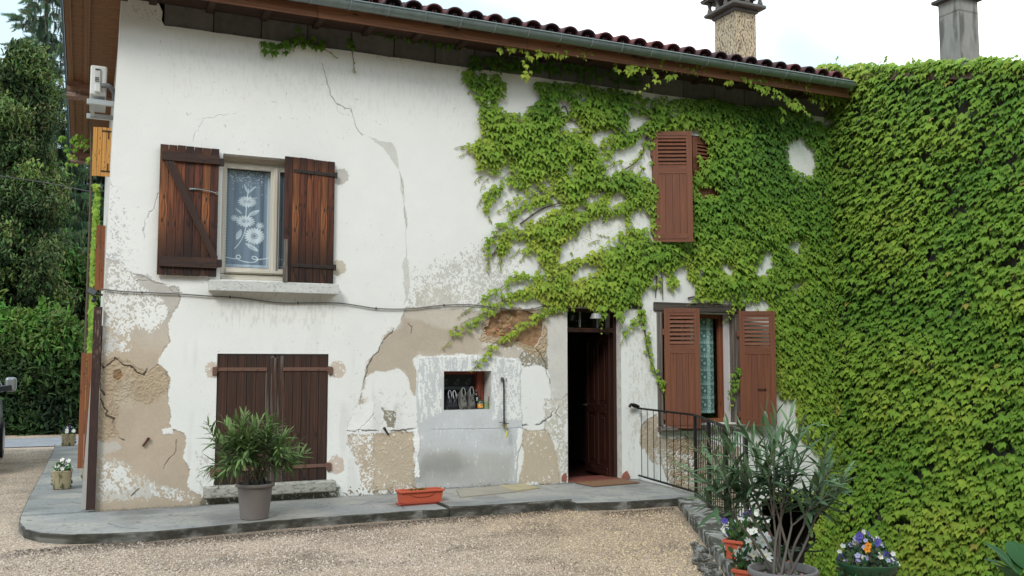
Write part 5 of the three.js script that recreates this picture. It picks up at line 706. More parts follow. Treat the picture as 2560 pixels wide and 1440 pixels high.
{
  const P = (x, y) => { const p = wy(x, y); return [p.x, p.z]; };
  const outer = [[-0.43, -9.4], P(134, 1124), P(100, 1190), P(70, 1245), P(50, 1290), P(48, 1306), P(62, 1322), P(100, 1332), P(160, 1336), P(260, 1334), P(380, 1329), P(700, 1300), P(1000, 1279), [3.70, 1.42]];
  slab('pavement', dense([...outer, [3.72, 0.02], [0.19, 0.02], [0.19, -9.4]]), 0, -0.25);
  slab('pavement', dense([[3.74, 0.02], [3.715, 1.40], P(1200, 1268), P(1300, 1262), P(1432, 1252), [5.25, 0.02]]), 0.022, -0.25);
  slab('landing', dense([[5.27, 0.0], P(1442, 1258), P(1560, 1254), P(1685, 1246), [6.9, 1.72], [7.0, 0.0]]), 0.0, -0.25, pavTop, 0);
  // stone flags let into the paving below the tap
  const fl = [[[1140, 1232], [1250, 1222], [1290, 1236], [1150, 1250]], [[1246, 1221], [1312, 1216], [1350, 1226], [1292, 1235]]];
  fl.forEach((q, i) => { const s = q.map(([x, y]) => P(x, y)), g = new THREE.ExtrudeGeometry(new THREE.Shape(s.map(([x, z]) => new THREE.Vector2(x, -z))), { depth: 0.02, bevelEnabled: true, bevelSize: 0.01, bevelOffset: -0.014, bevelThickness: 0.006, bevelSegments: 1 }).rotateX(-Math.PI / 2).translate(0, 0.016, 0); uvFrom(g, (x) => x * 0.6, (x, y, z) => z * 0.6); struct('paving_stone', g, mat([1, 1, 1], 0.9, { map: texture(256, 256, (u, v) => { const f = 0.8 + 0.4 * fbm(u * 7, v * 7, 651 + i, 5); return (i ? L3(172, 160, 128) : L3(156, 149, 136)).map((c) => c * f); }) })); });
  // lane beyond the yard
  const rg = new THREE.PlaneGeometry(30, 2.4, 1, 1).rotateX(-Math.PI / 2).translate(-9, GY + 0.012, -11.15); uvFrom(rg, (x) => x, (x, y, z) => z);
  const rt = texture(256, 256, (u, v) => { const f = 0.8 + 0.4 * fbm(u * 30, v * 30, 661, 4); return L3(140, 143, 150).map((c) => c * f); }); rt.repeat.set(0.3, 0.3); struct('road', rg, mat([1, 1, 1], 0.9, { map: rt }));
  // cracks: thin filled seams on the paving
}
// ---- retaining wall along the sunken court
{
  const w = thing('retaining_wall', 'low mossy grey retaining wall along the gravel below the railing', 'wall', [5.9, GY, 3.4]);
  const wm = (() => { const t = texture(512, 512, (u, v) => { const f = fbm(u * 14, v * 14, 671, 6), m = sst(0.45, 0.65, fbm(u * 7, v * 7, 672, 4)), l = sst(0.62, 0.72, fbm(u * 30, v * 30, 673, 3)); const c = lerp3(L3(132, 130, 125), L3(70, 69, 60), m); return lerp3(c, L3(190, 188, 182), l * 0.6).map((x) => x * (0.5 + f)); }); t.repeat.set(0.8, 0.8); return mat([1, 1, 1], 1, { map: t, bumpMap: t, bumpScale: 0.03 }); })();
  const A = [[6.42, 1.76], [6.9, 1.72], [5.12, 5.2], [4.95, 5.9], [4.3, 5.75], [4.62, 5.1]];
  const cap = (q, y1, y0, amp) => { let g = new THREE.ExtrudeGeometry(new THREE.Shape(dense(q, 0.06).map(([x, z]) => new THREE.Vector2(x, -z))), { depth: y1 - y0, bevelEnabled: true, bevelSize: 0.02, bevelThickness: 0.02, bevelOffset: -0.02, bevelSegments: 2, steps: 4 }).rotateX(-Math.PI / 2).translate(0, y0 - 0.02, 0); shake(g, amp, 5, 3); return uvFrom(g, (x, y, z) => x + y * 0.7, (x, y, z) => z + y * 0.7); };
  const n = 2; for (let i = 0; i < n; i++) { const t0 = i / n, t1 = (i + 1) / n - 0.006, L = (t) => [mix(6.42, 4.5, t), mix(1.8, 5.36, t)], R = (t) => [mix(6.83, 5.02, t), mix(1.8, 5.36, t)], a = L(t0), b = R(t0), c = R(t1), d = L(t1); partW(w, 'coping_stone', cap([a, b, c, d], 0.01 + 0.02 * hash(i, 1, 6), -0.2, 0.007), wm); }
  const body = [[6.46, 1.82], [6.78, 1.82], [4.98, 5.34], [4.56, 5.34]]; partW(w, 'body', cap(body, -0.17, -2.4, 0.02), wm);
  seed(81); const sg = variants(3, (i) => shake(new THREE.DodecahedronGeometry(0.09, 1), 0.03, 8, i)); for (const [x, y, s] of [[1752, 1378, 1.1], [1762, 1395, 0.9], [1745, 1400, 0.8], [1775, 1420, 1.0], [1758, 1418, 0.7], [1790, 1436, 0.9], [1770, 1440, 0.8], [1738, 1362, 0.6]]) { const p = wy(x, y, -0.05), m = part(w, 'stone', sg[ri(3)], wm, [p.x - 5.9, p.y - GY, p.z - 3.4]); m.scale.set(s * 0.8, s * 0.55, s * 0.7); m.rotation.y = rr(0, 6); }
  // court floor and the dark cellar behind its opening
  struct('court_floor', new THREE.PlaneGeometry(9, 9).rotateX(-Math.PI / 2).translate(8.8, -2.3, 3.2), mat([0.2, 0.19, 0.18], 0.95));
}
// ================================================================ railing
{
  const rm = mat([0.018, 0.016, 0.016], 0.55, { metalness: 0.4 }), A = wz(1592, 1022, 0.04), c = [6.72, 1.76], e = [5.33, 4.47], yT0 = A.y, o = thing('railing', 'thin black iron railing from beside the front door along the retaining wall', 'railing', [6.74, 0, 1.74]);
  const a = [7.0, 0.04], yT = 0.965, yB = 0.05, hT = (x) => yT;
  const P = (q, y) => new THREE.Vector3(q[0], y, q[1]), L = (p, q, t) => [mix(p[0], q[0], t), mix(p[1], q[1], t)];
  partW(o, 'top_rail', [bar(P(a, yT), P(c, yT), 0.022), bar(P(c, yT), P(e, yT), 0.022)], rm); partW(o, 'bottom_rail', [bar(P(a, yB), P(c, yB), 0.02), bar(P(c, yB), P(e, yB), 0.02)], rm);
  const bg = new THREE.CylinderGeometry(0.0048, 0.0048, yT - yB, 6), pg = new THREE.BoxGeometry(0.026, yT + 0.02, 0.026);
  for (let i = 1; i < 9; i++) { const q = L(a, c, (i - 0.45) / 8.5); part(o, 'bar', bg, rm, [q[0] - 6.74, (yT + yB) / 2, q[1] - 1.74]); }
  for (let i = 1; i < 24; i++) { if (i === 8 || i === 16) continue; const q = L(c, e, i / 24); part(o, 'bar', bg, rm, [q[0] - 6.74, (yT + yB) / 2, q[1] - 1.74]); }
  for (const t of [0, 8 / 24, 16 / 24, 1]) { const q = L(c, e, t); part(o, 'post', pg, rm, [q[0] - 6.74, yT / 2, q[1] - 1.74]); }
  partW(o, 'scroll_end', [bar(P(a, yT + 0.02), [a[0] - 0.1, yT + 0.035, a[1] + 0.04], 0.035), tube([[7.02, yT + 0.02, 0.03], [6.93, yT + 0.05, 0.06], [6.86, yT + 0.05, 0.08], [6.84, yT + 0.02, 0.08]], 0.02)], rm);
}
// ================================================================ plants in pots
const soilMat = mat([0.03, 0.022, 0.016], 1);
const soil = (r) => shake(new THREE.CircleGeometry(r, 20).rotateX(-Math.PI / 2), 0.012, 18);
function potLathe(r0, r1, h, rim = 0.03, lip = 0.018) { return lathe([[0.001, 0], [r0, 0], [r0 + 0.006, 0.01], [r1 - 0.01, h - rim - 0.012], [r1 - 0.004, h - rim], [r1 + lip, h - rim + 0.003], [r1 + lip, h - 0.005], [r1 + lip - 0.006, h], [r1 - 0.012, h], [r1 - 0.018, h - 0.05]], 36); }
function lance(w, bend, fold) { // long narrow leaf along +y, six cross sections, gently folded and bent
  const n = 7, P = [], I = []; for (let i = 0; i <= n; i++) { const t = i / n, ww = w * Math.pow(Math.sin(Math.PI * Math.min(1, t * 0.94 + 0.05)), 0.7) * (1 - 0.25 * t), z = -bend * t * t; P.push(-ww, t, z + fold * ww, 0, t, z, ww, t, z + fold * ww); if (i < n) { const k = i * 3; I.push(k, k + 1, k + 3, k + 1, k + 4, k + 3, k + 1, k + 2, k + 4, k + 2, k + 5, k + 4); } }
  const g = new THREE.BufferGeometry(); g.setAttribute('position', new THREE.Float32BufferAttribute(P, 3)); g.setIndex(I); g.computeVertexNormals(); return uvFrom(g, (x) => x + 0.5, (x, y) => y);
}
const lances = [lance(0.085, 0.08, 0.4), lance(0.1, 0.2, 0.35), lance(0.085, 0.32, 0.4), lance(0.095, -0.05, 0.4)];
const oleMat = new THREE.MeshPhysicalMaterial({ color: 0xffffff, roughness: 0.6, transmission: 0.12, thickness: 0, specularIntensity: 0.45, side: THREE.DoubleSide });
function oleander({ name, label, pos, pot, tips, base, len, colour, spread, n, lower, stemMat, stemR, seedN, forks = 9 }) {
  seed(seedN); const o = thing(name, label, 'potted plant', pos), lv = [], V = (a) => new THREE.Vector3(...a);
  pot(o); const mats = variants(6, (i) => { const m = oleMat.clone(); m.color = col(colour(i / 5)); return m; });
  const ord = [...tips].sort((p, q) => p.dot(RT) - q.dot(RT)), fk = forks, grp = variants(fk, () => []); ord.forEach((p, i) => grp[Math.floor(i / ord.length * fk)].push(p));
  for (const gp of grp) { const cen = gp.reduce((s, p) => s.add(p.clone().multiplyScalar(1 / gp.length)), V([0, 0, 0])), r0 = rr(0.15, 1) * spread, an = rr(0, 6.28), root = V([base[0] + r0 * Math.cos(an), base[1], base[2] + r0 * Math.sin(an)]), fork = root.clone().lerp(cen, rr(0.38, 0.55)); fork.y += 0.03;
   const tm = root.clone().lerp(fork, 0.5).add(V([rr(-0.02, 0.02), 0.02, rr(-0.02, 0.02)])); partW(o, 'stem', taper([root, tm, fork], stemR, stemR * 0.7, 7, 8), stemMat);
  for (const tp of gp) {
    const tip = tp.clone(), mid = fork.clone().lerp(tip, 0.5).add(V([rr(-0.04, 0.04), rr(-0.01, 0.05), rr(-0.04, 0.04)]));
    const cv = new THREE.CatmullRomCurve3([root.clone().lerp(fork, 0.6), fork, mid, tip]); partW(o, 'branch', taper([fork, mid, tip], stemR * 0.6, stemR * 0.22, 6, 8), stemMat);
    const L = cv.getLength(), k = Math.round(n * rr(0.75, 1.25));
    for (let i = 0; i < k; i++) { const t = 1 - lower * Math.pow(i / k, 0.85) * rr(0.85, 1), p = cv.getPointAt(clamp(t)), d = cv.getTangentAt(clamp(t)); const az = i * 2.4 + rr(-0.4, 0.4), end = (1 - t) / lower, el = mix(0.35, 1.15, end) + rr(-0.15, 0.2);
      const s = V([1, 0, 0]).cross(d).normalize(), q = d.clone().cross(s), dir = d.clone().multiplyScalar(Math.cos(el)).addScaledVector(s, Math.sin(el) * Math.cos(az)).addScaledVector(q, Math.sin(el) * Math.sin(az)); dir.y -= 0.18 * end; dir.normalize();
      const nn = V([0, 1, 0]).addScaledVector(dir, -dir.y); if (nn.lengthSq() < 0.01) nn.set(1, 0, 0); nn.normalize().applyAxisAngle(dir, rr(-0.5, 0.5)); const xx = new THREE.Vector3().crossVectors(dir, nn), l = len * rr(0.7, 1.2) * (i < 5 ? 0.7 : 1);
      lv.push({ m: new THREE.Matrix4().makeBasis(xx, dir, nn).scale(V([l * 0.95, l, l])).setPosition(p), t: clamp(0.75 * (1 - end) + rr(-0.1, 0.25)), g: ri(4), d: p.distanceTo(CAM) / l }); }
  } }
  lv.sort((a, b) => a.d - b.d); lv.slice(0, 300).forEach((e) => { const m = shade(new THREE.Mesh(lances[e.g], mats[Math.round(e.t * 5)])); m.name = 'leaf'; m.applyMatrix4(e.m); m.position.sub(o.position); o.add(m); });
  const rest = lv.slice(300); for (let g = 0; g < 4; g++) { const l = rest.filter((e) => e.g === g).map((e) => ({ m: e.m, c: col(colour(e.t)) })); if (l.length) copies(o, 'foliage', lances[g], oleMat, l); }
  return o;
}
{ // the bushy one in front of the dark shutters
  const b = wy(636, 1296), base = [b.x, 0.335, b.z], at = (x, y, dz) => wz(x, y, b.z + dz), tips = [];
  seed(4001); for (const [x, y] of [[520, 1050], [545, 1090], [560, 1045], [590, 1040], [612, 1030], [630, 1045], [655, 1040], [680, 1035], [700, 1050], [720, 1075], [745, 1100], [762, 1125], [735, 1130], [700, 1110], [660, 1090], [620, 1085], [585, 1100], [560, 1130], [640, 1120], [690, 1150], [730, 1155], [605, 1140], [565, 1165], [515, 1170], [540, 1185], [655, 1175], [575, 1080], [670, 1070], [640, 1070], [600, 1065], [710, 1090], [620, 1110]]) tips.push(at(x, y + 8, rr(-0.3, 0.4)));
  oleander({ name: 'potted_oleander', label: 'bushy green oleander in a grey-brown plastic pot in front of the closed dark shutters', pos: [b.x, 0, b.z], seedN: 4002, base, len: 0.17, spread: 0.06, n: 30, lower: 0.75, stemR: 0.011, stemMat: mat([0.12, 0.11, 0.07], 0.9), tips,
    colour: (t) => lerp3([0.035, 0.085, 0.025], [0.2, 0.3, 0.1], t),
    pot: (o) => { part(o, 'pot', potLathe(0.135, 0.185, 0.36, 0.035, 0.012), mat(L3(120, 112, 108), 0.6)); part(o, 'soil', soil(0.17), soilMat, [0, 0.325, 0]); } });
}
{ // the tall loose one, close to the camera
  const d = 6.25, b = atDepth(1957, 1428, d), at = (x, y, dd) => atDepth(x, y, d + dd), h = b.y, tips = [];
  seed(4101); for (const [x, y] of [[1700, 1160], [1735, 1110], [1765, 1085], [1790, 1075], [1820, 1060], [1845, 1045], [1880, 1080], [1915, 1020], [1940, 1030], [1965, 1060], [1985, 1085], [2010, 1040], [2040, 1060], [2065, 1110], [2095, 1140], [2120, 1170], [2060, 1170], [2000, 1140], [1930, 1130], [1880, 1130], [1830, 1120], [1790, 1150], [1760, 1190], [1850, 1180], [1960, 1180], [2040, 1200], [2085, 1210], [1735, 1230], [1905, 1060], [1975, 1030], [2110, 1200]]) tips.push(at(x, y + 8, rr(-0.35, 0.35)));
  const o = oleander({ name: 'potted_oleander', label: 'tall leggy grey-green oleander in a grey pot before the iron railing', pos: [b.x, GY, b.z], seedN: 4102, base: [b.x, h - 0.03, b.z], len: 0.185, spread: 0.09, n: 18, lower: 0.72, stemR: 0.0105, forks: 10, stemMat: mat([0.15, 0.135, 0.12], 0.9), tips,
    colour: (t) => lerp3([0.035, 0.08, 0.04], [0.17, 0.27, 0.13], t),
    pot: (o2) => { const ph = h - GY + 0.02; part(o2, 'pot', potLathe(0.17, 0.215, ph, 0.04, 0.014), mat(L3(122, 119, 120), 0.6)); part(o2, 'soil', soil(0.2), soilMat, [0, ph - 0.05, 0]); seed(4103); const pg = variants(2, (i) => shake(new THREE.DodecahedronGeometry(0.016, 0), 0.006, 50, i)); for (let i = 0; i < 24; i++) { const a = rr(0, 6.28), r = rr(0.02, 0.18); part(o2, 'pebble', pg[i & 1], mat(L3(rr(110, 190), rr(100, 170), rr(95, 160)), 0.9), [r * Math.cos(a), ph - 0.045, r * Math.sin(a)]); } } });
  seed(4104); for (const [x, y] of [[2010, 1375], [1905, 1300]]) { const p = at(x, y, 0), q = new THREE.Vector3(b.x, h + 0.08, b.z).lerp(p, 0.3), s = taper([q, q.clone().lerp(p, 0.6).add(new THREE.Vector3(0, 0.03, 0)), p], 0.005, 0.002, 5); partW(o, 'side_shoot', s, mat([0.11, 0.1, 0.09], 0.9)); for (let i = 0; i < 7; i++) { const m = shade(new THREE.Mesh(lances[i & 3], oleMat.clone())); m.material.color = col([0.05, 0.09, 0.06]); m.name = 'side_leaf'; const az = i * 0.9, dir = new THREE.Vector3(Math.cos(az), rr(-0.2, 0.5), Math.sin(az)).normalize(); m.quaternion.setFromUnitVectors(new THREE.Vector3(0, 1, 0), dir); m.scale.setScalar(rr(0.1, 0.15)); m.position.copy(p).sub(o.position); o.add(m); } }
}
// small leaves and flowers for the pots
const roundLeaf = (() => { const g = new THREE.CircleGeometry(0.5, 7); g.scale(0.6, 1, 1).translate(0, 0.45, 0); const p = g.attributes.position; for (let i = 0; i < p.count; i++) p.setZ(i, 0.35 * Math.abs(p.getX(i)) - 0.25 * p.getY(i) ** 2); g.computeVertexNormals(); return g; })();
const smallLeafMat = leafMat([1, 1, 1], 0.2);
function flowerGeo(n, r, cup) { const l = []; for (let i = 0; i < n; i++) { const g = new THREE.CircleGeometry(r * 0.5, 7); g.scale(n > 5 ? 0.5 : 0.85, 1, 1).translate(0, r * 0.5, 0); const p = g.attributes.position; for (let k = 0; k < p.count; k++) p.setZ(k, cup * p.getY(k) * p.getY(k) / r); l.push(g.rotateZ(i / n * 6.283 + 0.2).translate(0, 0, 0.0006 * i)); } const m = merge(l); m.computeVertexNormals(); return m; }
const petal5 = flowerGeo(5, 1, 0.25), daisyG = flowerGeo(8, 1, 0.2), eye = new THREE.SphereGeometry(0.18, 8, 5);
function fillPot(o, area, top, n, sz, tint, flowers, sN) { // foliage heaped over an area(x,z) sampler
  seed(sN); const l = [];
  for (let i = 0; i < n; i++) { const [x, z, e] = area(), y = top(e) * rnd(); l.push({ m: new THREE.Matrix4().compose(new THREE.Vector3(x, y, z).add(o.position), new THREE.Quaternion().setFromEuler(new THREE.Euler(rr(-1.3, 0.6), rr(0, 6.3), rr(-0.7, 0.7))), new THREE.Vector3(1, 1, 1).multiplyScalar(sz * rr(0.6, 1.3))), c: col(tint.map((c) => c * rr(0.5, 1.7))) }); }
  copies(o, 'foliage', roundLeaf, smallLeafMat, l);
  for (const [c, cnt, r, geo, eyeC] of flowers) { const m = new THREE.MeshPhysicalMaterial({ color: col(c), roughness: 0.8, transmission: 0.25, thickness: 0, side: THREE.DoubleSide }), em = mat(eyeC, 0.8); for (let i = 0; i < cnt; i++) { const [x, z, e] = area(), f = part(o, 'flower', geo, m, [x, top(e) * rr(0.75, 1.12) + 0.01, z]); f.scale.setScalar(r * rr(0.8, 1.15)); f.lookAt(o.position.clone().add(f.position).add(new THREE.Vector3(rr(-0.9, 0.5), rr(0.1, 1.1), rr(0.5, 1.2)))); part(f, 'eye', eye, em); } }
}
const W0 = [0.82, 0.82, 0.78], PURP = [0.05, 0.03, 0.28], YEL = [0.7, 0.5, 0.06], ORG = [0.75, 0.28, 0.02], LILAC = [0.45, 0.45, 0.7], BLUE = [0.1, 0.08, 0.4];
const disc = (r) => () => { const a = rr(0, 6.28), q = Math.sqrt(rnd()); return [q * r * Math.cos(a), q * r * Math.sin(a), 1 - q * q]; };
const stoneM = (() => { const t = texture(128, 128, (u, v) => { const f = fbm(u * 14, v * 5, 701, 4), s = sst(0.5, 0.75, fbm(u * 26, v * 4, 702, 3)); return lerp3(L3(164, 152, 122), L3(98, 90, 68), s).map((c) => c * (0.75 + 0.5 * f) * (v < 0.15 ? 0.75 : 1)); }); return mat([1, 1, 1], 0.95, { map: t, bumpMap: t, bumpScale: 0.008 }); })();
function stonePot(pos, w, h, label, flowers, n, sN, turn = 0) {
  const o = thing('flower_pot', label, 'flower pot', pos, 0), g = new THREE.CylinderGeometry(w * 0.72, w * 0.52, h, 4, 6).rotateY(Math.PI / 4 + turn), p = g.attributes.position;
  const sh = mergeGeometries([new THREE.LatheGeometry([[0.001, 0], [0.38, 0], [0.42, 0.05], [0.46, 0.4], [0.5, 0.9], [0.53, 0.93], [0.53, 1], [0.47, 1], [0.46, 0.9]].map((q) => new THREE.Vector2(q[0] * w, q[1] * h)), 28)]); const q = sh.attributes.position;
  for (let i = 0; i < q.count; i++) { const x = q.getX(i), z = q.getZ(i), r = Math.hypot(x, z), a = Math.atan2(z, x), k = 1 / Math.pow(Math.pow(Math.abs(Math.cos(a)), 5) + Math.pow(Math.abs(Math.sin(a)), 5), 0.2), fl = 1 + 0.02 * Math.sin(a * 24); q.setX(i, x * k * fl); q.setZ(i, z * k * fl); } sh.computeVertexNormals();
  part(o, 'pot', sh, stoneM); part(o, 'soil', soil(w * 0.46), soilMat, [0, h * 0.9, 0]);
  fillPot(o, () => { const d = disc(w * 0.5)(); return d; }, (e) => h * 0.92 + w * 0.42 * (0.25 + e), n, 0.05, [0.05, 0.11, 0.03], flowers, sN);
  return o;
}
{
  const p1 = wy(154, 1222), p2 = wy(171, 1114), p3 = wx(206, 1150, 0.02);
  stonePot([p1.x, 0, p1.z], 0.23, 0.235, 'stone pot of white flowers on the left paving, nearest the corner', [[W0, 20, 0.032, petal5, YEL]], 260, 5001);
  stonePot([p2.x, 0, p2.z], 0.25, 0.225, 'farther stone pot of white and dark flowers, standing by the lane', [[W0, 12, 0.036, petal5, YEL], [[0.03, 0.02, 0.09], 14, 0.036, petal5, PURP]], 260, 5002);
  stonePot([0.14, 0, -2.9], 0.2, 0.25, 'stone pot with white flowers half hidden behind the corner of the house', [[W0, 10, 0.035, petal5, YEL]], 160, 5003);
}
// terracotta troughs
const terra = mat([1, 1, 1], 0.75, { map: texture(128, 64, (u, v) => { const f = 0.9 + 0.2 * fbm(u * 10, v * 6, 711, 4); return L3(196, 92, 64).map((c) => c * f); }) });
function trough(o, len, w, h, m) { // hollow tapered box with a rim
  const l = [], T = (x0, x1, y0, y1, z0, z1) => { const g = new THREE.BoxGeometry(1, 1, 1), p = g.attributes.position; for (let i = 0; i < p.count; i++) { const y = p.getY(i) > 0 ? y1 : y0, k = mix(0.86, 1, y / h), x = p.getX(i) > 0 ? x1 : x0, z = p.getZ(i) > 0 ? z1 : z0; p.setXYZ(i, x * mix(0.94, 1, y / h), y, z * k); } g.computeVertexNormals(); return g; };
  const t = 0.008; l.push(T(-len / 2, len / 2, 0, t, -w / 2, w / 2), T(-len / 2, len / 2, t, h, w / 2 - t, w / 2), T(-len / 2, len / 2, t, h, -w / 2, -w / 2 + t), T(-len / 2, -len / 2 + t, t, h, -w / 2 + t, w / 2 - t), T(len / 2 - t, len / 2, t, h, -w / 2 + t, w / 2 - t));
  part(o, 'trough', l, m); const r = 0.022; part(o, 'rim', [rb(len + 0.03, r, 0.02, 0, h - r / 2, w / 2 + 0.007, 0.004), rb(len + 0.03, r, 0.02, 0, h - r / 2, -w / 2 - 0.007, 0.004), rb(0.02, r, w, len / 2 + 0.007, h - r / 2, 0, 0.004), rb(0.02, r, w, -len / 2 - 0.007, h - r / 2, 0, 0.004)], m);
}
{
  const b = wy(1046, 1258), o = thing('window_box', 'orange terracotta coloured flower trough with a little moss, on the pavement under the little window', 'flower trough', [b.x, 0.028, b.z + 0.05], 0.03), W = 0.5;
  trough(o, W, 0.17, 0.135, terra); part(o, 'saucer', [rb(W + 0.02, 0.02, 0.17, 0, -0.018, 0, 0.006), rb(W + 0.03, 0.012, 0.012, 0, -0.006, 0.088, 0.004)], mat(L3(168, 74, 58), 0.7)); part(o, 'soil', shake(new THREE.PlaneGeometry(W - 0.03, 0.14, 16, 5).rotateX(-Math.PI / 2), 0.012, 20), mat(L3(120, 74, 52), 1), [0, 0.108, 0]);
  const gl = tube([[-0.15, 0.09, 0.084], [-0.08, 0.065, 0.0835], [0, 0.058, 0.083], [0.08, 0.065, 0.0835], [0.15, 0.09, 0.084]], 0.003, 5, 20); part(o, 'moulded_garland', gl, mat(L3(150, 64, 46), 0.8));
  seed(5100); const l = []; for (let i = 0; i < 130; i++) l.push({ m: new THREE.Matrix4().compose(new THREE.Vector3(rr(-0.12, 0.06), 0.112 + rr(0, 0.02), rr(-0.05, 0.06)).applyAxisAngle(new THREE.Vector3(0, 1, 0), 0.03).add(o.position), new THREE.Quaternion().setFromEuler(new THREE.Euler(rr(-1, 1), rr(0, 6), 0)), new THREE.Vector3(0.02, 0.02, 0.02)), c: col(lerp3([0.1, 0.12, 0.02], [0.22, 0.16, 0.03], rnd())) }); const im = copies(o, 'moss', roundLeaf, smallLeafMat, l); im.rotation.y = -0.03; im.position.copy(o.position).negate().applyAxisAngle(new THREE.Vector3(0, 1, 0), -0.03);
}
{ // two planted troughs on the retaining wall
  const mk = (x, y, len, w, h, turn, label, fl, n, tint, sN) => { const b = wy(x, y, 0.03), o = thing('flower_trough', label, 'flower trough', [b.x, b.y, b.z], turn); trough(o, len, w, h, terra); part(o, 'soil', bx(len - 0.03, 0.01, w - 0.03, 0, h - 0.03, 0), soilMat);
    o.rotation.y = 0; o.updateMatrix(); fillPot(o, () => { const a = rr(-0.5, 0.5), c = rr(-0.5, 0.5), X = a * len * 1.02, Z = c * w * 1.15; return [X * Math.cos(turn) + Z * Math.sin(turn), -X * Math.sin(turn) + Z * Math.cos(turn), 1 - 2 * Math.max(a * a, c * c)]; }, (e) => h + 0.02 + 0.13 * (0.3 + 0.7 * e), n, 0.05, tint, fl, sN);
    for (const c of o.children) if (['trough', 'rim', 'soil'].includes(c.name)) c.rotation.y = turn; return o; };
  mk(1868, 1388, 0.46, 0.19, 0.15, 0.5, 'terracotta trough of white and violet pansies on the retaining wall, farther of the two', [[W0, 18, 0.036, petal5, YEL], [PURP, 15, 0.036, petal5, [0.02, 0.01, 0.1]]], 620, [0.05, 0.11, 0.03], 5201);
  mk(1905, 1462, 0.5, 0.2, 0.14, 0.5, 'terracotta trough of large white flowers beside the grey oleander pot', [[W0, 13, 0.052, daisyG, [0.7, 0.7, 0.4]]], 620, [0.045, 0.09, 0.03], 5202);
}
{ // pansies in a green bowl
  const p = atDepth(2168, 1412, 6.35), o = thing('pansy_bowl', 'round green bowl heaped with white, blue and orange pansies below the ivy wall', 'flower bowl', [p.x, p.y - 0.13, p.z]);
  part(o, 'bowl', lathe([[0.001, 0], [0.1, 0], [0.15, 0.03], [0.185, 0.1], [0.195, 0.13], [0.2, 0.15], [0.19, 0.155], [0.175, 0.13], [0.16, 0.1]], 36), mat([0.012, 0.06, 0.025], 0.4)); part(o, 'soil', soil(0.18), soilMat, [0, 0.125, 0]);
  fillPot(o, disc(0.19), (e) => 0.14 + 0.15 * (0.15 + e), 1300, 0.035, [0.06, 0.11, 0.05], [[W0, 22, 0.02, petal5, YEL], [LILAC, 20, 0.02, petal5, [0.1, 0.08, 0.3]], [BLUE, 12, 0.026, petal5, [0.03, 0.02, 0.2]]], 5301);
  seed(5302); const om = mat(ORG, 0.8, { side: THREE.DoubleSide }); for (const [x, y] of [[-0.075, 0.28], [-0.085, 0.255]]) { const f = part(o, 'orange_flower', petal5, om, [x, y, 0.09]); f.scale.setScalar(0.024); f.lookAt(CAM); part(f, 'eye', eye, mat([0.1, 0.04, 0.01], 0.8)); }
  // its stand, a red-leaved pot that shows at the bottom edge
  const q = thing('flower_pot', 'terracotta pot with red leaves at the bottom edge, below the green pansy bowl', 'flower pot', [p.x + 0.0, GY, p.z - 0.02]), hh = p.y - 0.13 - GY; part(q, 'pot', potLathe(0.15, 0.2, hh - 0.005, 0.04, 0.012), terra); part(q, 'soil', soil(0.19), soilMat, [0, hh - 0.05, 0]);
  seed(5303); const rl = variants(2, (i) => mat([[0.35, 0.035, 0.02], [0.22, 0.03, 0.02]][i], 0.6, { side: THREE.DoubleSide })); for (let i = 0; i < 26; i++) { const a = rr(0, 6.28), r = rr(0.16, 0.24), m = part(q, 'red_leaf', lances[i & 3], rl[i & 1], [0.75 * r * Math.cos(a), hh - 0.03, 0.75 * r * Math.sin(a)]); m.quaternion.setFromUnitVectors(new THREE.Vector3(0, 1, 0), new THREE.Vector3(Math.cos(a), rr(0.2, 0.7), Math.sin(a)).normalize()); m.scale.set(0.2, 0.1, 0.1); }
}
{ // broad leaf plant at the right edge
  const p = atDepth(2600, 1440, 6.0), o = thing('broad_leaf_plant', 'plant with broad ribbed green leaves at the lower right edge', 'plant', [p.x, GY, p.z]); seed(5401);
  const g = new THREE.PlaneGeometry(1, 1, 10, 10), q = g.attributes.position; for (let i = 0; i < q.count; i++) { let x = q.getX(i), y = q.getY(i) + 0.5; const w = 0.75 * Math.pow(Math.sin(Math.PI * clamp(y * 0.93 + 0.05)), 0.6); q.setXYZ(i, x * w, y, 0.18 * Math.abs(x) * w + 0.012 * Math.cos(x * 60 * 0.35) - 0.3 * y * y); } g.computeVertexNormals();
  const lm = variants(3, (i) => leafMat([0.02 + 0.01 * i, 0.085 + 0.02 * i, 0.03], 0.2)); const H = p.y - GY;
  for (let i = 0; i < 13; i++) { const a = i * 2.4, t = new THREE.Vector3(0.16 * Math.cos(a), H * rr(0.75, 1.12), 0.16 * Math.sin(a)); part(o, 'stem', taper([[0, 0, 0], [t.x * 0.3, t.y * 0.6, t.z * 0.3], t], 0.008, 0.005, 5), mat([0.06, 0.13, 0.04], 0.7)); const m = part(o, 'leaf', g, lm[i % 3], t.toArray()); const dir = new THREE.Vector3(Math.cos(a), rr(0.6, 1.6), Math.sin(a)).normalize(), nn = new THREE.Vector3(0, 1, 0).addScaledVector(dir, -dir.y).normalize(); m.quaternion.setFromRotationMatrix(new THREE.Matrix4().makeBasis(new THREE.Vector3().crossVectors(dir, nn), dir, nn)); m.scale.setScalar(rr(0.17, 0.24)); }
}
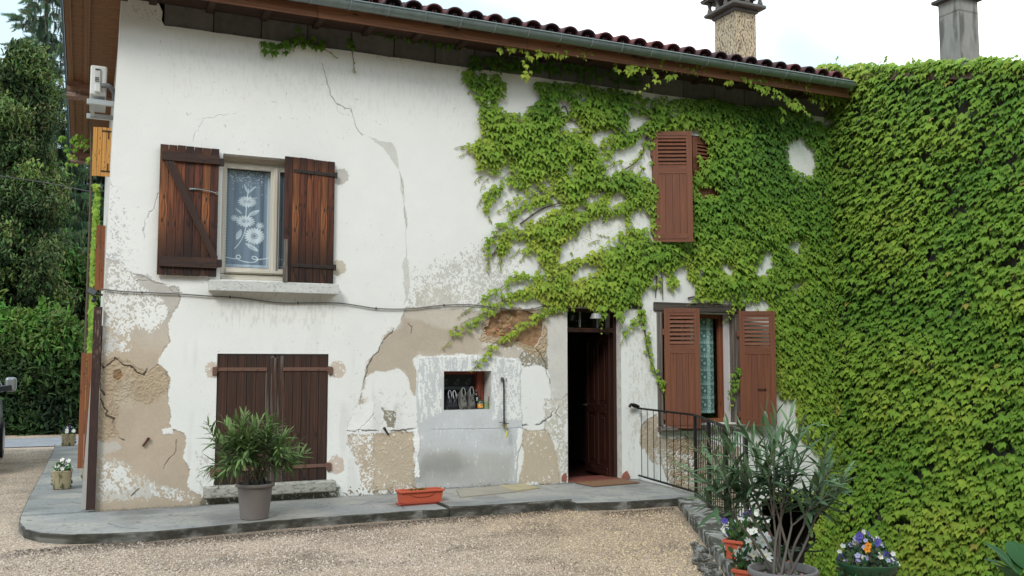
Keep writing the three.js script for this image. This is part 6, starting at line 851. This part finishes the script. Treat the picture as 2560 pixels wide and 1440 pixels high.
// ================================================================ on the sill of the little window
{
  const sy = OP.shoe[1], zf = -0.09;
  function shoe(x, w, len, hgt, label, up, trim, sole, lace) { // stands on its sole, toe towards the viewer, heel up against the frame
    const o = thing('shoe', label, 'shoe', [x, sy, zf], 0, 'shoes on the sill of the little window'); const sec = [[0, 0.34, 0.16, 0.3], [0.08, 0.43, 0.24, 0.36], [0.25, 0.5, 0.34, 0.48], [0.42, 0.47, 0.46, 0.66], [0.6, 0.4, 0.6, 0.86], [0.8, 0.4, 0.75, 1.0], [0.95, 0.36, 0.8, 1.05], [1, 0.25, 0.7, 1.0]];
    const N = 16, P = [], I = []; sec.forEach(([t, hw, , hh], s) => { for (let i = 0; i <= N; i++) { const a = Math.PI * (i / N), open = s >= 3 && s < 7; const yy = Math.pow(Math.sin(a), 0.6) * hh * hgt * (open ? 0.92 : 1); P.push(-Math.cos(a) * hw * w * (1 - 0.15 * Math.pow(Math.sin(a), 2) * (s > 2 ? 1 : 0)), 0.018 + yy * (open && i > N * 0.36 && i < N * 0.64 ? 0.78 : 1), (0.5 - t) * len); } });
    for (let s = 0; s < sec.length - 1; s++) for (let i = 0; i < N; i++) { if (s >= 3 && s < 6 && i >= N * 0.36 && i < N * 0.64) continue; const k = s * (N + 1) + i; I.push(k, k + 1, k + N + 1, k + 1, k + N + 2, k + N + 1); } for (let i = 0; i < N - 1; i++) { I.push(0, i + 2, i + 1); const k = (sec.length - 1) * (N + 1); I.push(k, k + i + 1, k + i + 2); }
    const g = new THREE.BufferGeometry(); g.setAttribute('position', new THREE.Float32BufferAttribute(P, 3)); g.setIndex(I); g.computeVertexNormals(); uvFrom(g, (a) => a, (a, b) => b); part(o, 'upper', g, mat(up, 0.85, { side: THREE.DoubleSide }));
    const ss = new THREE.Shape(); sec.forEach(([t, hw], i) => (i ? ss.lineTo(hw * w * 1.07, (t - 0.5) * len * 1.03) : ss.moveTo(hw * w * 1.07, (t - 0.5) * len * 1.03))); [...sec].reverse().forEach(([t, hw]) => ss.lineTo(-hw * w * 1.07, (t - 0.5) * len * 1.03)); part(o, 'sole', new THREE.ExtrudeGeometry(ss, { depth: 0.016, bevelEnabled: true, bevelSize: 0.004, bevelThickness: 0.003, bevelSegments: 1 }).rotateX(-Math.PI / 2).translate(0, 0.003, 0), mat(sole, 0.8));
    const at = (t, f) => { let s = 0; while (s < sec.length - 2 && sec[s + 1][0] < t) s++; const k = (t - sec[s][0]) / (sec[s + 1][0] - sec[s][0]), hw = mix(sec[s][1], sec[s + 1][1], k), hh = mix(sec[s][3], sec[s + 1][3], k); const a = Math.PI * (0.5 + f * 0.5); return [-Math.cos(a) * hw * w * 0.9, 0.022 + Math.pow(Math.sin(a), 0.6) * hh * hgt, (0.5 - t) * len]; };
    part(o, 'collar', tube([at(0.5, -0.3), at(0.62, -0.42), at(0.8, -0.45), at(0.96, -0.3), at(0.99, 0), at(0.96, 0.3), at(0.8, 0.45), at(0.62, 0.42), at(0.5, 0.3)], 0.006, 6, 30), mat(trim, 0.8));
    part(o, 'tongue', tube([at(0.32, 0), at(0.45, 0), at(0.58, 0).map((v, i) => v + (i === 1 ? 0.008 : 0))], 0.014, 6, 10), mat(up.map((c) => c * 0.8), 0.9)); part(o, 'laces', [0.3, 0.37, 0.44, 0.51].map((t) => tube([at(t, -0.25), at(t + 0.02, 0).map((v, i) => v + (i === 1 ? 0.012 : 0)), at(t, 0.25)], 0.0035, 5, 8)), mat(lace, 0.8)); { const k = 0.92; o.rotation.x = k; o.position.y += Math.sin(k) * len * 0.5 - 0.0; o.position.z += -0.02 + len * 0.5 * (1 - Math.cos(k)) - 0.04; } return o;
  }
  const X = (px) => wz(px, 1000, zf).x;
  shoe(X(1122), 0.088, 0.2, 0.115, 'black shoe of the pair at the left end of the sill, outermost', [0.012, 0.012, 0.018], [0.3, 0.3, 0.33], [0.04, 0.04, 0.045], [0.35, 0.35, 0.4]);
  shoe(X(1133.5), 0.088, 0.2, 0.115, 'black shoe with pale trim, beside the grey laced pair', [0.012, 0.012, 0.018], [0.4, 0.4, 0.43], [0.04, 0.04, 0.045], [0.35, 0.35, 0.4]);
  shoe(X(1155), 0.1, 0.23, 0.135, 'dusty grey laced shoe next to the black pair', [0.13, 0.125, 0.11], [0.24, 0.24, 0.24], [0.16, 0.155, 0.14], [0.3, 0.3, 0.28]);
  shoe(X(1175), 0.1, 0.23, 0.15, 'dusty grey laced shoe next to the glass jar', [0.11, 0.105, 0.1], [0.22, 0.22, 0.23], [0.16, 0.155, 0.14], [0.3, 0.3, 0.28]);
  { const x = X(1198), o = thing('glass_jar', 'small glass jar with an orange label and dark contents on the sill', 'jar', [x, sy, zf + 0.03]); part(o, 'jar', lathe([[0.001, 0], [0.034, 0], [0.038, 0.006], [0.038, 0.09], [0.03, 0.1], [0.03, 0.104], [0.001, 0.104]], 24), new THREE.MeshPhysicalMaterial({ color: col([0.1, 0.1, 0.08]), roughness: 0.1, clearcoat: 1 }));
    const lb = canvasTex(256, 128, (g, w, h) => { g.fillStyle = '#e9a23c'; g.fillRect(0, 0, w, h); g.fillStyle = '#20301c'; g.fillRect(0, 0, w, 34); g.fillStyle = '#d8d8c0'; g.font = 'bold 26px sans-serif'; for (let x = 60; x < 200; x += 22) g.fillRect(x, 8, 15, 18); g.fillStyle = '#d95a2a'; for (const [a, b] of [[60, 70], [120, 92], [180, 66], [220, 96], [20, 96]]) { g.beginPath(); g.ellipse(a, b, 22, 15, 0.4, 0, 6.3); g.fill(); } g.fillStyle = '#f2e2a8'; for (const [a, b] of [[88, 84], [150, 60], [200, 90]]) { g.beginPath(); g.ellipse(a, b, 14, 9, 0, 0, 6.3); g.fill(); } });
    part(o, 'label', new THREE.CylinderGeometry(0.0388, 0.0388, 0.06, 24, 1, true).rotateY(2.0).translate(0, 0.05, 0), mat([1, 1, 1], 0.6, { map: lb })); part(o, 'lid', cyl(0.033, 0.033, 0.014, 0, 0.104, 0, 20), mat([0.03, 0.08, 0.03], 0.4)); }
  { const x = X(1198), o = thing('dark_bottle', 'dark bottle with a pale mark standing behind the glass jar', 'bottle', [x - 0.005, sy, zf - 0.085]); part(o, 'bottle', lathe([[0.001, 0], [0.035, 0], [0.036, 0.15], [0.02, 0.19], [0.013, 0.21], [0.013, 0.24], [0.001, 0.24]], 20), mat([0.008, 0.01, 0.01], 0.2)); part(o, 'mark', new THREE.CylinderGeometry(0.0366, 0.0366, 0.05, 10, 1, true, -0.5, 0.7).translate(0, 0.125, 0), M.white); }
  { const x = X(1214), o = thing('green_mug', 'pale green mug holding brushes at the right end of the sill', 'mug', [x, sy, zf + 0.02]); part(o, 'mug', lathe([[0.001, 0], [0.032, 0], [0.034, 0.005], [0.031, 0.09], [0.028, 0.09], [0.03, 0.01], [0.001, 0.008]], 24), mat(L3(128, 150, 112), 0.4)); part(o, 'handle', new THREE.TorusGeometry(0.024, 0.005, 6, 14, 4).rotateZ(-2).translate(0.032, 0.045, 0), mat(L3(70, 84, 66), 0.4)); }
  { const x = X(1217), o = thing('brush', 'black brush with a grey handle standing in the green mug', 'brush', [x - 0.004, sy + 0.01, zf + 0.02]); part(o, 'bristles', rb(0.03, 0.07, 0.02, 0.02, 0.125, 0, 0.008).rotateZ(-0.12), mat([0.012, 0.012, 0.012], 0.9)); part(o, 'handle', [bar([0, 0.005, 0], [0.014, 0.1, 0], 0.01), rb(0.016, 0.13, 0.012, 0.048, 0.11, 0.0, 0.005).rotateZ(-0.1)], mat([0.35, 0.35, 0.35], 0.6)); }
}
// ================================================================ tap, doormat, lamp, air conditioner
{
  const a = wz(1259, 948, 0.035), b = wz(1260, 1058, 0.035), o = thing('outdoor_tap', 'brass tap with yellow hose stub below a black pipe on the grey wall panel', 'tap', [b.x, b.y, 0.035]), br = mat([0.32, 0.27, 0.16], 0.4, { metalness: 0.7 });
  partW(o, 'pipe', tube([[a.x, a.y, 0.0], [a.x, a.y, 0.03], [a.x, a.y - 0.03, 0.037], [b.x, b.y, 0.037]], 0.011, 8, 30), M.iron); partW(o, 'wall_plate', [rb(0.035, 0.05, 0.03, a.x - 0.012, a.y, 0.015, 0.004), bx(0.01, 0.045, 0.008, a.x + 0.05, a.y - 0.01, 0.004)], mat([0.1, 0.1, 0.1], 0.7));
  part(o, 'valve', [cyl(0.018, 0.018, 0.05, 0, -0.05, 0, 10), new THREE.CylinderGeometry(0.015, 0.015, 0.06, 10).rotateX(Math.PI / 2 - 0.3).translate(0.004, -0.045, 0.035), cyl(0.01, 0.01, 0.03, 0.006, -0.03, 0.05, 8)], br); part(o, 'lever', [rb(0.08, 0.01, 0.014, 0.006, 0.0, 0.05, 0.004), rb(0.1, 0.008, 0.008, -0.02, 0.012, 0, 0.003)], M.iron); part(o, 'spout', tube([[0.004, -0.05, 0.06], [0.012, -0.06, 0.075], [0.014, -0.085, 0.075]], 0.011, 8, 8), br); part(o, 'hose_stub', tube([[0.014, -0.085, 0.075], [0.01, -0.13, 0.072], [0.0, -0.175, 0.065]], 0.0125, 8, 8), mat(L3(206, 204, 96), 0.6));
}
{
  const p = [[1446, 1205], [1568, 1201], [1582, 1210], [1478, 1221]].map(([x, y]) => wy(x, y)), c = p.reduce((s, q) => s.add(q.clone().multiplyScalar(0.25)), new THREE.Vector3()), o = thing('doormat', 'brown bristle doormat on the landing at the front door', 'doormat', [c.x, 0.0, c.z]);
  const t = texture(128, 128, (u, v) => { const f = 0.6 + 0.8 * fbm(u * 40, v * 40, 721, 2); return L3(132, 98, 72).map((k) => k * f); }); const s = new THREE.Shape([[-0.36, -0.2], [0.36, -0.2], [0.36, 0.2], [-0.36, 0.2]].map((q) => new THREE.Vector2(...q))); part(o, 'pile', uvFrom(new THREE.ExtrudeGeometry(s, { depth: 0.012, bevelEnabled: true, bevelSize: 0.004, bevelThickness: 0.004, bevelSegments: 1 }).rotateX(-Math.PI / 2).translate(0, 0.005, 0), (x) => x * 2, (x, y, z) => z * 2), mat([1, 1, 1], 1, { map: t, bumpMap: t, bumpScale: 0.01 })); part(o, 'edging', [bx(0.74, 0.006, 0.42, 0, 0.0035, 0)], mat([0.06, 0.045, 0.035], 0.9)); o.rotation.y = 0.1;
}
{ // air conditioner on its bracket, high on the side wall
  const Z = -0.55, p = (x, y) => wz(x, y, Z), tl = p(227, 161), br2 = p(266, 240), w = br2.x - tl.x, h = tl.y - br2.y, o = thing('air_conditioner', 'white air conditioning unit on a steel bracket high on the left side wall', 'air conditioner', [tl.x, br2.y, Z]), wm = mat(L3(222, 222, 218), 0.5);
  part(o, 'casing', rb(w, h, 0.7, w / 2, h / 2, -0.35, 0.02), wm); part(o, 'service_cover', rb(w * 0.38, h * 0.78, 0.03, w * 0.42, h * 0.5, 0.008, 0.008), mat(L3(205, 206, 204), 0.5)); part(o, 'vent_slot', [0, 1, 2].map((i) => bx(w * 0.24, 0.008, 0.006, w * 0.4, h * 0.56 - i * 0.02, 0.026)), M.iron); part(o, 'handle_recess', bx(w * 0.28, 0.014, 0.006, w * 0.42, h * 0.84, 0.026), M.iron); part(o, 'valve_cover', rb(w * 0.36, h * 0.26, 0.05, w * 0.46, h * 0.2, 0.03, 0.012), wm);
  part(o, 'pipe', tube([[w * 0.7, h * 0.3, 0.04], [w * 1.1, h * 0.3, 0.06], [w * 1.45, h * 0.12, 0.02], [w * 1.5, -0.05, -0.05]], 0.03, 8, 18), mat([0.16, 0.16, 0.17], 0.8)); part(o, 'bracket', [rb(w * 1.75, 0.06, 0.045, w * 0.72, -0.1, 0.05, 0.006), rb(w * 1.75, 0.06, 0.045, w * 0.72, -0.1, -0.65, 0.006), bx(0.045, 0.04, 0.7, w * 0.2, -0.09, -0.3), bx(w * 1.0, 0.035, 0.5, w * 0.5, -0.05, -0.3)], mat(L3(190, 194, 196), 0.4, { metalness: 0.4 }));
}
{ // open pine shutter on the side wall, then the brown ones below
  const mk = (x0, y0, x1, y1, z, m, label, n) => { const a = wz(x0, y0, z), b = wz(x1, y1, z), w = b.x - a.x, h = a.y - b.y, o = sub(house, 'shutter', [b.x - 0.2, b.y, z]); o.userData.label = label; plankShutter(o, n, w, h, 0.03, -1, m); return [o, w, h]; };
  const pine = variants(3, (i) => woodMat(731 + i, L3(222, 168, 92), L3(190, 132, 62), { knots: 4 })), red = variants(2, (i) => woodMat(735 + i, L3(150, 92, 56), L3(118, 68, 42), { knots: 2, wear: 0.1 }));
  const [s, w, h] = mk(233, 316, 275, 442, -2.6, pine, 'pine shutter standing open high on the side wall', 4); for (const y of [h * 0.1, h * 0.92]) part(s, 'strap_hinge', [bx(0.12, 0.018, 0.008, -0.06, 0, 0.02), bx(0.014, h * 0.16, 0.008, -0.035, (y > h / 2 ? -1 : 1) * h * 0.08, 0.02)], M.iron, [0, y, 0]);
  mk(241, 562, 259, 726, -3.2, red, 'orange-brown shutter edge on the side wall', 2); mk(203, 882, 222, 1170, -2.5, red, 'orange-brown shutter at ground level behind the corner', 2);
}
{
  const p = wz(237, 735, -0.15), o = thing('floodlight', 'small black floodlight fixed at the left corner of the house', 'floodlight', [p.x, p.y, p.z]);
  part(o, 'head', rb(0.1, 0.075, 0.06, -0.04, 0.01, 0, 0.008).rotateZ(-0.5), M.iron); part(o, 'lens', rb(0.085, 0.06, 0.006, -0.04, 0.01, 0.032, 0.002).rotateZ(-0.5), mat([0.12, 0.14, 0.14], 0.1)); part(o, 'sensor', [new THREE.SphereGeometry(0.028, 12, 8).translate(-0.01, -0.07, 0.01), bx(0.04, 0.05, 0.05, 0.0, -0.045, 0)], mat([0.02, 0.02, 0.022], 0.3)); part(o, 'arm', bar([0, 0, 0], [0.08, -0.01, 0.02], 0.02), M.iron);
}
// ================================================================ trees, hedge and car at the left
const clump = (n, s, sN, asp = 0.55) => { seed(sN); const l = []; for (let i = 0; i < n; i++) { const g = new THREE.PlaneGeometry(s * asp * 2, s * 2, 2, 2), p = g.attributes.position; for (let k = 0; k < p.count; k++) { const x = p.getX(k) / s, y = p.getY(k) / s; p.setXYZ(k, p.getX(k) * (1 - 0.55 * y * y), p.getY(k), -0.35 * s * x * x * 3 - 0.15 * s * y * y); } g.rotateX(rr(-1.4, -0.2)).rotateY(rr(0, 6.28)).translate(rr(-1, 1) * 1, rr(-1, 1) * 1, rr(-1, 1) * 1); l.push(g); } const m = merge(l); m.computeVertexNormals(); return m; };
const broad = variants(3, (i) => clump(9, 0.42, 6000 + i)), fine = variants(3, (i) => clump(14, 0.26, 6010 + i, 0.5));
const treeLeafMat = leafMat([1, 1, 1], 0.25);
const V3 = (x, y, z) => new THREE.Vector3(x, y, z);
function mass(o, name, pts, geos, sz, tint) { const by = geos.map(() => []); for (const p of pts) { const s = sz * rr(0.7, 1.35); by[ri(geos.length)].push({ m: new THREE.Matrix4().compose(p.p, new THREE.Quaternion().setFromEuler(new THREE.Euler(rr(-0.4, 0.4), rr(0, 6.28), rr(-0.4, 0.4))), V3(s, s, s)), c: col(tint(p)) }); } by.forEach((l, i) => l.length && copies(o, name, geos[i], treeLeafMat, l)); }
{ // slender trunk wrapped from foot to top in creeper
  const b = atDepth(30, 900, 24), o = thing('creeper_clad_tree', 'tall column of a tree wrapped in fresh green creeper at the left edge', 'tree', [b.x, GY, b.z]); seed(6101); const H = 9.9;
  part(o, 'trunk', taper([[0, 0, 0], [0.05, 3, 0.05], [0, 6, 0], [0.05, H - 0.6, 0]], 0.28, 0.07, 9), mat([0.09, 0.07, 0.055], 0.95));
  for (let i = 0; i < 9; i++) { const y = rr(1.5, 7), a = rr(0, 6.28); part(o, 'limb', taper([[0, y, 0], [0.4 * Math.cos(a), y + 0.25, 0.4 * Math.sin(a)], [0.85 * Math.cos(a), y + 0.35, 0.85 * Math.sin(a)]], 0.05, 0.015, 6), mat([0.09, 0.07, 0.055], 0.95)); }
  const pts = [], rad = (y) => 1.0 * Math.pow(Math.min(1, (H - y) / 1.5 + 0.08), 0.5) * (0.72 + 0.3 * sst(7.5, 3, y));
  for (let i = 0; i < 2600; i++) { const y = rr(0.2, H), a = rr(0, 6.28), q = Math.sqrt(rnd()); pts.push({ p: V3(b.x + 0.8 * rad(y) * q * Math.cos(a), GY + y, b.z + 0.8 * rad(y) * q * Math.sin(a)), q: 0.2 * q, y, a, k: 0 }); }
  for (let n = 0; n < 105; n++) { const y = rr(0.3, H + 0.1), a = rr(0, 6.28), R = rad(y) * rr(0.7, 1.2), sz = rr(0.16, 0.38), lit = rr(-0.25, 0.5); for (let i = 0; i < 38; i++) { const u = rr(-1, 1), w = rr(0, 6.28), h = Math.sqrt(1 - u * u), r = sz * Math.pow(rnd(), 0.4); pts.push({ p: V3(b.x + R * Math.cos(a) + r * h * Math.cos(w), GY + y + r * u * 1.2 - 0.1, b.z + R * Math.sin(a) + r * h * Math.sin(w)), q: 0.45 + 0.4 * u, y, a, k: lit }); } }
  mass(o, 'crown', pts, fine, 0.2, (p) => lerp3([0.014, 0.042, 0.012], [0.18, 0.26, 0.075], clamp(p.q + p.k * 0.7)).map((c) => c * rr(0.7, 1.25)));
}
const needle = (() => { seed(6200); const l = []; for (let i = 0; i < 11; i++) { const y = -i * 0.1, w = 0.3 * (1 - i / 13); for (const s of [-1, 1]) { const g = new THREE.BufferGeometry(); g.setAttribute('position', new THREE.Float32BufferAttribute([0, y + 0.06, 0, s * w, y - 0.11 - rr(0, 0.06), rr(-0.06, 0.06), 0, y - 0.05, 0.015], 3)); g.setAttribute('uv', new THREE.Float32BufferAttribute([0, 0, 1, 0, 0, 1], 2)); g.computeVertexNormals(); l.push(g); } } return merge(l); })();
function spruce(label, x, d, H, R, dens, tintA, tintB, sN, first = 0.5) {
  const b = atDepth(x, 900, d), o = thing('spruce_tree', label, 'tree', [b.x, GY, b.z]); seed(sN); const bark = mat([0.07, 0.05, 0.04], 0.95), list = [];
  part(o, 'trunk', taper([[0, 0, 0], [0.05, H * 0.5, 0], [0, H, 0]], 0.3, 0.03, 9), bark); const br = [];
  for (let y = first; y < H - 0.2; y += dens) { const r = R * Math.pow(1 - y / (H + 0.5), 0.75), k = 5 + ri(3); for (let j = 0; j < k; j++) { const a = j / k * 6.28 + rr(-0.5, 0.5), L = r * rr(0.65, 1.1), dx = Math.cos(a), dz = Math.sin(a), P = [V3(0, y, 0), V3(dx * L * 0.4, y + 0.04 * L, dz * L * 0.4), V3(dx * L * 0.78, y - 0.1 * L, dz * L * 0.78), V3(dx * L, y - 0.06 * L, dz * L)], c = new THREE.CatmullRomCurve3(P); br.push(taper(P, 0.03 * L / 2, 0.006, 4, 5));
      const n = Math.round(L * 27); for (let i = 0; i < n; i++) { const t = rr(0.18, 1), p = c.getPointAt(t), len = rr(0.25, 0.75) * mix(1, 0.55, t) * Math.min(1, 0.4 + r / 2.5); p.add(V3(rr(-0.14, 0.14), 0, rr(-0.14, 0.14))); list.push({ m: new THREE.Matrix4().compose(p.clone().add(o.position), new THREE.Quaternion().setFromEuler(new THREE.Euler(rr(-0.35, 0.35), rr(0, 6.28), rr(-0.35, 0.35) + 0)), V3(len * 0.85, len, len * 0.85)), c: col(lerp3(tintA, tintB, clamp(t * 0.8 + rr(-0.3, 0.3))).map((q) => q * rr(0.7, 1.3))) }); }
      for (let i = 0; i < 7; i++) { const t = rr(0.6, 1), p = c.getPointAt(t), e = new THREE.Euler(rr(-0.3, 0.3), -a, Math.PI / 2 * 0.85 + rr(-0.3, 0.3)); list.push({ m: new THREE.Matrix4().compose(p.clone().add(o.position), new THREE.Quaternion().setFromEuler(e), V3(0.4, 0.4, 0.4)), c: col(tintB.map((q) => q * rr(0.7, 1.3))) }); } } }
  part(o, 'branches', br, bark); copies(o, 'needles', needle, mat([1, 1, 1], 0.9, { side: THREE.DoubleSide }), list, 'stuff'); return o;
}
spruce('dark drooping spruce rising behind the creeper clad column at the upper left', 80, 29, 14.5, 3.1, 0.42, [0.018, 0.04, 0.022], [0.06, 0.11, 0.05], 6301, 0.3);
spruce('dark spruce with hanging curtains of needles close to the house corner', 210, 31, 10.6, 3.3, 0.36, [0.014, 0.032, 0.018], [0.045, 0.085, 0.04], 6302, 0.3);
spruce('spruce farther back whose tip shows between the other trees at the left', -60, 36, 14, 3.4, 0.5, [0.016, 0.034, 0.02], [0.05, 0.09, 0.05], 6303, 0.3);
{ // hedge and shrubs
  const hedge = (label, pts0, n, h, dep, geo, sz, A, B, sN, nm = 'hedge', cat = 'hedge') => { seed(sN); const c = new THREE.CatmullRomCurve3(pts0), mid = c.getPointAt(0.5), o = thing(nm, label, cat, [mid.x, GY, mid.z]); const pts = []; for (let i = 0; i < n; i++) { const t = rnd(), q = c.getPointAt(t), L = fbm(t * 9, 1, sN, 3), y = Math.pow(rnd(), rnd() < 0.1 ? 0.3 : 1) * h * (0.72 + 0.56 * L) * (rnd() < 0.06 ? rr(1, 1.2) : 1), out = rr(-1, 1), bul = dep * (0.7 + 0.6 * fbm(t * 8, y * 1.3, sN + 3, 3)) * Math.sqrt(Math.max(0.08, 1 - Math.pow(y / (h * 1.2), 3))); pts.push({ p: V3(q.x + rr(-0.1, 0.1), GY + y, q.z + out * bul), k: y / h, s: fbm(t * 14, y * 2.4, sN + 5, 3) }); }
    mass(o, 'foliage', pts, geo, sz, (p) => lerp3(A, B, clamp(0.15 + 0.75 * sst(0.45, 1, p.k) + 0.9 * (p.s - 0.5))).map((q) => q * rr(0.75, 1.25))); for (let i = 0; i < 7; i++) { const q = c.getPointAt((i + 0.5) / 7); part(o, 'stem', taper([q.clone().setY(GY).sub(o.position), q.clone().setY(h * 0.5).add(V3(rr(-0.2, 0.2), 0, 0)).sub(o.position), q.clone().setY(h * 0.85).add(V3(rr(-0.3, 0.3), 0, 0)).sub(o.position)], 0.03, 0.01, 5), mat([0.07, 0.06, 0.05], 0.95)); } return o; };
  const g = (x, d) => atDepth(x, 900, d).setY(0);
  hedge('broad leaved green hedge along the lane behind the parked car', [g(-260, 22.5), g(0, 22.5), g(160, 22.8), g(330, 24)], 9500, 2.75, 0.8, broad, 0.17, [0.016, 0.04, 0.014], [0.13, 0.25, 0.04], 6401);
  hedge('tall dark leafy shrubs filling the ground below the spruces', [g(-200, 25.5), g(20, 25.5), g(160, 26), g(330, 27)], 8500, 4.6, 1.0, broad, 0.19, [0.014, 0.036, 0.013], [0.09, 0.17, 0.035], 6402, 'shrub', 'shrubs');
  hedge('distant dark thicket at the back behind the spruces', [g(-300, 38), g(0, 38), g(200, 39), g(420, 40)], 7000, 6.6, 1.4, broad, 0.3, [0.008, 0.02, 0.01], [0.03, 0.06, 0.02], 6403, 'thicket', 'trees');
  
  const w = thing('overhead_cable', 'thin dark cable strung from the house corner out to the left', 'cable', [0.1, 4, -1.5]); partW(w, 'wire', tube([wz(236, 481, -1.5), atDepth(120, 458, 13), atDepth(0, 440, 14), atDepth(-400, 395, 18)], 0.008, 5, 20), M.iron);
}
{ // silver car standing at the left edge
  const o = thing('parked_car', 'silver parked car cut off by the left edge, its door mirror sticking out', 'car', [-2.13, GY, -6.6]), paint = new THREE.MeshPhysicalMaterial({ color: col([0.3, 0.31, 0.33]), roughness: 0.35, metalness: 0.5, clearcoat: 0.8 }), dkP = mat([0.02, 0.022, 0.028], 0.5), gl = mat([0.02, 0.025, 0.03], 0.08), rubber = mat([0.012, 0.012, 0.012], 0.85);
  // body as cross sections from nose (+z) to tail
  const S = [[2.0, 0.62, 0.3, 0.72], [1.92, 0.76, 0.26, 0.82], [1.6, 0.84, 0.24, 1.04], [1.1, 0.87, 0.24, 1.16], [0.3, 0.88, 0.24, 1.2], [-0.8, 0.88, 0.24, 1.21], [-1.6, 0.86, 0.26, 1.2], [-2.0, 0.8, 0.3, 1.12], [-2.12, 0.68, 0.36, 1.0]];
  const N = 20, P = [], I = []; for (const [z, hw, y0, y1] of S) for (let i = 0; i <= N; i++) { const a = i / N * Math.PI * 2, c = Math.cos(a), s = Math.sin(a); P.push(Math.sign(c) * Math.pow(Math.abs(c), 0.45) * hw, (y0 + y1) / 2 + Math.sign(s) * Math.pow(Math.abs(s), 0.5) * (y1 - y0) / 2, z); } for (let s = 0; s < S.length - 1; s++) for (let i = 0; i < N; i++) { const k = s * (N + 1) + i; I.push(k, k + N + 1, k + 1, k + 1, k + N + 1, k + N + 2); } for (let i = 1; i < N - 1; i++) { I.push(0, i, i + 1); const k = (S.length - 1) * (N + 1); I.push(k, k + i + 1, k + i); }
  const loft = (pp, ii) => { const g = new THREE.BufferGeometry(); g.setAttribute('position', new THREE.Float32BufferAttribute(pp, 3)); g.setIndex(ii); g.computeVertexNormals(); return uvFrom(g, (x) => x, (x, y) => y); }; part(o, 'body', loft(P, I), paint);
  const cab = (g2) => g2; const hex = (z0, z1, z2, z3, y0, y1, w0, w1) => { const p = [[-w0, y0, z0], [w0, y0, z0], [-w1, y1, z1], [w1, y1, z1], [-w1, y1, z2], [w1, y1, z2], [-w0, y0, z3], [w0, y0, z3]].flat(); return loft(p, [0, 1, 2, 1, 3, 2, 2, 3, 4, 3, 5, 4, 4, 5, 6, 5, 7, 6, 0, 2, 6, 2, 4, 6, 1, 7, 3, 3, 7, 5]).toNonIndexed(); };
  const gh = hex(1.0, 0.25, -1.2, -1.95, 1.15, 1.7, 0.8, 0.6); gh.computeVertexNormals(); part(o, 'window_glass', gh, gl); part(o, 'roof_panel', rb(1.18, 0.05, 1.5, 0, 1.705, -0.48, 0.02), paint); for (const s of [-1, 1]) { part(o, 'roof_pillar', [bar([s * 0.8, 1.17, 1.0], [s * 0.6, 1.7, 0.25], 0.06), bar([s * 0.8, 1.17, -1.93], [s * 0.6, 1.7, -1.2], 0.08), bar([s * 0.81, 1.17, -0.35], [s * 0.61, 1.7, -0.4], 0.06)], paint);
    part(o, 'headlight', rb(0.3, 0.14, 0.12, s * 0.52, 0.68, 1.86, 0.04), mat([0.6, 0.62, 0.65], 0.1)); for (const z of [1.25, -1.3]) { const w = part(o, 'wheel', new THREE.CylinderGeometry(0.32, 0.32, 0.21, 28).rotateZ(Math.PI / 2), rubber, [s * 0.8, 0.32, z]); part(w, 'rim', [new THREE.CylinderGeometry(0.2, 0.21, 0.22, 20).rotateZ(Math.PI / 2)], mat([0.35, 0.36, 0.37], 0.35, { metalness: 0.7 })); }
    const mr = part(o, 'door_mirror', rb(0.17, 0.24, 0.12, s * 1.1, 1.33, 0.66, 0.05), paint); part(mr, 'mirror_arm', bar([s * 0.78, 1.24, 0.62], [s * 1.12, 1.29, 0.7], 0.08), dkP); }
  part(o, 'grille', rb(0.7, 0.14, 0.06, 0, 0.6, 1.97, 0.02), dkP); part(o, 'bumper', rb(1.5, 0.14, 0.12, 0, 0.42, 1.94, 0.05), paint);
}
{ // the row of trees across the yard, behind the viewer: they keep the low sky off the house front
  const bark = mat([0.08, 0.065, 0.05], 0.95);
  const yardTree = (x, z, H, R, sN) => { const o = thing('yard_tree', 'broad leafy tree across the yard behind the viewer', 'tree', [x, GY, z], 0, 'trees across the yard'); seed(sN); part(o, 'trunk', taper([[0, 0, 0], [0.1, H * 0.4, 0], [0, H * 0.8, 0.1]], 0.3, 0.1, 8), bark); const pts = [];
    for (let i = 0; i < 900; i++) { const a = rr(0, 6.28), y = rr(0.08, 1), q = Math.sqrt(rnd()), r = R * (0.55 + 0.6 * fbm(a * 1.1, y * 3, sN, 3)) * Math.sqrt(Math.max(0.05, 1 - Math.pow(Math.abs(y - 0.45) / 0.58, 2.4))) * q; pts.push({ p: V3(x + r * Math.cos(a), GY + y * H, z + r * Math.sin(a)), q }); }
    mass(o, 'crown', pts, broad, 0.62, (p) => lerp3([0.02, 0.045, 0.015], [0.07, 0.13, 0.03], p.q).map((c) => c * rr(0.7, 1.3))); };
  let k = 0; for (let x = -24; x <= 38; x += 5.2) yardTree(x + (k % 2 ? 0.8 : -0.6), 24 + (k * 37 % 5) * 0.5 + Math.pow((x - 5) / 24, 2) * -5, 12.2 + (k * 53 % 7) * 0.35, 3.6, 6500 + k++);
}
renderer.render(scene, camera);
